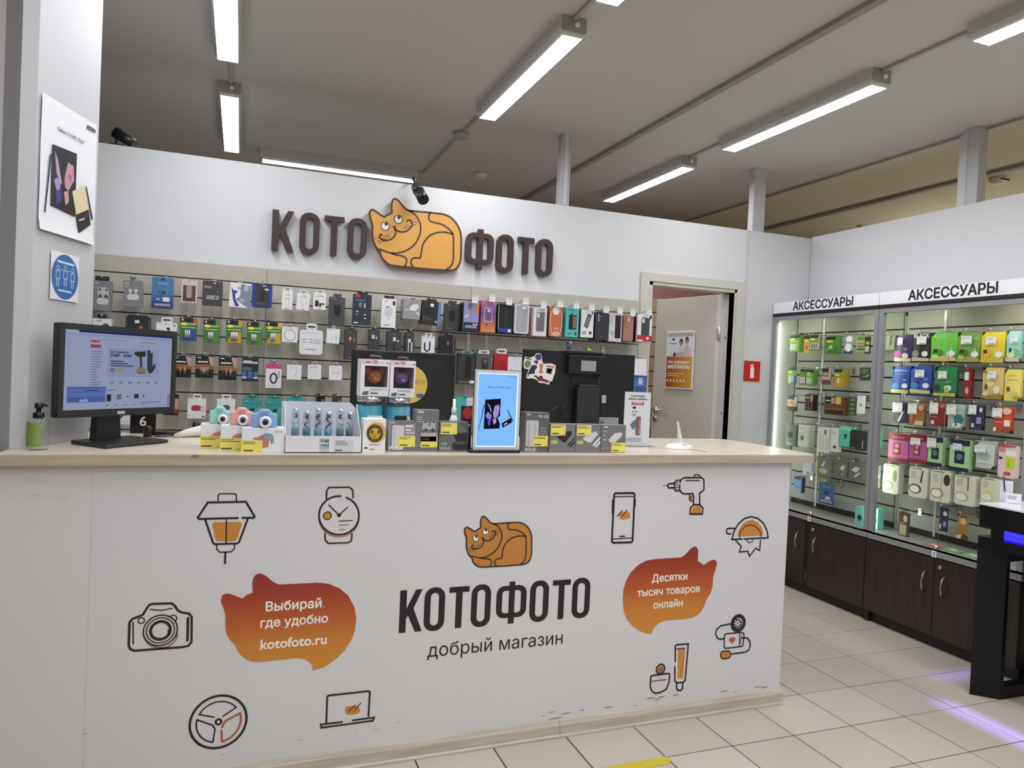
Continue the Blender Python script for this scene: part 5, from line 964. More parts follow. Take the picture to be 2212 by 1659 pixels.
def toybox(px, v, zb, fur, label):
    w_, h_, b = dims(px, 'y', v); h_ = onY((px[0]+px[2])/2, px[1], v)[2]-zb; D = .085
    o = empty('toy_speaker_box', (b[0], v, zb)); tag(o, label, 'toy box', 'boxed furry toys'); m = M((236, 233, 236), .45)
    wl_, wr, zb0, zt0 = (-.36, .44, .25, .82)
    MB().box(-w_/2, w_/2, 0, D, 0, zb0*h_, m).box(-w_/2, w_/2, 0, D, zt0*h_, h_, m).box(-w_/2, wl_*w_, 0, D, zb0*h_, zt0*h_, m).box(wr*w_, w_/2, 0, D, zb0*h_, zt0*h_, m).box(wl_*w_, wr*w_, D-.004, D, zb0*h_, zt0*h_, M((96, 74, 88), .7)).build('carton', o)
    MB().box(wl_*w_, wr*w_, .001, .0018, zb0*h_, zt0*h_, Mglass((236, 230, 234), .9, .05)).build('window', o)
    MB().tube([(-.18*w_, .02, h_), (-.16*w_, .02, h_+.012), (.2*w_, .02, h_+.012), (.24*w_, .02, h_)], .003, M((120, 96, 110), .4), 6).build('carry_handle', o)
    pm = MB(); prints(pm, [R(.0, .88, .45, 1, (232, 196, 204)), Tx('ZOO', .62, .8, .89, (170, 164, 172)), R(.17, .9, .32, .93, (150, 70, 80)), E(.5, .93, .1, .05, (196, 150, 160)), R(.86, .9, .97, .92, (90, 80, 90)), P([(.06, .04), (.1, .12), (.3, .14), (.26, .03)], (70, 112, 130)), R(.32, .02, .98, .24, (230, 229, 231)), L(.34, .96, .19, 2, (120, 116, 122), .03, .012), R(.36, .07, .62, .1, (50, 44, 52))], w_, h_); pm.build('print', o)
    y_ = .032; hd_ = MB().ball((.04*w_, y_, .52*h_), .25*w_, M(fur, .95, noise=.25, scale=160, bump=.6), 18, (1.05, .8, .95))
    hd_ = hd_.build('furry_head', o)
    for s_ in (-1, 1):
        MB().ball((.04*w_+s_*.24*w_, y_, .68*h_), .11*w_, M([c*.9 for c in fur], .95), 10, (1, .4, 1.2)).build('ear', hd_)
        MB().ball((.04*w_+s_*.11*w_-.02*w_, y_-.19*w_, .56*h_), .045*w_, M((226, 220, 214), .3), 8).build('eye', hd_)
        MB().ball((.04*w_+s_*.11*w_-.02*w_, y_-.225*w_, .555*h_), .022*w_, M((20, 16, 16), .2), 8).build('pupil', hd_)
    MB().ball((.06*w_, y_-.2*w_, .47*h_), .09*w_, M([min(255, c*1.35+40) for c in fur], .9), 10, (1.1, .6, .9)).build('muzzle', hd_)
    MB().ball((.06*w_, y_-.25*w_, .50*h_), .025*w_, M((24, 18, 18), .2), 8).build('nose', hd_)
toybox((779, 776, 841, 854), 2.70, WT+jh1, (206, 118, 40), 'pink and white carton with an orange furry toy behind its window')
toybox((842.5, 779, 897, 856), 2.70, WT+jh2, (134, 106, 166), 'pink and white carton with a purple furry toy behind its window')
# spray bottle, black packs behind the front row
bq = onY(980, 905, 2.66)
o = empty('spray_bottle', (bq[0], 2.66, WT)); tag(o, 'white spray bottle behind the AIR MINI box', 'bottle'); ht = onY(980, 862, 2.66)[2]-WT; rr = .019
MB().lathe([(rr*.92, 0), (rr, .004), (rr, ht*.48), (rr*.86, ht*.58), (rr*.5, ht*.68)], M((232, 233, 235), .4), 22).build('body', o)
MB().lathe([(rr*.5, ht*.66), (rr*.5, ht*.82), (rr*.3, ht*.84), (rr*.3, ht), (.001, ht)], M((240, 240, 241), .35), 18).build('spray_cap', o)
MB().box(-rr*1.15, rr*1.15, -rr-.004, -rr-.002, ht*.2, ht*.47, M((16, 16, 17), .4)).ribbon([(-rr*.6, ht*.36), (rr*.6, ht*.36)], .006, -rr-.0046, M((130, 150, 146))).build('black_tag', o)
o, w_, h_ = cbox('blister_pack', 'red and black blister pack beside the lit advert panel', 'pack', (997, 877, 1020, 911), 2.64, (28, 24, 30), [E(.56, .84, .42, .14, (214, 54, 50)), R(.04, .1, .14, .9, (170, 40, 40)), RR(.36, .1, .7, .5, (206, 70, 66), .3), E(.78, .56, .06, .03, (205, 205, 206))], .01)
o, w_, h_ = cbox('blister_pack', 'small black hang pack in front of the yellow jar', 'pack', (853, 898, 879, 909), 2.60, (26, 26, 28), [RR(.14, .4, .86, .62, (120, 120, 122), .5)], .008)
# lit advert panel
v = 2.56; x0, x1 = onY(1024, 900, v)[0], onY(1122, 900, v)[0]; zt = onY(1075, 800, v)[2]-WT; wd = x1-x0
r = empty('lightbox_display', ((x0+x1)/2, v, WT)); tag(r, 'slim lit advert panel glowing light blue on the worktop', 'light box')
ALU = M((226, 227, 230), .3, .3)
MB().ring(rrect(-wd/2, .010, wd/2, zt, .002, 2), rrect(-wd/2+.010, .020, wd/2-.010, zt-.012, .001, 2), -.002, .016, ALU).box(-wd/2, wd/2, .010, .016, .010, zt, ALU).build('frame', r)
MB().flat([(-wd/2+.010, .020), (wd/2-.010, .020), (wd/2-.010, zt-.012), (-wd/2+.010, zt-.012)], .004, Memit((122, 178, 250), 1.15)).build('glowing_face', r)
MB().ring(rrect(-wd/2+.010, .020, wd/2-.010, zt-.012, .001, 2), rrect(-wd/2+.013, .023, wd/2-.013, zt-.015, .001, 2), .0033, .0038, Memit((205, 232, 255), 1.6)).build('bright_edge', r)
MB().slab([(-wd/2-.02, -.02), (-wd/2, -.028), (wd/2, -.028), (wd/2, .05), (-wd/2-.01, .05)], 0, .010, M((22, 22, 26), .25)).build('base', r, bevel=.002)
def fold_art(mb, F, lit=1., y=0.):
    """advert picture: unfolded phone with petals, stylus, flip phone, lettering; F maps 0..1 to the face"""
    k = [0]
    def fl(P_, c):
        k[0] += 1; mb.flat([F(*p) for p in P_], y-.0001*k[0], Memit(c, lit*.75) if lit else M(c, .4))
    fl([(.20, .64), (.585, .66), (.58, .42), (.52, .40), (.585, .32), (.58, .25), (.19, .24)], (24, 24, 34))
    fl([(.175, .58), (.195, .57), (.07, .22), (.06, .225)], (30, 32, 48))
    for P_, c in (([(.25, .59), (.30, .54), (.36, .45), (.36, .50), (.31, .57)], (176, 160, 226)), ([(.22, .42), (.27, .48), (.37, .43), (.36, .37), (.27, .38)], (140, 150, 240)), ([(.27, .36), (.36, .38), (.34, .29), (.30, .29)], (92, 100, 226)),
                  ([(.40, .46), (.44, .56), (.54, .58), (.56, .53), (.54, .44), (.47, .38), (.42, .40)], (186, 160, 232)), ([(.48, .52), (.53, .50), (.50, .45)], (200, 140, 200)), ([(.40, .38), (.49, .38), (.49, .33), (.43, .30)], (206, 180, 224)), ([(.37, .64), (.40, .64), (.40, .25), (.37, .25)], (14, 14, 22))): fl(P_, c)
    return fl
pm = MB(); FX = lambda u, t: (-wd/2+.010+u*(wd-.020), .020+t*(zt-.032))
fl = fold_art(pm, FX, 1., .0030)
fl([(.62, .32), (.85, .40), (.89, .34), (.66, .26)], (28, 30, 48)); fl([(.68, .31), (.76, .34), (.77, .32), (.69, .29)], (210, 220, 240)); fl([(.75, .51), (.77, .51), (.91, .36), (.89, .35)], (30, 34, 56))
a_ = FX(.25, .80); put_text(pm, 'Galaxy Z Fold3 | Flip3', a_[0], FX(.82, .8)[0], a_[1], .0016, Memit((40, 64, 120), .6)); a_ = FX(.74, .955); put_text(pm, 'SAMSUNG', a_[0], FX(.95, .9)[0], a_[1], .0016, Memit((70, 96, 150), .6))
pm.build('print', r)
# white folded card in an acrylic stand
v = 2.80; x0, x1 = onY(1348, 905, v)[0], onY(1404, 905, v)[0]; zt = onY(1376, 847, v)[2]-WT; z0 = onY(1376, 958, v)[2]-WT; wd = x1-x0
r = empty('advert_card_stand', ((x0+x1)/2, v, WT)); tag(r, 'white phone advert card in a clear acrylic stand', 'card stand')
MB().box(-wd/2, wd/2, 0, .002, .004, zt, M((236, 236, 240), .35)).build('card', r)
AC = Mglass((253, 254, 254), .7, .03)
MB().box(-wd/2-.003, wd/2+.003, -.003, -.002, 0, zt+.003, AC).box(-wd/2-.003, wd/2+.012, -.05, .0, 0, .003, AC).build('acrylic_holder', r)
pm = MB(); prints(pm, [Tx('Не расслышал?', .22, .78, .915, (40, 36, 40), .03), Tx('вашему смартфону', .14, .86, .86, (40, 36, 40), .03), R(.26, .76, .74, .815, (200, 60, 62)), Tx('СЕРВИС', .3, .7, .775, (250, 236, 236), .02), E(.37, .71, .07, .02, (40, 38, 40)), R(.3, .62, .33, .65, (40, 38, 40)), R(.36, .63, .5, .64, (110, 108, 112)), R(.28, .57, .44, .59, (150, 148, 150)), RR(.46, .2, .64, .55, (140, 92, 90), .3), P([(.56, .22), (.62, .24), (.62, .5), (.58, .5)], (196, 150, 150)), P([(.24, .4), (.44, .5), (.46, .36), (.36, .3)], (92, 124, 150)), Rg(.62, .38, .14, .17, .006, (160, 160, 164)), R(.08, .14, .72, .146, (90, 88, 92)), R(.08, .115, .66, .121, (90, 88, 92)), R(.08, .09, .7, .096, (90, 88, 92))], wd, zt, -.0001); pm.build('print', r)
# white holder with a clear blade near the right end
hc = onZ(1480, 972, WT)
r = empty('phone_display_stand', (hc[0], hc[1]+.05, WT), .12); tag(r, 'empty white phone display stand with a thin upright blade', 'display stand')
MB().lathe([(.062, 0), (.064, .006), (.05, .018), (.025, .024), (.001, .0245)], M((236, 237, 242), .3), 28).build('base', r)
r.children[0].scale = (1.15, .8, 1)
tp = onY(1473, 910, hc[1]+.05)
MB().add([(.012, -.002, .02), (.024, -.002, .02), (.024, .02, .02), (.012, .02, .02), (-.012, .0, tp[2]-WT), (-.008, .0, tp[2]-WT), (-.008, .006, tp[2]-WT), (-.012, .006, tp[2]-WT)], [(0, 1, 5, 4), (1, 2, 6, 5), (2, 3, 7, 6), (3, 0, 4, 7), (4, 5, 6, 7)], M((222, 226, 224), .15)).build('blade', r)
MB().box(-.012, .016, -.036, -.03, .017, .021, M((40, 44, 70))).build('slot', r)
MB().tube([(.02, -.05, .003), (.03, -.09, .0025), (.035, -.14, .0025)], .0012, M((150, 140, 128), .5), 5).build('tether_wire', r)
# hand gel bottle at the left end
g = onZ(77, 973, WT); ht = onY(77, 903, g[1]+.02)[2]-WT
o = empty('gel_bottle', (g[0], g[1]+.021, WT)); tag(o, 'clear hand gel bottle with a green label and black pump', 'bottle'); rr = .030
MB().lathe([(rr*.9, 0), (rr, .006), (rr, ht-.008), (rr*.7, ht), (.012, ht+.003)], Mglass((248, 251, 249), 1., .04), 24).build('bottle', o)
n_ = 10; vs_ = [(1.02*rr*math.cos(math.pi*(1.02+.62*i/n_)), 1.02*rr*math.sin(math.pi*(1.02+.62*i/n_)), z) for z in (.012, ht-.012) for i in range(n_+1)]
MB().add(vs_, [(i, i+1, n_+2+i, n_+1+i) for i in range(n_)], M((132, 158, 78), .5), True).build('green_label', o)
MB().lathe([(.016, ht), (.016, ht+.016), (.012, ht+.018), (.007, ht+.02), (.007, ht+.032)], M((24, 24, 25), .35), 16).build('pump_collar', o)
MB().lathe([(.012, ht+.03), (.012, ht+.046), (.001, ht+.047)], M((24, 24, 25), .35), 14).tube([(0, 0, ht+.041), (.02, 0, ht+.040), (.024, 0, ht+.036)], .004, M((24, 24, 25), .35), 8).build('pump_head', o)

# ------------------------------------------------------------------ monitor on the left end of the worktop
zl = 2.25; zr = zl*208/176
at = lambda x, y, z: _O+ray(x, y)*z
A, B, C_, D_ = at(115, 695, zl), at(129, 903, zl), at(371, 717, zr), at(379, 893, zr)
bl = (A+B)/2; brr = (C_+D_)/2; rz = math.atan2(brr[1]-bl[1], brr[0]-bl[0]); W_ = float(np.linalg.norm((brr-bl)[:2])); H_ = .30; mz = float((A[2]+B[2]+C_[2]+D_[2])/4)
mid = (bl+brr)/2
r = empty('computer_monitor', (mid[0], mid[1], WT), rz); tag(r, 'black computer monitor with a shop page on its screen, by the pillar', 'monitor')
BZ = M((34, 34, 36), .4); z0, z1 = mz-H_/2-WT, mz+H_/2-WT
ss = (-W_/2+.017, z0+.024, W_/2-.017, z1-.020)
hs = MB().ring(rrect(-W_/2, z0, W_/2, z1, .006, 3), rrect(ss[0], ss[1], ss[2], ss[3], .001, 3), -.012, .02, BZ).box(-W_/2+.004, W_/2-.004, .008, .02, z0+.004, z1-.004, BZ).box(-W_*.3, W_*.3, .02, .045, z0+.05, z1-.05, BZ).build('housing', r)
SCR = lambda c, k=.62: Memit(c, k)
MB().flat([(ss[0], ss[1]), (ss[2], ss[1]), (ss[2], ss[3]), (ss[0], ss[3])], -.006, SCR((172, 180, 212))).build('screen', r)
pm = MB(); SX = lambda u: ss[0]+u*(ss[2]-ss[0]); SZ = lambda t: ss[1]+t*(ss[3]-ss[1])
def sr(u0, t0, u1, t1, c, k=0): pm.flat([(SX(u0), SZ(t0)), (SX(u1), SZ(t0)), (SX(u1), SZ(t1)), (SX(u0), SZ(t1))], -.0063-.0002*k, SCR(c))
sr(.12, .975, 1, 1, (44, 46, 120)); sr(0, .955, .12, 1, (176, 190, 214)); sr(0, .94, 1, .955, (150, 166, 200)); sr(.22, .86, .30, .885, (180, 96, 96)); sr(.22, .79, .31, .83, (180, 84, 80))
for k in range(14): sr(.225+.004*(k % 3), .74-.033*k, .225+.05+.06*random.random(), .746-.033*k, (70, 74, 104))
for k in range(6): sr(.37+.075*k, .845-.004*k, .40+.075*k, .85-.004*k, (120, 126, 160))
sr(.68, .885, .83, .892, (90, 94, 130)); sr(.30, .90, .56, .905, (130, 140, 176)); sr(.37, .42, .86, .80, (160, 170, 206))
for a, b_, t in ((.40, .52, .62), (.40, .56, .59), (.40, .62, .56)): sr(a, t, b_, t+.012, (46, 48, 76), 1)
for a, b_, t in ((.40, .44, .515), (.40, .43, .49)): sr(a, t, b_, t+.012, (70, 72, 96), 1)
put_text(pm, 'Инструменты', SX(.395), SX(.56), SZ(.735), -.0067, SCR((48, 50, 80)), .03); put_text(pm, 'STAFF и BORT', SX(.395), SX(.60), SZ(.685), -.0067, SCR((48, 50, 80)), .04); put_text(pm, '15%', SX(.44), SX(.53), SZ(.485), -.0067, SCR((190, 150, 110)), .03)
pm.flat([(SX(u), SZ(t)) for u, t in ((.62, .76), (.73, .775), (.73, .71), (.69, .69), (.70, .56), (.735, .53), (.73, .47), (.65, .47), (.645, .52), (.68, .57), (.67, .69), (.62, .72))], -.0067, SCR((66, 62, 60)))
pm.flat([(SX(u), SZ(t)) for u, t in ((.65, .48), (.73, .48), (.73, .53), (.70, .57), (.65, .53))], -.0069, SCR((150, 140, 116)))
pm.flat([(SX(u), SZ(t)) for u, t in ((.745, .79), (.77, .79), (.78, .75), (.80, .76), (.80, .57), (.83, .62), (.83, .55), (.80, .48), (.77, .47), (.75, .52))], -.0067, SCR((62, 70, 78)))
for k in range(6): sr(.40+.085*k, .345, .44+.085*k, .355, (104, 110, 150)); sr(.40+.085*k, .33, .43+.085*k, .337, (104, 110, 150))
sr(.035, .09, .365, .29, (104, 130, 196)); sr(.035, .27, .365, .29, (92, 112, 176), 1); sr(.04, .22, .36, .225, (58, 76, 150), 1); sr(.05, .10, .18, .16, (80, 104, 176), 1); sr(.2, .10, .36, .17, (88, 112, 184), 1); sr(.14, .10, .21, .13, (160, 182, 230), 2); sr(.18, .235, .30, .25, (60, 84, 156), 2)
sr(.37, .245, .46, .252, (80, 84, 116)); sr(.375, .10, .415, .19, (50, 48, 62)); sr(.465, .12, .51, .19, (120, 120, 140)); sr(.56, .15, .58, .165, (50, 54, 80)); sr(.63, .13, .675, .19, (58, 58, 76)); sr(.715, .15, .73, .175, (60, 62, 84)); sr(.70, .06, .90, .085, (140, 156, 196))
for k in range(5): sr(.36+.085*k, .045, .40+.085*k, .052, (90, 94, 126))
sr(.97, .02, .995, .18, (150, 130, 180)); pm.build('web_page', r)
MB().box(-.014, .014, -.0128, -.012, z0+.006, z0+.016, M((190, 186, 182), .3)).build('maker_badge', hs)
MB().prism([(-.048, .012), (.048, .012), (.036, z0+.09), (-.036, z0+.09)], .045, .075, BZ).build('stand_neck', r)
MB().slab([(-.118, -.095), (.135, -.085), (.135, .105), (-.10, .095)], 0, .013, BZ).build('stand_base', r, bevel=.004)
MB().tube([(.06, .05, z0+.06), (.08, .07, z0), (.03, .09, .03)], .004, M((120, 116, 110), .5), 6).build('cable', r)

# ------------------------------------------------------------------ monitors on the staff desk, seen from behind
BK1 = M((20, 20, 22), .38)
v = 3.32; x0, x1 = onY(757, 800, v)[0], onY(986, 800, v)[0]; z1 = onY(870, 759, v)[2]; zb = .75
r = empty('office_monitor', ((x0+x1)/2, v, zb), math.radians(6)); tag(r, 'back of a black monitor with a round yellow sticker', 'monitor', 'monitors behind the counter'); wd = x1-x0; ht = z1-zb
MB().prism([(-wd/2, .13), (wd/2, .13), (wd/2, ht), (-wd/2, ht)], -.012, .02, BK1).build('housing', r, bevel=.006)
MB().prism(smooth([(-wd*.36, .2), (wd*.30, .2), (wd*.42, .36), (wd*.40, ht-.07), (wd*.2, ht-.03), (-wd*.38, ht-.03), (-wd*.42, .4)], 4), -.04, -.012, M((26, 26, 28), .4)).build('rear_bulge', r)
MB().box(-.03, .03, -.035, -.012, .0, .3, BK1).build('stand_neck', r); MB().slab([(-.13, -.11), (.13, -.11), (.13, .09), (-.13, .09)], 0, .012, BK1).build('stand_base', r)
cs = onY(882, 830, v-.04); cx, cz = cs[0]-(x0+x1)/2, cs[2]-zb; rs = .088
st = MB(); st.flat(circ(cx, cz, rs, 40), -.0415, M((206, 178, 78), .45)); put_text(st, 'PLAYFORCE', cx-.075, cx+.078, cz+.002, -.0419, M((150, 130, 60)), .01)
st.flat([(cx+.035, cz-.045), (cx+.06, cz-.042), (cx+.078, cz-.05), (cx+.06, cz-.062), (cx+.04, cz-.06)], -.0419, M((58, 84, 150))); st.build('round_sticker', r)
v = 3.30; x0, x1 = onY(1128, 830, v)[0], onY(1368, 830, v)[0]; z1 = onY(1250, 760, v)[2]
r = empty('office_monitor', ((x0+x1)/2, v, zb)); tag(r, 'back of a black monitor with a patch of stickers', 'monitor', 'monitors behind the counter'); wd = x1-x0; ht = z1-zb
MB().prism([(-wd/2, .16), (wd/2, .16), (wd/2, ht), (-wd/2, ht)], -.008, .02, M((13, 13, 14), .42)).build('housing', r, bevel=.004)
g = lambda x, y: (onY(x, y, v-.03)[0]-(x0+x1)/2, onY(x, y, v-.03)[2]-zb)
a, b_ = g(1226, 806), g(1306, 772); MB().box(a[0], b_[0], -.045, -.008, a[1], b_[1]+.004, M((24, 24, 25), .35)).box(a[0]-.02, b_[0]-.004, -.02, -.008, b_[1]+.01, b_[1]+.026, M((34, 34, 35), .35)).build('mount', r, bevel=.003)
a, b_ = g(1252, 801), g(1285, 780); MB().box(a[0], b_[0], -.0462, -.0452, a[1], b_[1], M((150, 148, 144), .5)).build('rating_label', r)
a, b_ = g(1241, 918), g(1293, 838); MB().box(a[0], b_[0], -.05, -.015, 0, b_[1], M((30, 30, 31), .5)).box(a[0]+.01, b_[0]-.01, -.045, -.02, b_[1], b_[1]+.014, M((42, 42, 43), .4)).build('stand_neck', r, bevel=.004)
MB().slab([(-.14, -.12), (.14, -.12), (.14, .1), (-.14, .1)], 0, .012, BK1).build('stand_base', r)
for P_ in ([(1242, 812), (1236, 850), (1222, 872), (1212, 890), (1222, 906), (1232, 915)], [(1293, 808), (1294, 840), (1300, 865), (1305, 885), (1306, 915)], [(1210, 877), (1196, 882), (1186, 893)]):
    MB().tube([(g(*p)[0], -.03, g(*p)[1]) for p in P_], .0028, M((46, 46, 48), .4), 6).build('cable', r)
a = g(1303, 862); MB().box(a[0]-.012, a[0]+.012, -.038, -.034, a[1]-.02, a[1]+.02, M((170, 170, 170), .4)).build('cable_tag', r)
S6 = lambda x, y: g(1110+x*.12206, 740+y*.12206)
sp = MB()
sp.flat([S6(*p) for p in smooth([(230, 240), (300, 270), (400, 230), (430, 190), (500, 195), (530, 260), (530, 330), (570, 380), (600, 370), (775, 405), (710, 680), (670, 680), (650, 745), (560, 720), (480, 715), (430, 660), (330, 630), (280, 645), (245, 600), (290, 480), (215, 460), (200, 380), (215, 300)], 2)], -.0088, M((222, 222, 220)))
for P_, c in (([(400, 250), (440, 200), (500, 205), (525, 260), (500, 310), (430, 310)], (66, 60, 104)), ([(370, 330), (430, 310), (470, 340), (430, 390)], (52, 66, 88)), ([(215, 380), (240, 320), (300, 315), (335, 360), (325, 420), (270, 450), (220, 430)], (112, 120, 76)), ([(230, 255), (340, 290), (350, 310), (240, 290)], (60, 84, 76)),
              ([(350, 400), (430, 400), (440, 440), (400, 500), (400, 550), (300, 560), (270, 620), (260, 600), (300, 490)], (36, 36, 70)), ([(480, 380), (550, 375), (545, 430), (530, 480), (550, 540), (470, 545), (490, 470)], (176, 124, 80)), ([(605, 400), (750, 425), (740, 450), (600, 425)], (190, 80, 74)), ([(610, 450), (720, 465), (690, 560), (600, 540)], (52, 34, 36)), ([(630, 460), (700, 470), (670, 540), (625, 525)], (220, 220, 216)),
              ([(390, 575), (470, 610), (500, 580), (540, 600), (545, 640), (660, 680), (640, 715), (500, 680), (460, 680), (440, 640), (385, 600)], (104, 32, 62))): sp.flat([S6(*p) for p in P_], -.0092, M(c))
sp.build('sticker_patch', r)
# little figures on the monitor edge
for (px, py, c1, c2, lb) in ((1229, 757, (58, 66, 100), (120, 60, 40), 'tiny dark blue bird figure on the stickered monitor'), (1272, 759, (150, 170, 40), (60, 70, 30), 'tiny green bird figure on the stickered monitor')):
    b = onY(px, py, v); o = empty('bird_figure', (b[0], v+.005, z1+.0005)); tag(o, lb, 'figurine', 'bird figures')
    if 'blue' in lb:
        MB().ball((0, 0, .024), .012, M(c1, .5), 12, (1, .9, 1.2)).tube([(0, 0, .034), (.004, 0, .042)], .006, M(c1, .5)).build('body', o); MB().ball((.008, -.004, .042), .006, M((150, 160, 190), .5)).build('head', o)
        MB().lathe([(.010, 0), (.010, .008), (.006, .012)], M(c2, .6), 12).build('perch', o); MB().prism([(-.008, .034), (-.022, .046), (-.004, .044)], -.003, .003, M((24, 24, 34))).build('wing', o)
    else:
        MB().ball((.002, 0, .010), .010, M(c1, .5), 12, (1.5, .9, .95)).build('body', o); MB().ball((-.013, 0, .014), .006, M(c2, .5)).build('head', o); MB().tube([(-.014, 0, .018), (-.017, 0, .032)], .0015, M(c2, .5), 5).build('tail', o)
# memory module card behind the grey boxes
o, w_, h_ = cbox('accessory_card', 'grey card with a black outline drawing behind the grey boxes', 'card', (1295, 902, 1336, 922), 2.66, (150, 150, 150), [R(.04, .1, .22, .9, (96, 96, 98)), P([(.38, .2), (.42, .55), (.66, .8), (.9, .55), (.92, .3), (.8, .1)], (24, 24, 26)), P([(.46, .2), (.48, .5), (.66, .68), (.84, .5), (.84, .25)], (176, 176, 176))], .004)
# number card, holder and scanner behind the counter monitor
v = 3.14
o = MB().box(-.045, .045, 0, .004, 0, onY(312, 893, v)[2]-WT, M((20, 18, 20), .3)).build('number_card', None, (onY(309, 910, v)[0], v, WT)); tag(o, 'small black card with a white number 6 under the monitor', 'number card')
t = MB(); put_text(t, '6', -.012, .012, .030, -.0006, M((240, 226, 226)), .02); t.build('digit', o)
u = onZ(375, 934, WT)
o = empty('black_holder', (u[0]+.012, 3.04, WT), .30); tag(o, 'black bar with two rounded ends lying behind the monitor', 'holder')
MB().tube([(-.09, 0, .012), (.08, 0, .014)], .008, M((22, 21, 23), .4), 8).build('bar', o)
MB().tube([(-.09, 0, 0), (-.09, 0, .034), (-.09, 0, .042)], [.016, .016, .008], M((22, 21, 23), .4), 12).build('end_knob', o); MB().tube([(.08, 0, 0), (.08, 0, .048), (.08, 0, .058)], [.014, .014, .007], M((22, 21, 23), .4), 12).build('end_knob', o)
u = onZ(418, 944, WT)
o = empty('handheld_scanner', (u[0], u[1], WT), .5); tag(o, 'cream handheld device lying left of the toy camera boxes', 'scanner')
MB().tube([(-.075, 0, .008), (-.03, 0, .016), (.03, 0, .024), (.075, 0, .022)], [.006, .015, .021, .018], M((214, 209, 196), .4), 14).build('shell', o); MB().tube([(-.077, 0, .008), (-.10, .02, .005), (-.13, .04, .004)], .003, M((60, 58, 56), .5), 6).build('cord', o)

# ------------------------------------------------------------------ poster and round notice on the pillar
q = [onP(*p, .004) for p in ((90, 201), (206, 267), (200, 527), (81, 497))]
pu = math.atan2(PD[1], PD[0])
ox, oy = A2+PN*.003
def pl(p): return (float((p[:2]-np.array([ox, oy]))@PD), float(p[2]))
c = [pl(k) for k in q]; u0 = (c[0][0]+c[3][0])/2; u1 = (c[1][0]+c[2][0])/2; zt = (c[0][1]+c[1][1])/2; zb2 = (c[2][1]+c[3][1])/2
r = empty('wall_poster', (ox, oy, 0), pu); tag(r, 'white phone advert poster on the pillar', 'poster')
n_ = 12; vs_ = []; fs_ = []
for i in range(n_+1):
    for j in range(n_+1):
        a, t = i/n_, j/n_; lift = -.002-.007*(max(0, .12-t)/.12)**2-.004*max(0, a-.9)*10*abs(math.sin(3*t))-.0015*math.sin(5*t+3*a)**2
        vs_.append((u0+(u1-u0)*a, lift, zb2+(zt-zb2)*t))
for i in range(n_):
    for j in range(n_): fs_.append((i*(n_+1)+j, (i+1)*(n_+1)+j, (i+1)*(n_+1)+j+1, i*(n_+1)+j+1))
MB().add(vs_, fs_, M((226, 227, 231), .35, noise=.02, scale=9), True).build('paper', r)
pm = MB(); F = lambda a, t: (u0+(u1-u0)*a, zb2+(zt-zb2)*t)
def fq(P_, c, k=0): pm.flat([F(*p) for p in P_], -.0058-.0002*k, M(c, .4))
fq([(.18, .66), (.62, .68), (.62, .18), (.18, .20)], (26, 24, 28)); fq([(.145, .58), (.17, .58), (.10, .13), (.08, .14)], (36, 32, 56))
for P_, c in (([(.22, .62), (.28, .56), (.36, .40), (.34, .38), (.26, .46)], (186, 150, 170)), ([(.22, .40), (.30, .44), (.34, .36), (.28, .32)], (150, 140, 200)), ([(.26, .32), (.36, .36), (.36, .26), (.28, .22)], (66, 58, 130)), ([(.40, .44), (.46, .58), (.56, .57), (.58, .46), (.48, .36), (.42, .38)], (190, 140, 160)), ([(.46, .48), (.54, .50), (.52, .42)], (206, 160, 170)), ([(.40, .34), (.48, .36), (.50, .28), (.44, .24)], (196, 150, 140)), ([(.395, .67), (.405, .67), (.405, .19), (.395, .19)], (12, 12, 14))): fq(P_, c, 1)
fq([(.55, .37), (.78, .46), (.88, .28), (.64, .20)], (214, 202, 166), 2); fq([(.64, .20), (.88, .28), (.93, .16), (.70, .06)], (30, 30, 34), 2); fq([(.80, .46), (.83, .45), (.97, .22), (.95, .20)], (36, 34, 40), 3); fq([(.70, .17), (.80, .20), (.80, .185), (.70, .155)], (190, 190, 196), 3)
a_ = F(.26, .785); put_text(pm, 'Galaxy Z Fold3 | Flip3', a_[0], F(.74, 0)[0], a_[1], -.0064, M((44, 42, 46)), .01); fq([(.80, .925), (.97, .925), (.97, .955), (.80, .955)], (96, 96, 102)); 
pm.build('print', r)
q = [pl(onP(*p, .004)) for p in ((110, 600), (168, 600), (139, 550), (139, 647))]
cx, cz = (q[0][0]+q[1][0])/2, (q[2][1]+q[3][1])/2; ra, rb = (q[1][0]-q[0][0])/2, (q[2][1]-q[3][1])/2; ra = (ra+rb)/2
r = empty('round_notice', (ox, oy, 0), pu); tag(r, 'round blue distance notice taped to the pillar', 'notice')
MB().prism([(cx-ra*1.05, cz-ra*1.06), (cx+ra*1.05, cz-ra*1.06), (cx+ra*1.05, cz+ra*1.06), (cx-ra*1.05, cz+ra*1.06)], -.0022, -.0012, M((222, 223, 226), .3)).build('paper', r)
pm = MB(); pm.flat(circ(cx, cz, ra, 40), -.0026, M((54, 102, 164), .4)); LBc = M((190, 208, 230), .4)
pm.flat([(cx-ra*.62, cz+ra*.60), (cx+ra*.66, cz+ra*.56), (cx+ra*.66, cz+ra*.66), (cx-ra*.62, cz+ra*.70)], -.0029, LBc); pm.flat([(cx-ra*.5, cz-ra*.66), (cx+ra*.5, cz-ra*.68), (cx+ra*.5, cz-ra*.60), (cx-ra*.5, cz-ra*.58)], -.0029, LBc)
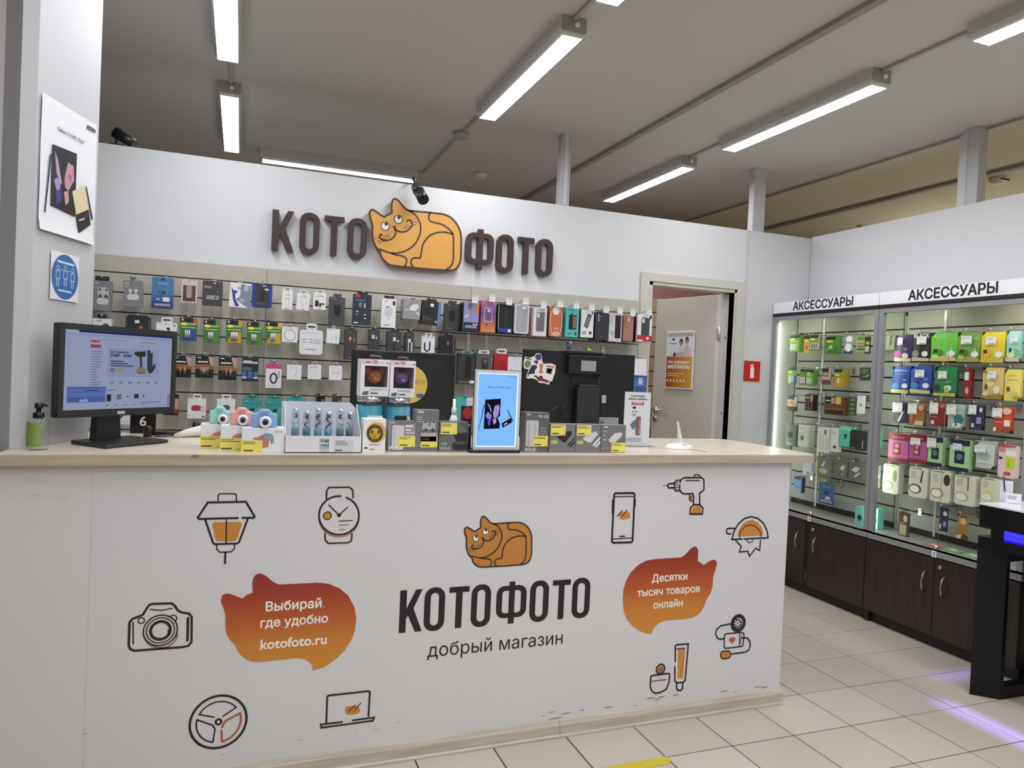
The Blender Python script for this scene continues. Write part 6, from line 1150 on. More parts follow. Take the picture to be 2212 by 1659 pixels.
for s_ in (-.55, 0, .55):
    x = cx+s_*ra; z = cz+.05*ra*(1 if s_ == 0 else 0)
    pm.ribbon(circ(x, z+.36*ra, .09*ra, 12), .03*ra, -.0029, LBc, True); pm.ribbon([(x-.13*ra, z+.22*ra), (x+.13*ra, z+.22*ra), (x+.13*ra, z-.12*ra), (x-.13*ra, z-.12*ra)], .035*ra, -.0029, LBc, True); pm.ribbon([(x-.07*ra, z-.12*ra), (x-.07*ra, z-.45*ra)], .045*ra, -.0029, LBc); pm.ribbon([(x+.07*ra, z-.12*ra), (x+.07*ra, z-.45*ra)], .045*ra, -.0029, LBc)
for s_ in (-.28, .28): pm.ribbon([(cx+(s_-.1)*ra, cz+.3*ra), (cx+(s_+.1)*ra, cz+.3*ra)], .03*ra, -.0029, LBc)
pm.build('print', r)
# fire extinguisher sign
f0, f1 = onY(1608, 782, YW), onY(1640, 824, YW)
s_ = (f1[0]-f0[0]); cx = (f0[0]+f1[0])/2; z0 = f1[2]; z1 = z0+s_*1.04
o = MB().box(f0[0], f1[0], YW-.003, YW+.003, z0, z1, M((200, 38, 34), .4)).build('fire_extinguisher_sign'); tag(o, 'red fire extinguisher sign on the wall right of the door', 'sign')
t = MB(); F = lambda a, b: (f0[0]+a*s_, z0+b*(z1-z0)); wm = M((244, 236, 236), .4)
t.flat([F(*p) for p in ((.38, .15), (.62, .15), (.62, .62), (.57, .70), (.43, .70), (.38, .62))], YW-.0034, wm); t.flat([F(*p) for p in ((.44, .70), (.56, .70), (.56, .76), (.44, .76))], YW-.0034, wm); t.ribbon([F(*p) for p in ((.58, .80), (.46, .82), (.36, .74))], .05*s_, YW-.0034, wm); t.build('pictogram', o)
# ================================================================== GLASS DISPLAY CABINETS ALONG THE RIGHT WALL
XF, XB = 3.60, 3.832
ALUM = M((150, 150, 153), .42, .1); WENGE = Mwood((38, 28, 27), (56, 42, 38), .35, 2, 1.2)
CSL = [M(c, .55, noise=.03, scale=12) for c in ((176, 174, 168), (172, 170, 164))]
SHELF = M((150, 150, 146), .4)
PANE = Mglass((252, 254, 252), .5, .01)
LEDM = Memit((247, 255, 240), 9.); LEDT = Memit((255, 253, 226), 26.)
def cabinet(y1, y0, label, num, ajar):
    """y1 = far end, y0 = near end; local axes are world axes"""
    r = empty('display_cabinet', (XF, (y0+y1)/2, 0)); tag(r, label, 'display cabinet', 'glass cabinets for accessories'); hw = (y1-y0)/2-.001
    X = XB+.02-XF
    MB().box(.012, X, -hw, hw, .06, .50, WENGE).box(.03, X, -hw+.01, hw-.01, 0, .06, M((30, 24, 23), .5)).build('base', r)
    MB().box(.006, X, hw-.03, hw, 0, .06, M((34, 27, 26), .5)).build('foot', r)
    for k, (a, b) in enumerate(((.001, hw), (-hw, -.001))):
        d = MB().box(0, .016, 0, b-a-.002, 0, .425, WENGE).build('door', r, (-.006, a+.001, .068))
        if ajar and k == 0: d.location = (-.006, a+.001+b-a-.002, .068); d.rotation_euler.z = math.radians(180-10) if False else 0; d.location = (-.006, a+.035, .068)
        yh = .055 if k == 0 else b-a-.06
        if ajar and k == 0: yh = .065
        MB().tube([(0, yh, .34), (-.018, yh, .325), (-.025, yh, .285), (-.018, yh, .245), (0, yh, .23)], .0045, M((196, 192, 188), .25, .95), 8).build('handle', d)
        if k == 1: MB().lathe([(.011, 0), (.011, -.006), (.008, -.008)], M((200, 196, 190), .25, .9), 14, (0, 0, 0), 'y').build('lock', d, (-.001, b-a-.035, .385), -math.pi/2)
    if ajar: MB().box(-.004, .008, -.002, .034, .07, .49, M((14, 12, 12), .6)).build('gap_shade', r); MB().box(-.006, .0, .004, .028, .10, .165, M((70, 66, 64), .3, .4)).build('bolt_plate', r)  # dark slab painted as the shade in the ajar door's opening
    # aluminium frame
    MB().box(0, .03, -hw, hw, .50, .543, ALUM).build('bottom_rail', r); MB().box(0, .03, -hw, hw, 1.862, 1.897, ALUM).build('top_rail', r)
    for s in (-1, 1):
        MB().box(0, .028, s*hw-(.031 if s > 0 else 0), s*hw+(.031 if s < 0 else 0), .543, 1.862, ALUM).build('post', r)
        MB().box(X-.02, X, s*hw-(.012 if s > 0 else 0), s*hw+(.012 if s < 0 else 0), .543, 1.862, M((206, 206, 200), .4)).build('rear_post', r)
    MB().box(.0, X, -hw, hw, .532, .546, SHELF).build('cabinet_floor', r); MB().box(.0, X, -hw, hw, 1.890, 1.91, M((214, 214, 208), .5)).build('cabinet_top', r)
    # white header with lettering
    h = MB().box(-.004, X, -hw, hw, 1.912, 1.988, M((240, 241, 246), .45)).build('header', r)
    MB().box(-.006, .0, -hw, hw, 1.893, 1.9118, M((40, 22, 26), .4)).build('dark_strip', h)
    t = MB(); put_text(t, 'АКСЕССУАРЫ', -.265, .265, 0, 0, M((30, 22, 28), .4), .03); o = t.build('lettering', h, (-.0048, .0, 1.926), -math.pi/2)
    # back wall of slats
    MB().box(X-.018, X-.012, -hw, hw, .546, 1.89, M((34, 34, 33), .5, .2)).build('groove_rails', r)
    z = 1.89; k = 0
    while z > .60:
        hh = .115 if k == 0 else .1
        MB().box(X-.032, X-.018, -hw+.012, hw-.012, z-hh+.010, z, CSL[k % 2]).build('slat', r); z -= hh; k += 1
    for y in (hw*.42,): MB().box(X-.036, X-.032, y-.008, y+.008, .56, 1.88, M((210, 210, 204), .35, .4)).build('slat_joint', r)
    # two sliding glass panes with a chrome knob
    MB().box(.010, .014, .0, hw-.03, .545, 1.862, PANE).build('glass_pane', r); MB().box(.018, .022, -hw+.03, .012, .545, 1.862, PANE).build('glass_pane', r)
    MB().box(.0085, .0095, -.001, .001, .545, 1.862, M((120, 136, 130), .2)).build('pane_edge', r)
    MB().ball((-.002, .0, .556), .014, M((226, 224, 220), .12, 1.), 12).build('knob', r)
    n = MB(); n.flat([(-.015, 0), (.015, 0), (.015, .036), (-.015, .036)], 0, M((238, 238, 240))); put_text(n, num, -.006, .006, .008, -.0004, M((30, 30, 32)), .02); n.build('number_sticker', r, (-.0012, .012, .498), -math.pi/2)
    # LED tubes behind the front posts
    yl = hw-.034 if ajar else hw-.012
    MB().tube([(.036, yl, .56), (.036, yl, 1.845)], .008, LEDM, 8).build('led_tube', r); MB().tube([(.036, -hw+.012, .56), (.036, -hw+.012, 1.845)], .006, LEDM, 8).build('led_tube', r)
    for y in (-hw*.55, hw*.55): MB().box(.034, .05, y-.09, y+.09, 1.868, 1.876, LEDT).build('led_bar', r)
    for s in (-1, 1): MB().box(.032, X-.033, s*hw-(.003 if s > 0 else 0), s*hw+(.003 if s < 0 else 0), .546, 1.88, (M((206, 208, 200), .4) if (ajar and s > 0) or (not ajar and s < 0) else PANE)).build('side_panel', r)
    return r
cabinet(4.243, 3.316, 'dark wood glass display cabinet in the corner, nearest the door', '3', True)
cabinet(3.314, 2.386, 'dark wood glass display cabinet on the right, beside the black table', '2', False)
VX = 3.69
cgrp = 'packs in the corner glass cabinet'
def cpack(name, label, cat, px, col, pr=(), d=.014, shape='card', stack=0, price=None, group=cgrp, blister=None, tab=None, tabcol=None, hook=True, v=VX, stackcol=None):
    return pack(name, label, cat, px, col, pr, d=d, plane='x', v=v, shape=shape, stack=stack, price=price, group=group, blister=blister, tab=tab, tabcol=tabcol, hook=hook, short=label, stackcol=stackcol)
def bt(c2, c3): return [R(0, .82, 1, 1, BL), E(.3, .74, .26, .07, YE), R(.1, .58, .9, .62, (222, 232, 200)), R(.05, .02, .95, .5, c3), R(.12, .1, .24, .48, WH), R(.32, .1, .44, .48, WH), R(.52, .1, .64, .48, WH), R(.74, .1, .86, .48, c2)]
LGN = (110, 170, 56)
cpack('battery_pack', 'green battery pack at the top left of the corner cabinet', 'batteries', (1706, 724, 1727, 760), LGN, bt((214, 180, 120), (120, 180, 70)), d=.012, shape='box', stack=2)
cpack('battery_pack', 'narrow orange battery pack in the corner cabinet top row', 'batteries', (1737, 725, 1748, 762), (226, 170, 60), [R(0, .8, 1, 1, BL), E(.4, .7, .3, .06, YE), R(.4, .2, .6, .44, (90, 60, 30))])
cpack('battery_pack', 'green pack with pinkish cells in the corner cabinet top row', 'batteries', (1749, 724, 1771, 757), (124, 160, 70), [R(0, .82, 1, 1, BL), E(.3, .74, .25, .06, YE), R(.05, .1, .95, .5, (206, 186, 186)), R(.2, .15, .3, .42, (80, 70, 76)), R(.42, .15, .52, .42, (80, 70, 76)), R(.64, .15, .74, .42, (80, 70, 76)), R(.86, .5, 1, 1, (226, 150, 120))], stack=2)
cpack('battery_pack', 'wide green battery pack in the corner cabinet top row', 'batteries', (1783, 727, 1814, 765), (74, 140, 46), [R(0, .84, .7, 1, BL), E(.3, .72, .24, .06, YE), P([(0, 0), (1, 0), (1, .5), (.4, .56)], (66, 124, 44)), R(.3, .3, .5, .5, (190, 200, 186)), P([(0, .05), (.3, .35), (.4, .5), (.36, .5)], (190, 210, 160))], stack=2)
cpack('gadget_pack', 'white rounded gadget in a dark pack in the corner cabinet', 'pack', (1823, 724, 1843, 764), (150, 152, 160), [R(0, 0, 1, .14, (50, 60, 110)), E(.55, .78, .34, .18, (240, 240, 240)), E(.5, .34, .34, .24, (244, 244, 246)), E(.5, .6, .3, .05, (160, 160, 164))])
cpack('battery_pack', 'pale green pack with striped cells in the corner cabinet', 'batteries', (1849, 725, 1870, 760), (150, 176, 130), [R(.1, .7, .9, .95, (96, 140, 60)), R(.12, .12, .88, .2, (40, 44, 30)), R(.12, .3, .88, .38, (150, 90, 50)), R(.12, .48, .88, .56, (170, 110, 60)), R(.1, .62, .9, .66, YE)], shape='round')
cpack('battery_pack', 'dark pack half hidden by the upright of the corner cabinet', 'batteries', (1868, 727, 1880, 764), (44, 48, 40), [E(.5, .62, .36, .1, (170, 180, 50)), R(.1, .1, .8, .44, (190, 190, 186))])
cpack('battery_pack', 'green and blue pack in the second row of the corner cabinet', 'batteries', (1702, 794, 1721, 829), (110, 166, 70), [R(0, .84, .9, 1, BL), E(.3, .72, .24, .06, YE), R(.5, 0, 1, .5, (58, 92, 160)), R(.1, .06, .22, .5, (225, 200, 160)), R(.3, .06, .42, .5, WH), R(.54, .06, .66, .5, (200, 210, 230))])
cpack('battery_pack', 'red and white cells pack in the second row of the corner cabinet', 'batteries', (1728, 797, 1740, 831), (100, 150, 60), [R(0, .84, 1, 1, BL), R(0, 0, 1, .52, (140, 40, 46)), R(.1, .08, .3, .5, WH), R(.4, .08, .6, .5, WH), R(.7, .08, .9, .5, WH)])
cpack('battery_pack', 'green cells pack beside the red and white one', 'batteries', (1741, 798, 1757, 832), (98, 156, 60), bt((200, 200, 190), (110, 170, 66)), d=.012, shape='box', stack=2)
cpack('battery_pack', 'dusty pink cells pack in the second row of the corner cabinet', 'batteries', (1775, 796, 1795, 831), (126, 120, 76), [R(0, .8, 1, 1, BL), E(.4, .66, .3, .06, (190, 190, 80)), R(.05, .3, .95, .5, (186, 176, 176)), R(.05, .02, .95, .3, (120, 66, 64)), R(.74, .5, 1, 1, (200, 176, 170))])
cpack('battery_pack', 'golden battery pack in the second row of the corner cabinet', 'batteries', (1801, 798, 1822, 835), (150, 150, 50), [R(0, .84, .8, 1, BL), E(.36, .68, .26, .06, YE), P([(0, 0), (1, 0), (1, .5), (.36, .5)], (206, 150, 36)), R(.4, .2, .6, .5, (216, 216, 210))], d=.012, shape='box', stack=3, stackcol=(170, 140, 40))
cpack('gadget_pack', 'dark green tool pack near the upright of the corner cabinet', 'pack', (1857, 794, 1880, 822), (58, 66, 58), [E(.5, .8, .36, .1, (84, 130, 60)), P([(.2, .3), (.7, .4), (.9, .6), (.8, .3)], (170, 176, 170)), R(.1, .5, .7, .7, (80, 120, 60))])
cpack('battery_pack', 'copper battery pack at the left of the third row in the corner cabinet', 'batteries', (1701, 855, 1722, 888), (44, 38, 34), [R(0, .34, 1, .62, (205, 150, 100)), R(0, .62, .7, .76, (190, 190, 188)), R(.7, .5, 1, .95, (226, 196, 170)), R(.1, .3, .9, .42, (226, 190, 120))])
cpack('battery_pack', 'black and copper battery pack with two tall cells in the corner cabinet', 'batteries', (1739, 852, 1757, 887), (34, 28, 28), [R(.08, .1, .9, .62, (120, 80, 60)), R(.14, .14, .34, .56, (20, 18, 18)), R(.5, .14, .7, .56, (20, 18, 18)), R(.62, .6, .9, .95, (200, 170, 156)), R(.1, .76, .5, .84, (210, 208, 206))], d=.012, shape='box', stack=2)
cpack('battery_pack', 'wide brown and yellow battery pack in the corner cabinet', 'batteries', (1781, 857, 1823, 896), (110, 66, 38), [R(0, .62, .56, 1, BL), R(.56, .6, .84, 1, (216, 190, 60)), R(.34, .62, .52, .95, (200, 160, 166)), R(.02, .04, .98, .28, (50, 34, 26)), R(.02, .28, .98, .36, (150, 100, 60)), R(.06, .74, .3, .8, WH)], d=.012, shape='box', stack=2)
cpack('gadget_pack', 'dark green clear pack of small parts in the corner cabinet', 'pack', (1833, 858, 1850, 897), (72, 82, 66), [E(.5, .85, .3, .06, (130, 150, 110)), E(.5, .6, .3, .06, (120, 140, 96)), E(.5, .36, .3, .06, (130, 150, 110)), E(.5, .12, .3, .06, (120, 140, 96))])
cpack('gadget_pack', 'glossy white oval gadget in the third row of the corner cabinet', 'gadget', (1851, 855, 1866, 894), (232, 236, 230), [E(.5, .5, .3, .1, (200, 206, 196)), E(.64, .47, .1, .04, (70, 76, 60))], shape='round', d=.012)
cpack('earphone_box', 'grey box with a dark earphone picture low in the corner cabinet', 'box', (1698, 916, 1719, 964), (120, 122, 116), [E(.42, .52, .3, .14, (54, 56, 52)), R(.1, .08, .7, .14, (190, 192, 186))], shape='box', d=.03)
cpack('charger_box', 'cream white box with a round window low in the corner cabinet', 'box', (1724, 918, 1744, 965), (228, 228, 214), [RR(.1, .2, .7, .9, (214, 216, 206), .3), R(.3, .3, .6, .5, (100, 104, 110)), E(.4, .72, .2, .06, (240, 240, 230))], shape='box', d=.03, stack=1)
cpack('charger_box', 'tall white box in the middle of the corner cabinet', 'box', (1765, 923, 1791, 977), (230, 230, 222), [R(.6, .72, .72, .9, (60, 60, 58)), RR(.16, .1, .6, .7, (218, 218, 210), .3), R(.78, .1, .9, .6, (205, 205, 198))], shape='box', d=.03)
cpack('charger_box', 'narrow white box with a small picture in the corner cabinet', 'box', (1794, 924, 1811, 976), (228, 228, 222), [E(.56, .2, .22, .06, (70, 70, 68)), R(.2, .76, .8, .8, (180, 180, 174))], shape='box', d=.03)
cpack('gadget_box', 'teal box in the lower part of the corner cabinet', 'box', (1813, 921, 1838, 964), (104, 196, 180), [R(0, .8, 1, 1, (130, 220, 204)), P([(.4, .6), (.7, .6), (.5, .3)], (30, 60, 60))], shape='box', d=.03)
cpack('speaker_box', 'black box with a faint star shape in the corner cabinet', 'box', (1836, 930, 1866, 972), (48, 48, 46), [P([(.2, .4), (.45, .5), (.5, .75), (.56, .5), (.8, .42), (.58, .34), (.5, .15), (.42, .34)], (30, 30, 30)), R(.06, .06, .4, .1, (150, 150, 146)), R(.9, .1, .96, .5, (190, 190, 186))], shape='box', d=.03)
cpack('gadget_box', 'teal box seen just right of the upright between the cabinets', 'box', (1884, 924, 1900, 966), (104, 196, 180), [RR(.2, .2, .7, .7, (50, 90, 86), .3), R(0, .85, 1, 1, (130, 220, 204))], shape='box', d=.03, hook=False)
cpack('charger_box', 'white box with a black cable under the worktop corner line', 'box', (1734, 990, 1752, 1027), (226, 226, 222), [E(.7, .14, .14, .05, (60, 60, 58)), R(.2, .5, .6, .52, (170, 170, 166))], shape='box', d=.025)
cpack('adapter_box', 'grey and yellow box with a white adapter in the corner cabinet', 'box', (1764, 987, 1794, 1029), (126, 126, 120), [P([(.3, .5), (.5, .78), (.62, .8), (.5, .5)], (216, 216, 212)), E(.5, .28, .3, .14, (190, 190, 186)), R(0, 0, .7, .12, (150, 140, 50)), R(0, 0, .12, .9, (176, 166, 60))], shape='box', d=.03)
cpack('adapter_box', 'grey box with a white plug, left of two in the corner cabinet', 'box', (1806, 995, 1830, 1032), (112, 112, 106), [P([(.3, .5), (.55, .75), (.85, .7), (.6, .4)], (208, 208, 204)), R(.5, .16, .8, .26, (170, 166, 90))], shape='box', d=.03)
cpack('adapter_box', 'grey box with a white plug and cable, right of two', 'box', (1833, 1001, 1862, 1037), (110, 110, 106), [P([(.2, .55), (.5, .8), (.85, .76), (.6, .45)], (210, 210, 206)), P([(.4, .2), (.85, .5), (.88, .45), (.5, .16)], (226, 226, 224))], shape='box', d=.03)
cpack('memory_card_pack', 'small bright blue card pack low in the corner cabinet', 'pack', (1715, 1030, 1729, 1063), (150, 190, 226), [Tx('EVO', .2, .8, .3, (60, 100, 170), .02), R(0, .85, 1, 1, (40, 70, 130))], shape='box', d=.012, stack=2, stackcol=(34, 58, 120))
cpack('memory_card_pack', 'large blue memory card pack low in the corner cabinet', 'pack', (1769, 1043, 1801, 1089), (70, 108, 158), [R(0, 0, 1, .2, (46, 66, 116)), Tx('PRO Plus', .25, .7, .78, (180, 205, 230)), Tx('256', .3, .66, .46, (30, 46, 80), .03), R(.46, .22, .76, .36, (205, 214, 226)), Tx('SAMSUNG', .1, .9, .07, (226, 230, 240), .02)])
for px, lb, v_ in (((1846, 1101, 1863, 1142), 'mint box standing on the floor of the corner cabinet', 3.66), ((1878, 1100, 1896, 1146), 'mint box standing behind the upright between the two cabinets', 3.66)):
    w_, h_, b = dims(px, 'x', v_)
    o = MB().box(-w_/2, w_/2, 0, .05, 0, h_, M((120, 204, 194), .4)).build('gadget_box', None, (v_, b[1], .5465), -math.pi/2); tag(o, lb, 'box', 'mint boxes on the cabinet floor')
    t = MB(); prints(t, [E(.62, .42, .28, .14, (30, 60, 60)), R(.1, .86, .5, .9, (70, 150, 142)), R(.5, .2, .58, .4, (30, 60, 60))], w_, h_); t.build('print', o)
# ---- right cabinet: cosmetic masks in pouches, each with a white price tag
g2 = 'mask pouches in the right glass cabinet'
PR = (.3, .62, .72, .88)
def mask(px, lb, col, pr, price=PR, shape='pouch', stack=1, stackcol=None, d=.012): return cpack('mask_pouch', lb, 'pouch', px, col, pr, d=d, shape=shape, price=price, group=g2, stack=stack, stackcol=stackcol)
def facep(c, sk_=(214, 190, 160), lf=None): return [P([(0, 0), (1, 0), (1, .12), (.6, .2), (0, .1)], sk_), E(.80, .26, .16, .10, (232, 232, 228)), R(.78, .36, .83, .46, (200, 204, 200)), E(.3, .30, .22, .12, lf or [k*.7 for k in c]), E(.2, .16, .14, .07, lf or [min(255, k*1.3) for k in c]), R(.14, .3, .3, .42, (40, 40, 44))]
mask((1933, 724, 1969, 781), 'dark purple mask pouch, first in the top row of the right cabinet', (66, 42, 84), [P([(0, 0), (1, 0), (1, .12), (0, .16)], (206, 186, 160)), E(.2, .28, .24, .14, (170, 70, 140)), E(.64, .22, .2, .1, (216, 200, 190)), E(.66, .46, .1, .06, (120, 100, 130))], (.22, .62, .52, .9))
mask((1971, 720, 2008, 780), 'black mask pouch in the top row of the right cabinet', (44, 42, 44), [Tx('BLACK', .06, .98, .84, (225, 225, 225), .02), P([(0, 0), (1, 0), (1, .1), (0, .14)], (196, 182, 160)), E(.2, .26, .2, .14, (150, 140, 136)), E(.74, .26, .18, .1, (226, 226, 224))], (.3, .6, .86, .88))
mask((2010, 718, 2066, 780), 'bright lime green mask pouch in the top row', (108, 196, 70), facep((108, 196, 70), (206, 180, 110))+[Tx('ALOE', .1, .6, .8, (180, 230, 140))], None)
mask((2067, 718, 2116, 782), 'olive green mask pouch in the top row', (116, 156, 62), facep((116, 156, 62), (170, 150, 84))+[Tx('OX', .76, .96, .76, (190, 214, 150))], (.22, .60, .70, .88))
mask((2118, 717, 2169, 783), 'yellow mask pouch in the top row', (226, 200, 50), facep((226, 200, 50), (206, 176, 70), (226, 170, 60)), (.26, .58, .70, .84))
mask((2173, 715, 2203, 781), 'pale aqua mask pouch cut by the picture edge', (160, 216, 214), [P([(0, 0), (1, 0), (1, .1), (0, .14)], (200, 190, 150)), E(.4, .24, .3, .12, (210, 226, 190)), E(.8, .3, .2, .12, (120, 190, 120)), R(.24, .3, .42, .44, (60, 70, 74))], (.36, .6, .92, .88))
mask((1926, 792, 1963, 849), 'royal blue mask pouch at the left of the second row', (44, 72, 164), [Tx('ELIZAVECCA', .2, .9, .82, (220, 228, 244), .01), R(.2, .7, .88, .73, (110, 140, 210)), P([(0, 0), (1, 0), (1, .12), (0, .14)], (190, 180, 120)), E(.26, .26, .22, .12, (60, 120, 190)), E(.78, .28, .17, .09, (226, 230, 232)), E(.76, .5, .12, .05, (120, 140, 170))], None)
mask((1966, 791, 2010, 849), 'royal blue mask pouch with a white price tag', (46, 76, 170), [P([(0, 0), (1, 0), (1, .1), (0, .14)], (206, 196, 130)), E(.22, .26, .2, .13, (70, 130, 196)), E(.78, .28, .16, .1, (226, 230, 232)), E(.76, .52, .12, .05, (120, 140, 170)), E(.4, .4, .1, .05, (60, 40, 50))], (.28, .58, .74, .86))
mask((2018, 793, 2065, 856), 'emerald green mask pouch in the second row', (34, 126, 70), [P([(0, 0), (1, 0), (1, .12), (0, .1)], (196, 180, 80)), E(.14, .3, .14, .12, (20, 60, 40)), E(.64, .28, .17, .1, (226, 230, 226)), R(.5, .12, .7, .3, (190, 190, 90)), E(.64, .5, .14, .05, (90, 150, 110))], (.22, .6, .62, .86))
mask((2083, 796, 2096, 859), 'thin red tube pack hanging edge-on in the second row', (140, 32, 36), [R(0, .6, .7, .88, (226, 224, 220)), E(.5, .24, .3, .12, (206, 170, 160))], None, 'round')
mask((2121, 794, 2166, 862), 'peach gold mask pouch in the second row', (222, 188, 120), [P([(0, 0), (1, 0), (1, .16), (0, .1)], (150, 130, 50)), E(.72, .3, .16, .12, (232, 226, 210)), E(.42, .5, .2, .1, (236, 210, 140)), R(.14, .3, .28, .46, (110, 60, 60)), E(.2, .16, .14, .07, (230, 196, 180)), R(.1, .82, .24, .9, (150, 110, 60))], (.3, .62, .72, .88))
mask((2168, 798, 2203, 866), 'pale yellow mask pouch at the right of the second row', (236, 216, 110), [Tx('PLACENTA', .2, .8, .78, (150, 130, 60)), R(.2, .66, .9, .68, (190, 170, 90)), R(.2, .3, .4, .44, (120, 70, 80)), E(.7, .2, .22, .1, (206, 196, 110)), E(.8, .1, .14, .06, (150, 160, 70))], None)
tagw = (.02, .5, .62, .98)
mask((1929, 869, 1965, 914), 'small purple sachet in the third row of the right cabinet', (54, 40, 76), [P([(.3, .1), (.5, .5), (.7, .6), (.4, .05)], (226, 224, 226)), R(.4, 0, 1, .1, (40, 34, 50))], tagw)
mask((1962, 871, 1995, 919), 'amber brown sachet in the third row', (164, 108, 50), [E(.8, .8, .18, .12, (205, 170, 130)), P([(.4, .02), (1, .02), (1, .2), (.5, .24)], (214, 190, 150)), R(.36, 0, .4, .5, (110, 70, 40))], tagw)
mask((2009, 869, 2041, 920), 'dark red sachet in the third row', (146, 36, 34), [E(.8, .86, .18, .1, (196, 110, 100)), R(.1, .06, .3, .22, (220, 214, 206)), R(.5, .04, .98, .14, (90, 50, 44)), R(.2, .36, .5, .4, (206, 150, 140))], tagw)
mask((2046, 873, 2082, 927), 'clear and teal sachet in the third row', (170, 184, 182), [E(.7, .4, .28, .2, (54, 116, 116)), E(.6, .16, .3, .1, (220, 226, 222)), R(.5, .12, .6, .3, (60, 70, 66))], (.0, .56, .6, .98))
mask((2093, 874, 2123, 928), 'navy sachet with a round badge in the third row', (52, 46, 84), [E(.84, .8, .12, .1, (214, 214, 222)), R(.2, .08, .4, .24, (206, 206, 216)), R(.56, .24, .9, .5, (150, 150, 180)), R(.5, .02, .96, .1, (60, 60, 74))], (.02, .6, .6, .98))
mask((2145, 879, 2184, 935), 'orange red sachet in the third row', (206, 74, 42), [E(.74, .84, .26, .13, (240, 196, 180)), R(.04, .04, .2, .2, (236, 226, 220)), R(.5, .02, .96, .14, (110, 84, 76)), R(.62, .26, .96, .5, (244, 230, 220)), R(.1, .4, .5, .43, (240, 180, 160))], (.0, .58, .55, .95))
berry = [R(0, .76, 1, 1, (132, 20, 40)), R(0, 0, 1, .14, (146, 24, 44)), R(.26, .26, .62, .66, (134, 30, 44)), E(.44, .56, .12, .08, (220, 150, 150)), E(.42, .38, .12, .07, (226, 170, 150)), R(.2, .84, .8, .88, (206, 120, 130))]
mask((1919, 936, 1962, 998), 'crimson and pink pouch on the left in the fourth row', (196, 92, 156), berry, None, 'round')
mask((1964, 938, 2002, 1001), 'crimson and pink pouch with a price tag in the fourth row', (186, 84, 150), berry, (.12, .62, .68, .86), 'round')
grn = [R(0, .82, 1, 1, (26, 32, 66)), R(0, 0, 1, .12, (24, 30, 60)), R(.26, .24, .76, .64, (26, 34, 60)), E(.5, .46, .16, .1, (90, 120, 150))]
mask((2004, 944, 2036, 1007), 'pale green and navy pouch, left of two, in the fourth row', (170, 214, 150), grn, (.0, .62, .62, .96), 'round')
mask((2051, 950, 2094, 1018), 'pale green and navy pouch, right of two, in the fourth row', (176, 218, 156), grn, (.2, .66, .66, .88), 'round')
mask((2107, 953, 2147, 1012), 'silver white clear pouch in the fourth row', (206, 210, 210), [E(.5, .46, .3, .14, (176, 186, 196)), R(.1, .2, .9, .24, (226, 228, 230)), R(.0, .96, 1, 1, (176, 180, 180))], (.0, .55, .6, .82))
o = mask((2156, 962, 2194, 1033), 'pink pouch with red lips and green lettering in the fourth row', (236, 206, 210), [P([(0, .9), (1, .96), (1, 1), (0, 1)], (216, 60, 84)), R(.44, .3, .98, .64, (206, 214, 40)), P([(.5, .34), (.6, .6), (.7, .34)], (150, 200, 50)), E(.56, .14, .22, .06, (206, 70, 84)), E(.2, .86, .2, .08, (226, 130, 150)), E(.14, .6, .12, .04, (50, 40, 44)), R(.44, .68, .98, .84, (240, 240, 236))], None, 'round')
cream = lambda c, f: [E(.36, .28, .34, .16, c), E(.34, .27, .26, .12, (244, 244, 240)), R(.1, .94, .7, .96, (90, 84, 76)), L(.12, .5, .84, 5, (170, 164, 150), .05, .014), f]
for px, c, f, lb in (((1907, 1003, 1941, 1066), (150, 176, 120), E(.76, .62, .12, .2, (150, 170, 110)), 'cream pouch with a green ringed jar in the fifth row'), ((1963, 1009, 2003, 1075), (110, 60, 56), P([(.6, .5), (.7, .9), (.78, .9), (.7, .5)], (110, 64, 60)), 'cream pouch with a maroon ringed jar in the fifth row'),
                     ((2009, 1016, 2053, 1085), (196, 150, 90), E(.82, .72, .16, .18, (70, 50, 44)), 'cream pouch with a dark haired figure in the fifth row'), ((2061, 1027, 2107, 1092), (206, 186, 130), R(.62, .5, .68, .95, (110, 106, 96)), 'plain cream pouch with a beige ringed jar in the fifth row'), ((2118, 1033, 2159, 1090), (226, 206, 120), E(.5, .6, .2, .14, (236, 224, 160)), 'cream pouch with a yellow ringed jar in the fifth row')):
    mask(px, lb, (226, 222, 206), cream(c, f), None, 'round', 2)
cpack('charger_pack', 'clear pack with a white plug just right of the upright', 'pack', (1888, 1005, 1902, 1053), (150, 154, 154), [R(.1, .5, .7, .95, (226, 226, 226)), E(.6, .5, .3, .08, (240, 240, 240)), R(.1, .1, .5, .4, (120, 124, 126))], group=g2)
mask((1941, 1106, 1962, 1168), 'brown mask pack standing low in the right cabinet', (92, 74, 56), [E(.66, .78, .2, .12, (220, 200, 180)), R(.1, .2, .8, .56, (196, 184, 150)), R(.1, .6, .6, .64, (190, 160, 110))], None, 'round', 0)
mask((2026, 1096, 2046, 1148), 'navy sachet hanging alone in the lowest row', (52, 48, 84), [E(.76, .76, .22, .1, (216, 216, 224)), R(.2, .1, .4, .3, (206, 206, 214)), R(.6, .2, .9, .44, (150, 150, 180))], None, 'pouch', 0)
mask((2066, 1112, 2090, 1165), 'golden brown sachet in the lowest row', (166, 122, 60), [E(.6, .74, .3, .14, (216, 190, 140)), P([(0, .1), (.5, .2), (.4, .02), (.1, 0)], (236, 200, 160)), P([(.5, 0), (1, .02), (1, .2), (.6, .22)], (96, 60, 40)), R(.3, .9, .9, .98, (110, 70, 40))], None, 'pouch', 0)
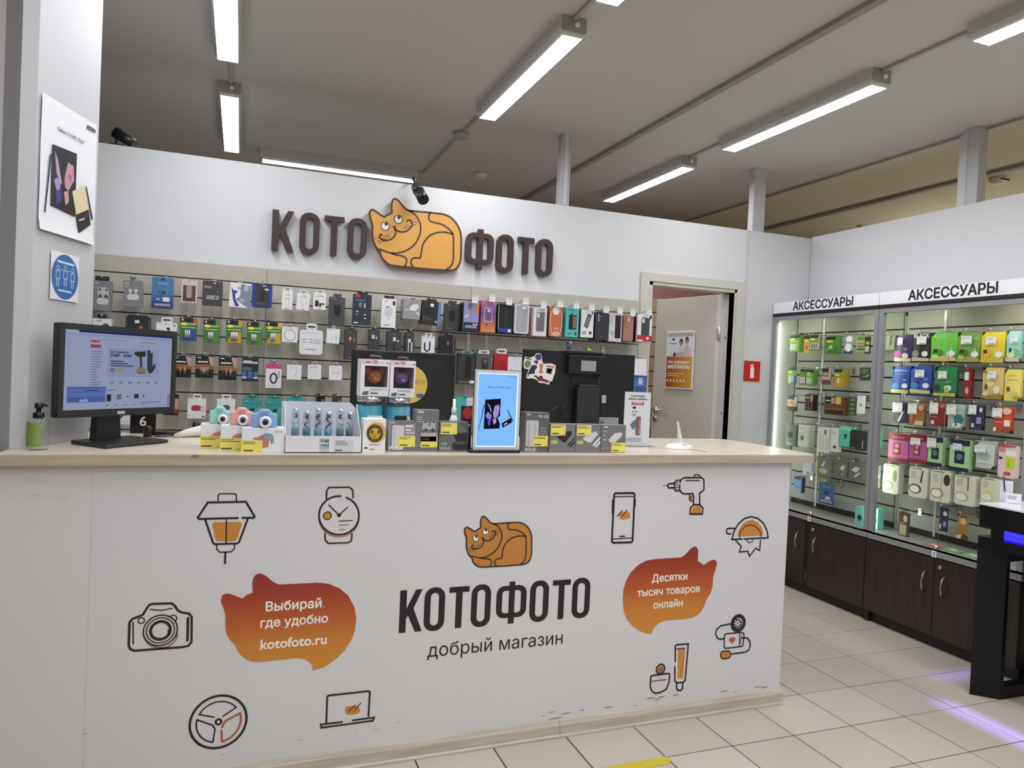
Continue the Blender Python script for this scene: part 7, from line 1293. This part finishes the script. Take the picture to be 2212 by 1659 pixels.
# empty plastic hook holders
for px, lb in (((1900, 725, 1932, 756), 'empty grey hook bracket in the top row of the right cabinet'),):
    w_, h_, b = dims(px, 'x', 3.79); o = empty('hook_bracket', (3.79, b[1], b[2]), -math.pi/2); tag(o, lb, 'bracket')
    MB().box(-w_/2, w_/2, 0, .004, 0, h_, M((196, 196, 188), .4)).build('plate', o)
    for s in (-1, 1): MB().tube([(s*w_*.4, -.004, h_*.95), (s*w_*.4, -.02, h_*.9), (s*w_*.4, -.02, h_*.3)], .004, M((120, 120, 116), .4), 6).build('prong', o)
# flat packs lying on the cabinet floor by the glass
for y, c, lb in ((2.90, (214, 110, 104), 'coral red flat sachet lying by the glass of the right cabinet'), (2.79, (120, 196, 96), 'green flat sachet lying by the glass of the right cabinet'), (2.67, (150, 206, 150), 'pale green flat sachet lying by the glass of the right cabinet')):
    o = MB().slab([(3.628, y-.05), (3.675, y-.045), (3.70, y+.045), (3.628, y+.05)], .5466, .553, M(c, .3)).build('flat_sachet'); tag(o, lb, 'sachet', 'flat sachets on the cabinet floor'); MB().slab([(3.64, y-.02), (3.66, y-.02), (3.66, y+.02), (3.64, y+.02)], .5531, .5535, M((236, 236, 230))).build('label', o)

# ================================================================== BLACK DEMO TABLE AT THE RIGHT EDGE
BLKG = M((13, 12, 14), .38, spec=.3)
tb = empty('demo_table', (3.245, 2.36, 0)); tag(tb, 'black demo table with a blue light slot at the right edge', 'table')
ty = -.95
MB().slab([(0, 0), (.0, ty), (.9, ty), (.9, 0)], .795, .893, BLKG).build('top_slab', tb, bevel=.003)
MB().slab([(-.002, .002), (-.002, ty), (.9, ty), (.9, .002)], .893, .9, M((232, 233, 238), .25)).build('white_surface', tb)
MB().slab([(0, 0), (0, ty), (.9, ty), (.9, 0)], .70, .748, BLKG).build('apron', tb)
MB().slab([(0, 0), (.086, -.082), (.11, -.082), (.11, 0)], 0, .70, BLKG).build('leg', tb, bevel=.002)
MB().slab([(.80, 0), (.80, -.08), (.9, -.08), (.9, 0)], 0, .70, BLKG).build('leg', tb)
MB().box(.11, .80, -.082, -.03, 0, .055, BLKG).build('bottom_rail', tb)
MB().box(.11, .80, -.082, -.03, .64, .70, BLKG).build('upper_rail', tb)
BLUE = Memit((28, 24, 255), 6.)
MB().box(.030, .034, ty, -.10, .750, .793, BLUE).build('led_strip', tb)
MB().box(.034, .9, ty+.02, -.034, .748, .795, M((12, 12, 14), .5)).build('inner_core', tb)
MB().box(.13, .8, -.36, -.34, .06, .52, M((24, 24, 34), .3)).build('inner_panel', tb)
def led(loc, ax, d, size, pw, spread):
    l = bpy.data.lights.new('led_slot_light', 'AREA'); l.shape = 'RECTANGLE'; l.size = size; l.size_y = .012; l.energy = pw; l.color = (.30, .22, 1.); l.spread = math.radians(spread)
    o = bpy.data.objects.new('led_slot_light', l); COL.objects.link(o); o.parent = tb
    z = -Vector(d).normalized(); x = Vector(ax); y = z.cross(x)
    o.matrix_local = Matrix(((x.x, y.x, z.x, loc[0]), (x.y, y.y, z.y, loc[1]), (x.z, y.z, z.z, loc[2]), (0, 0, 0, 1))); return o
led((-.006, -.47, .771), (0, 1, 0), (-.20, 0, -.77), .9, .55, 14)      # throws the lilac band along the table side
led((-.006, .02, .771), (0, 1, 0), (-.20, .35, -.77), .1, .035, 45)
led((.25, .008, .771), (1, 0, 0), (0, .17, -.77), .5, .12, 14)          # and the faint one behind the table end
# things on the table
tz = .9
q_ = onZ(2189, 1089, tz); o = empty('price_card_stand', (q_[0], q_[1], tz), -.9); tag(o, 'white price card stand on the black table', 'card stand')
MB().box(-.03, .03, 0, .002, .0, .05, M((236, 236, 240), .4)).build('card', o); MB().box(-.03, .03, 0, .035, 0, .004, Mglass((236, 240, 246), 1, .03)).build('foot', o); t = MB(); prints(t, [L(.1, .7, .7, 3, (110, 108, 120), .12, .04)], .06, .05); t.build('print', o)
o = empty('phone_charger_dock', (q_[0]+.03, q_[1]+.05, tz), -.9); tag(o, 'small white holder with a dark stylus on the black table', 'holder')
MB().box(-.03, .02, 0, .012, 0, .10, M((232, 233, 240), .3)).build('plate', o); MB().tube([(-.012, -.008, .05), (-.02, -.004, .125)], .003, M((50, 46, 60), .3), 6).build('stylus', o)
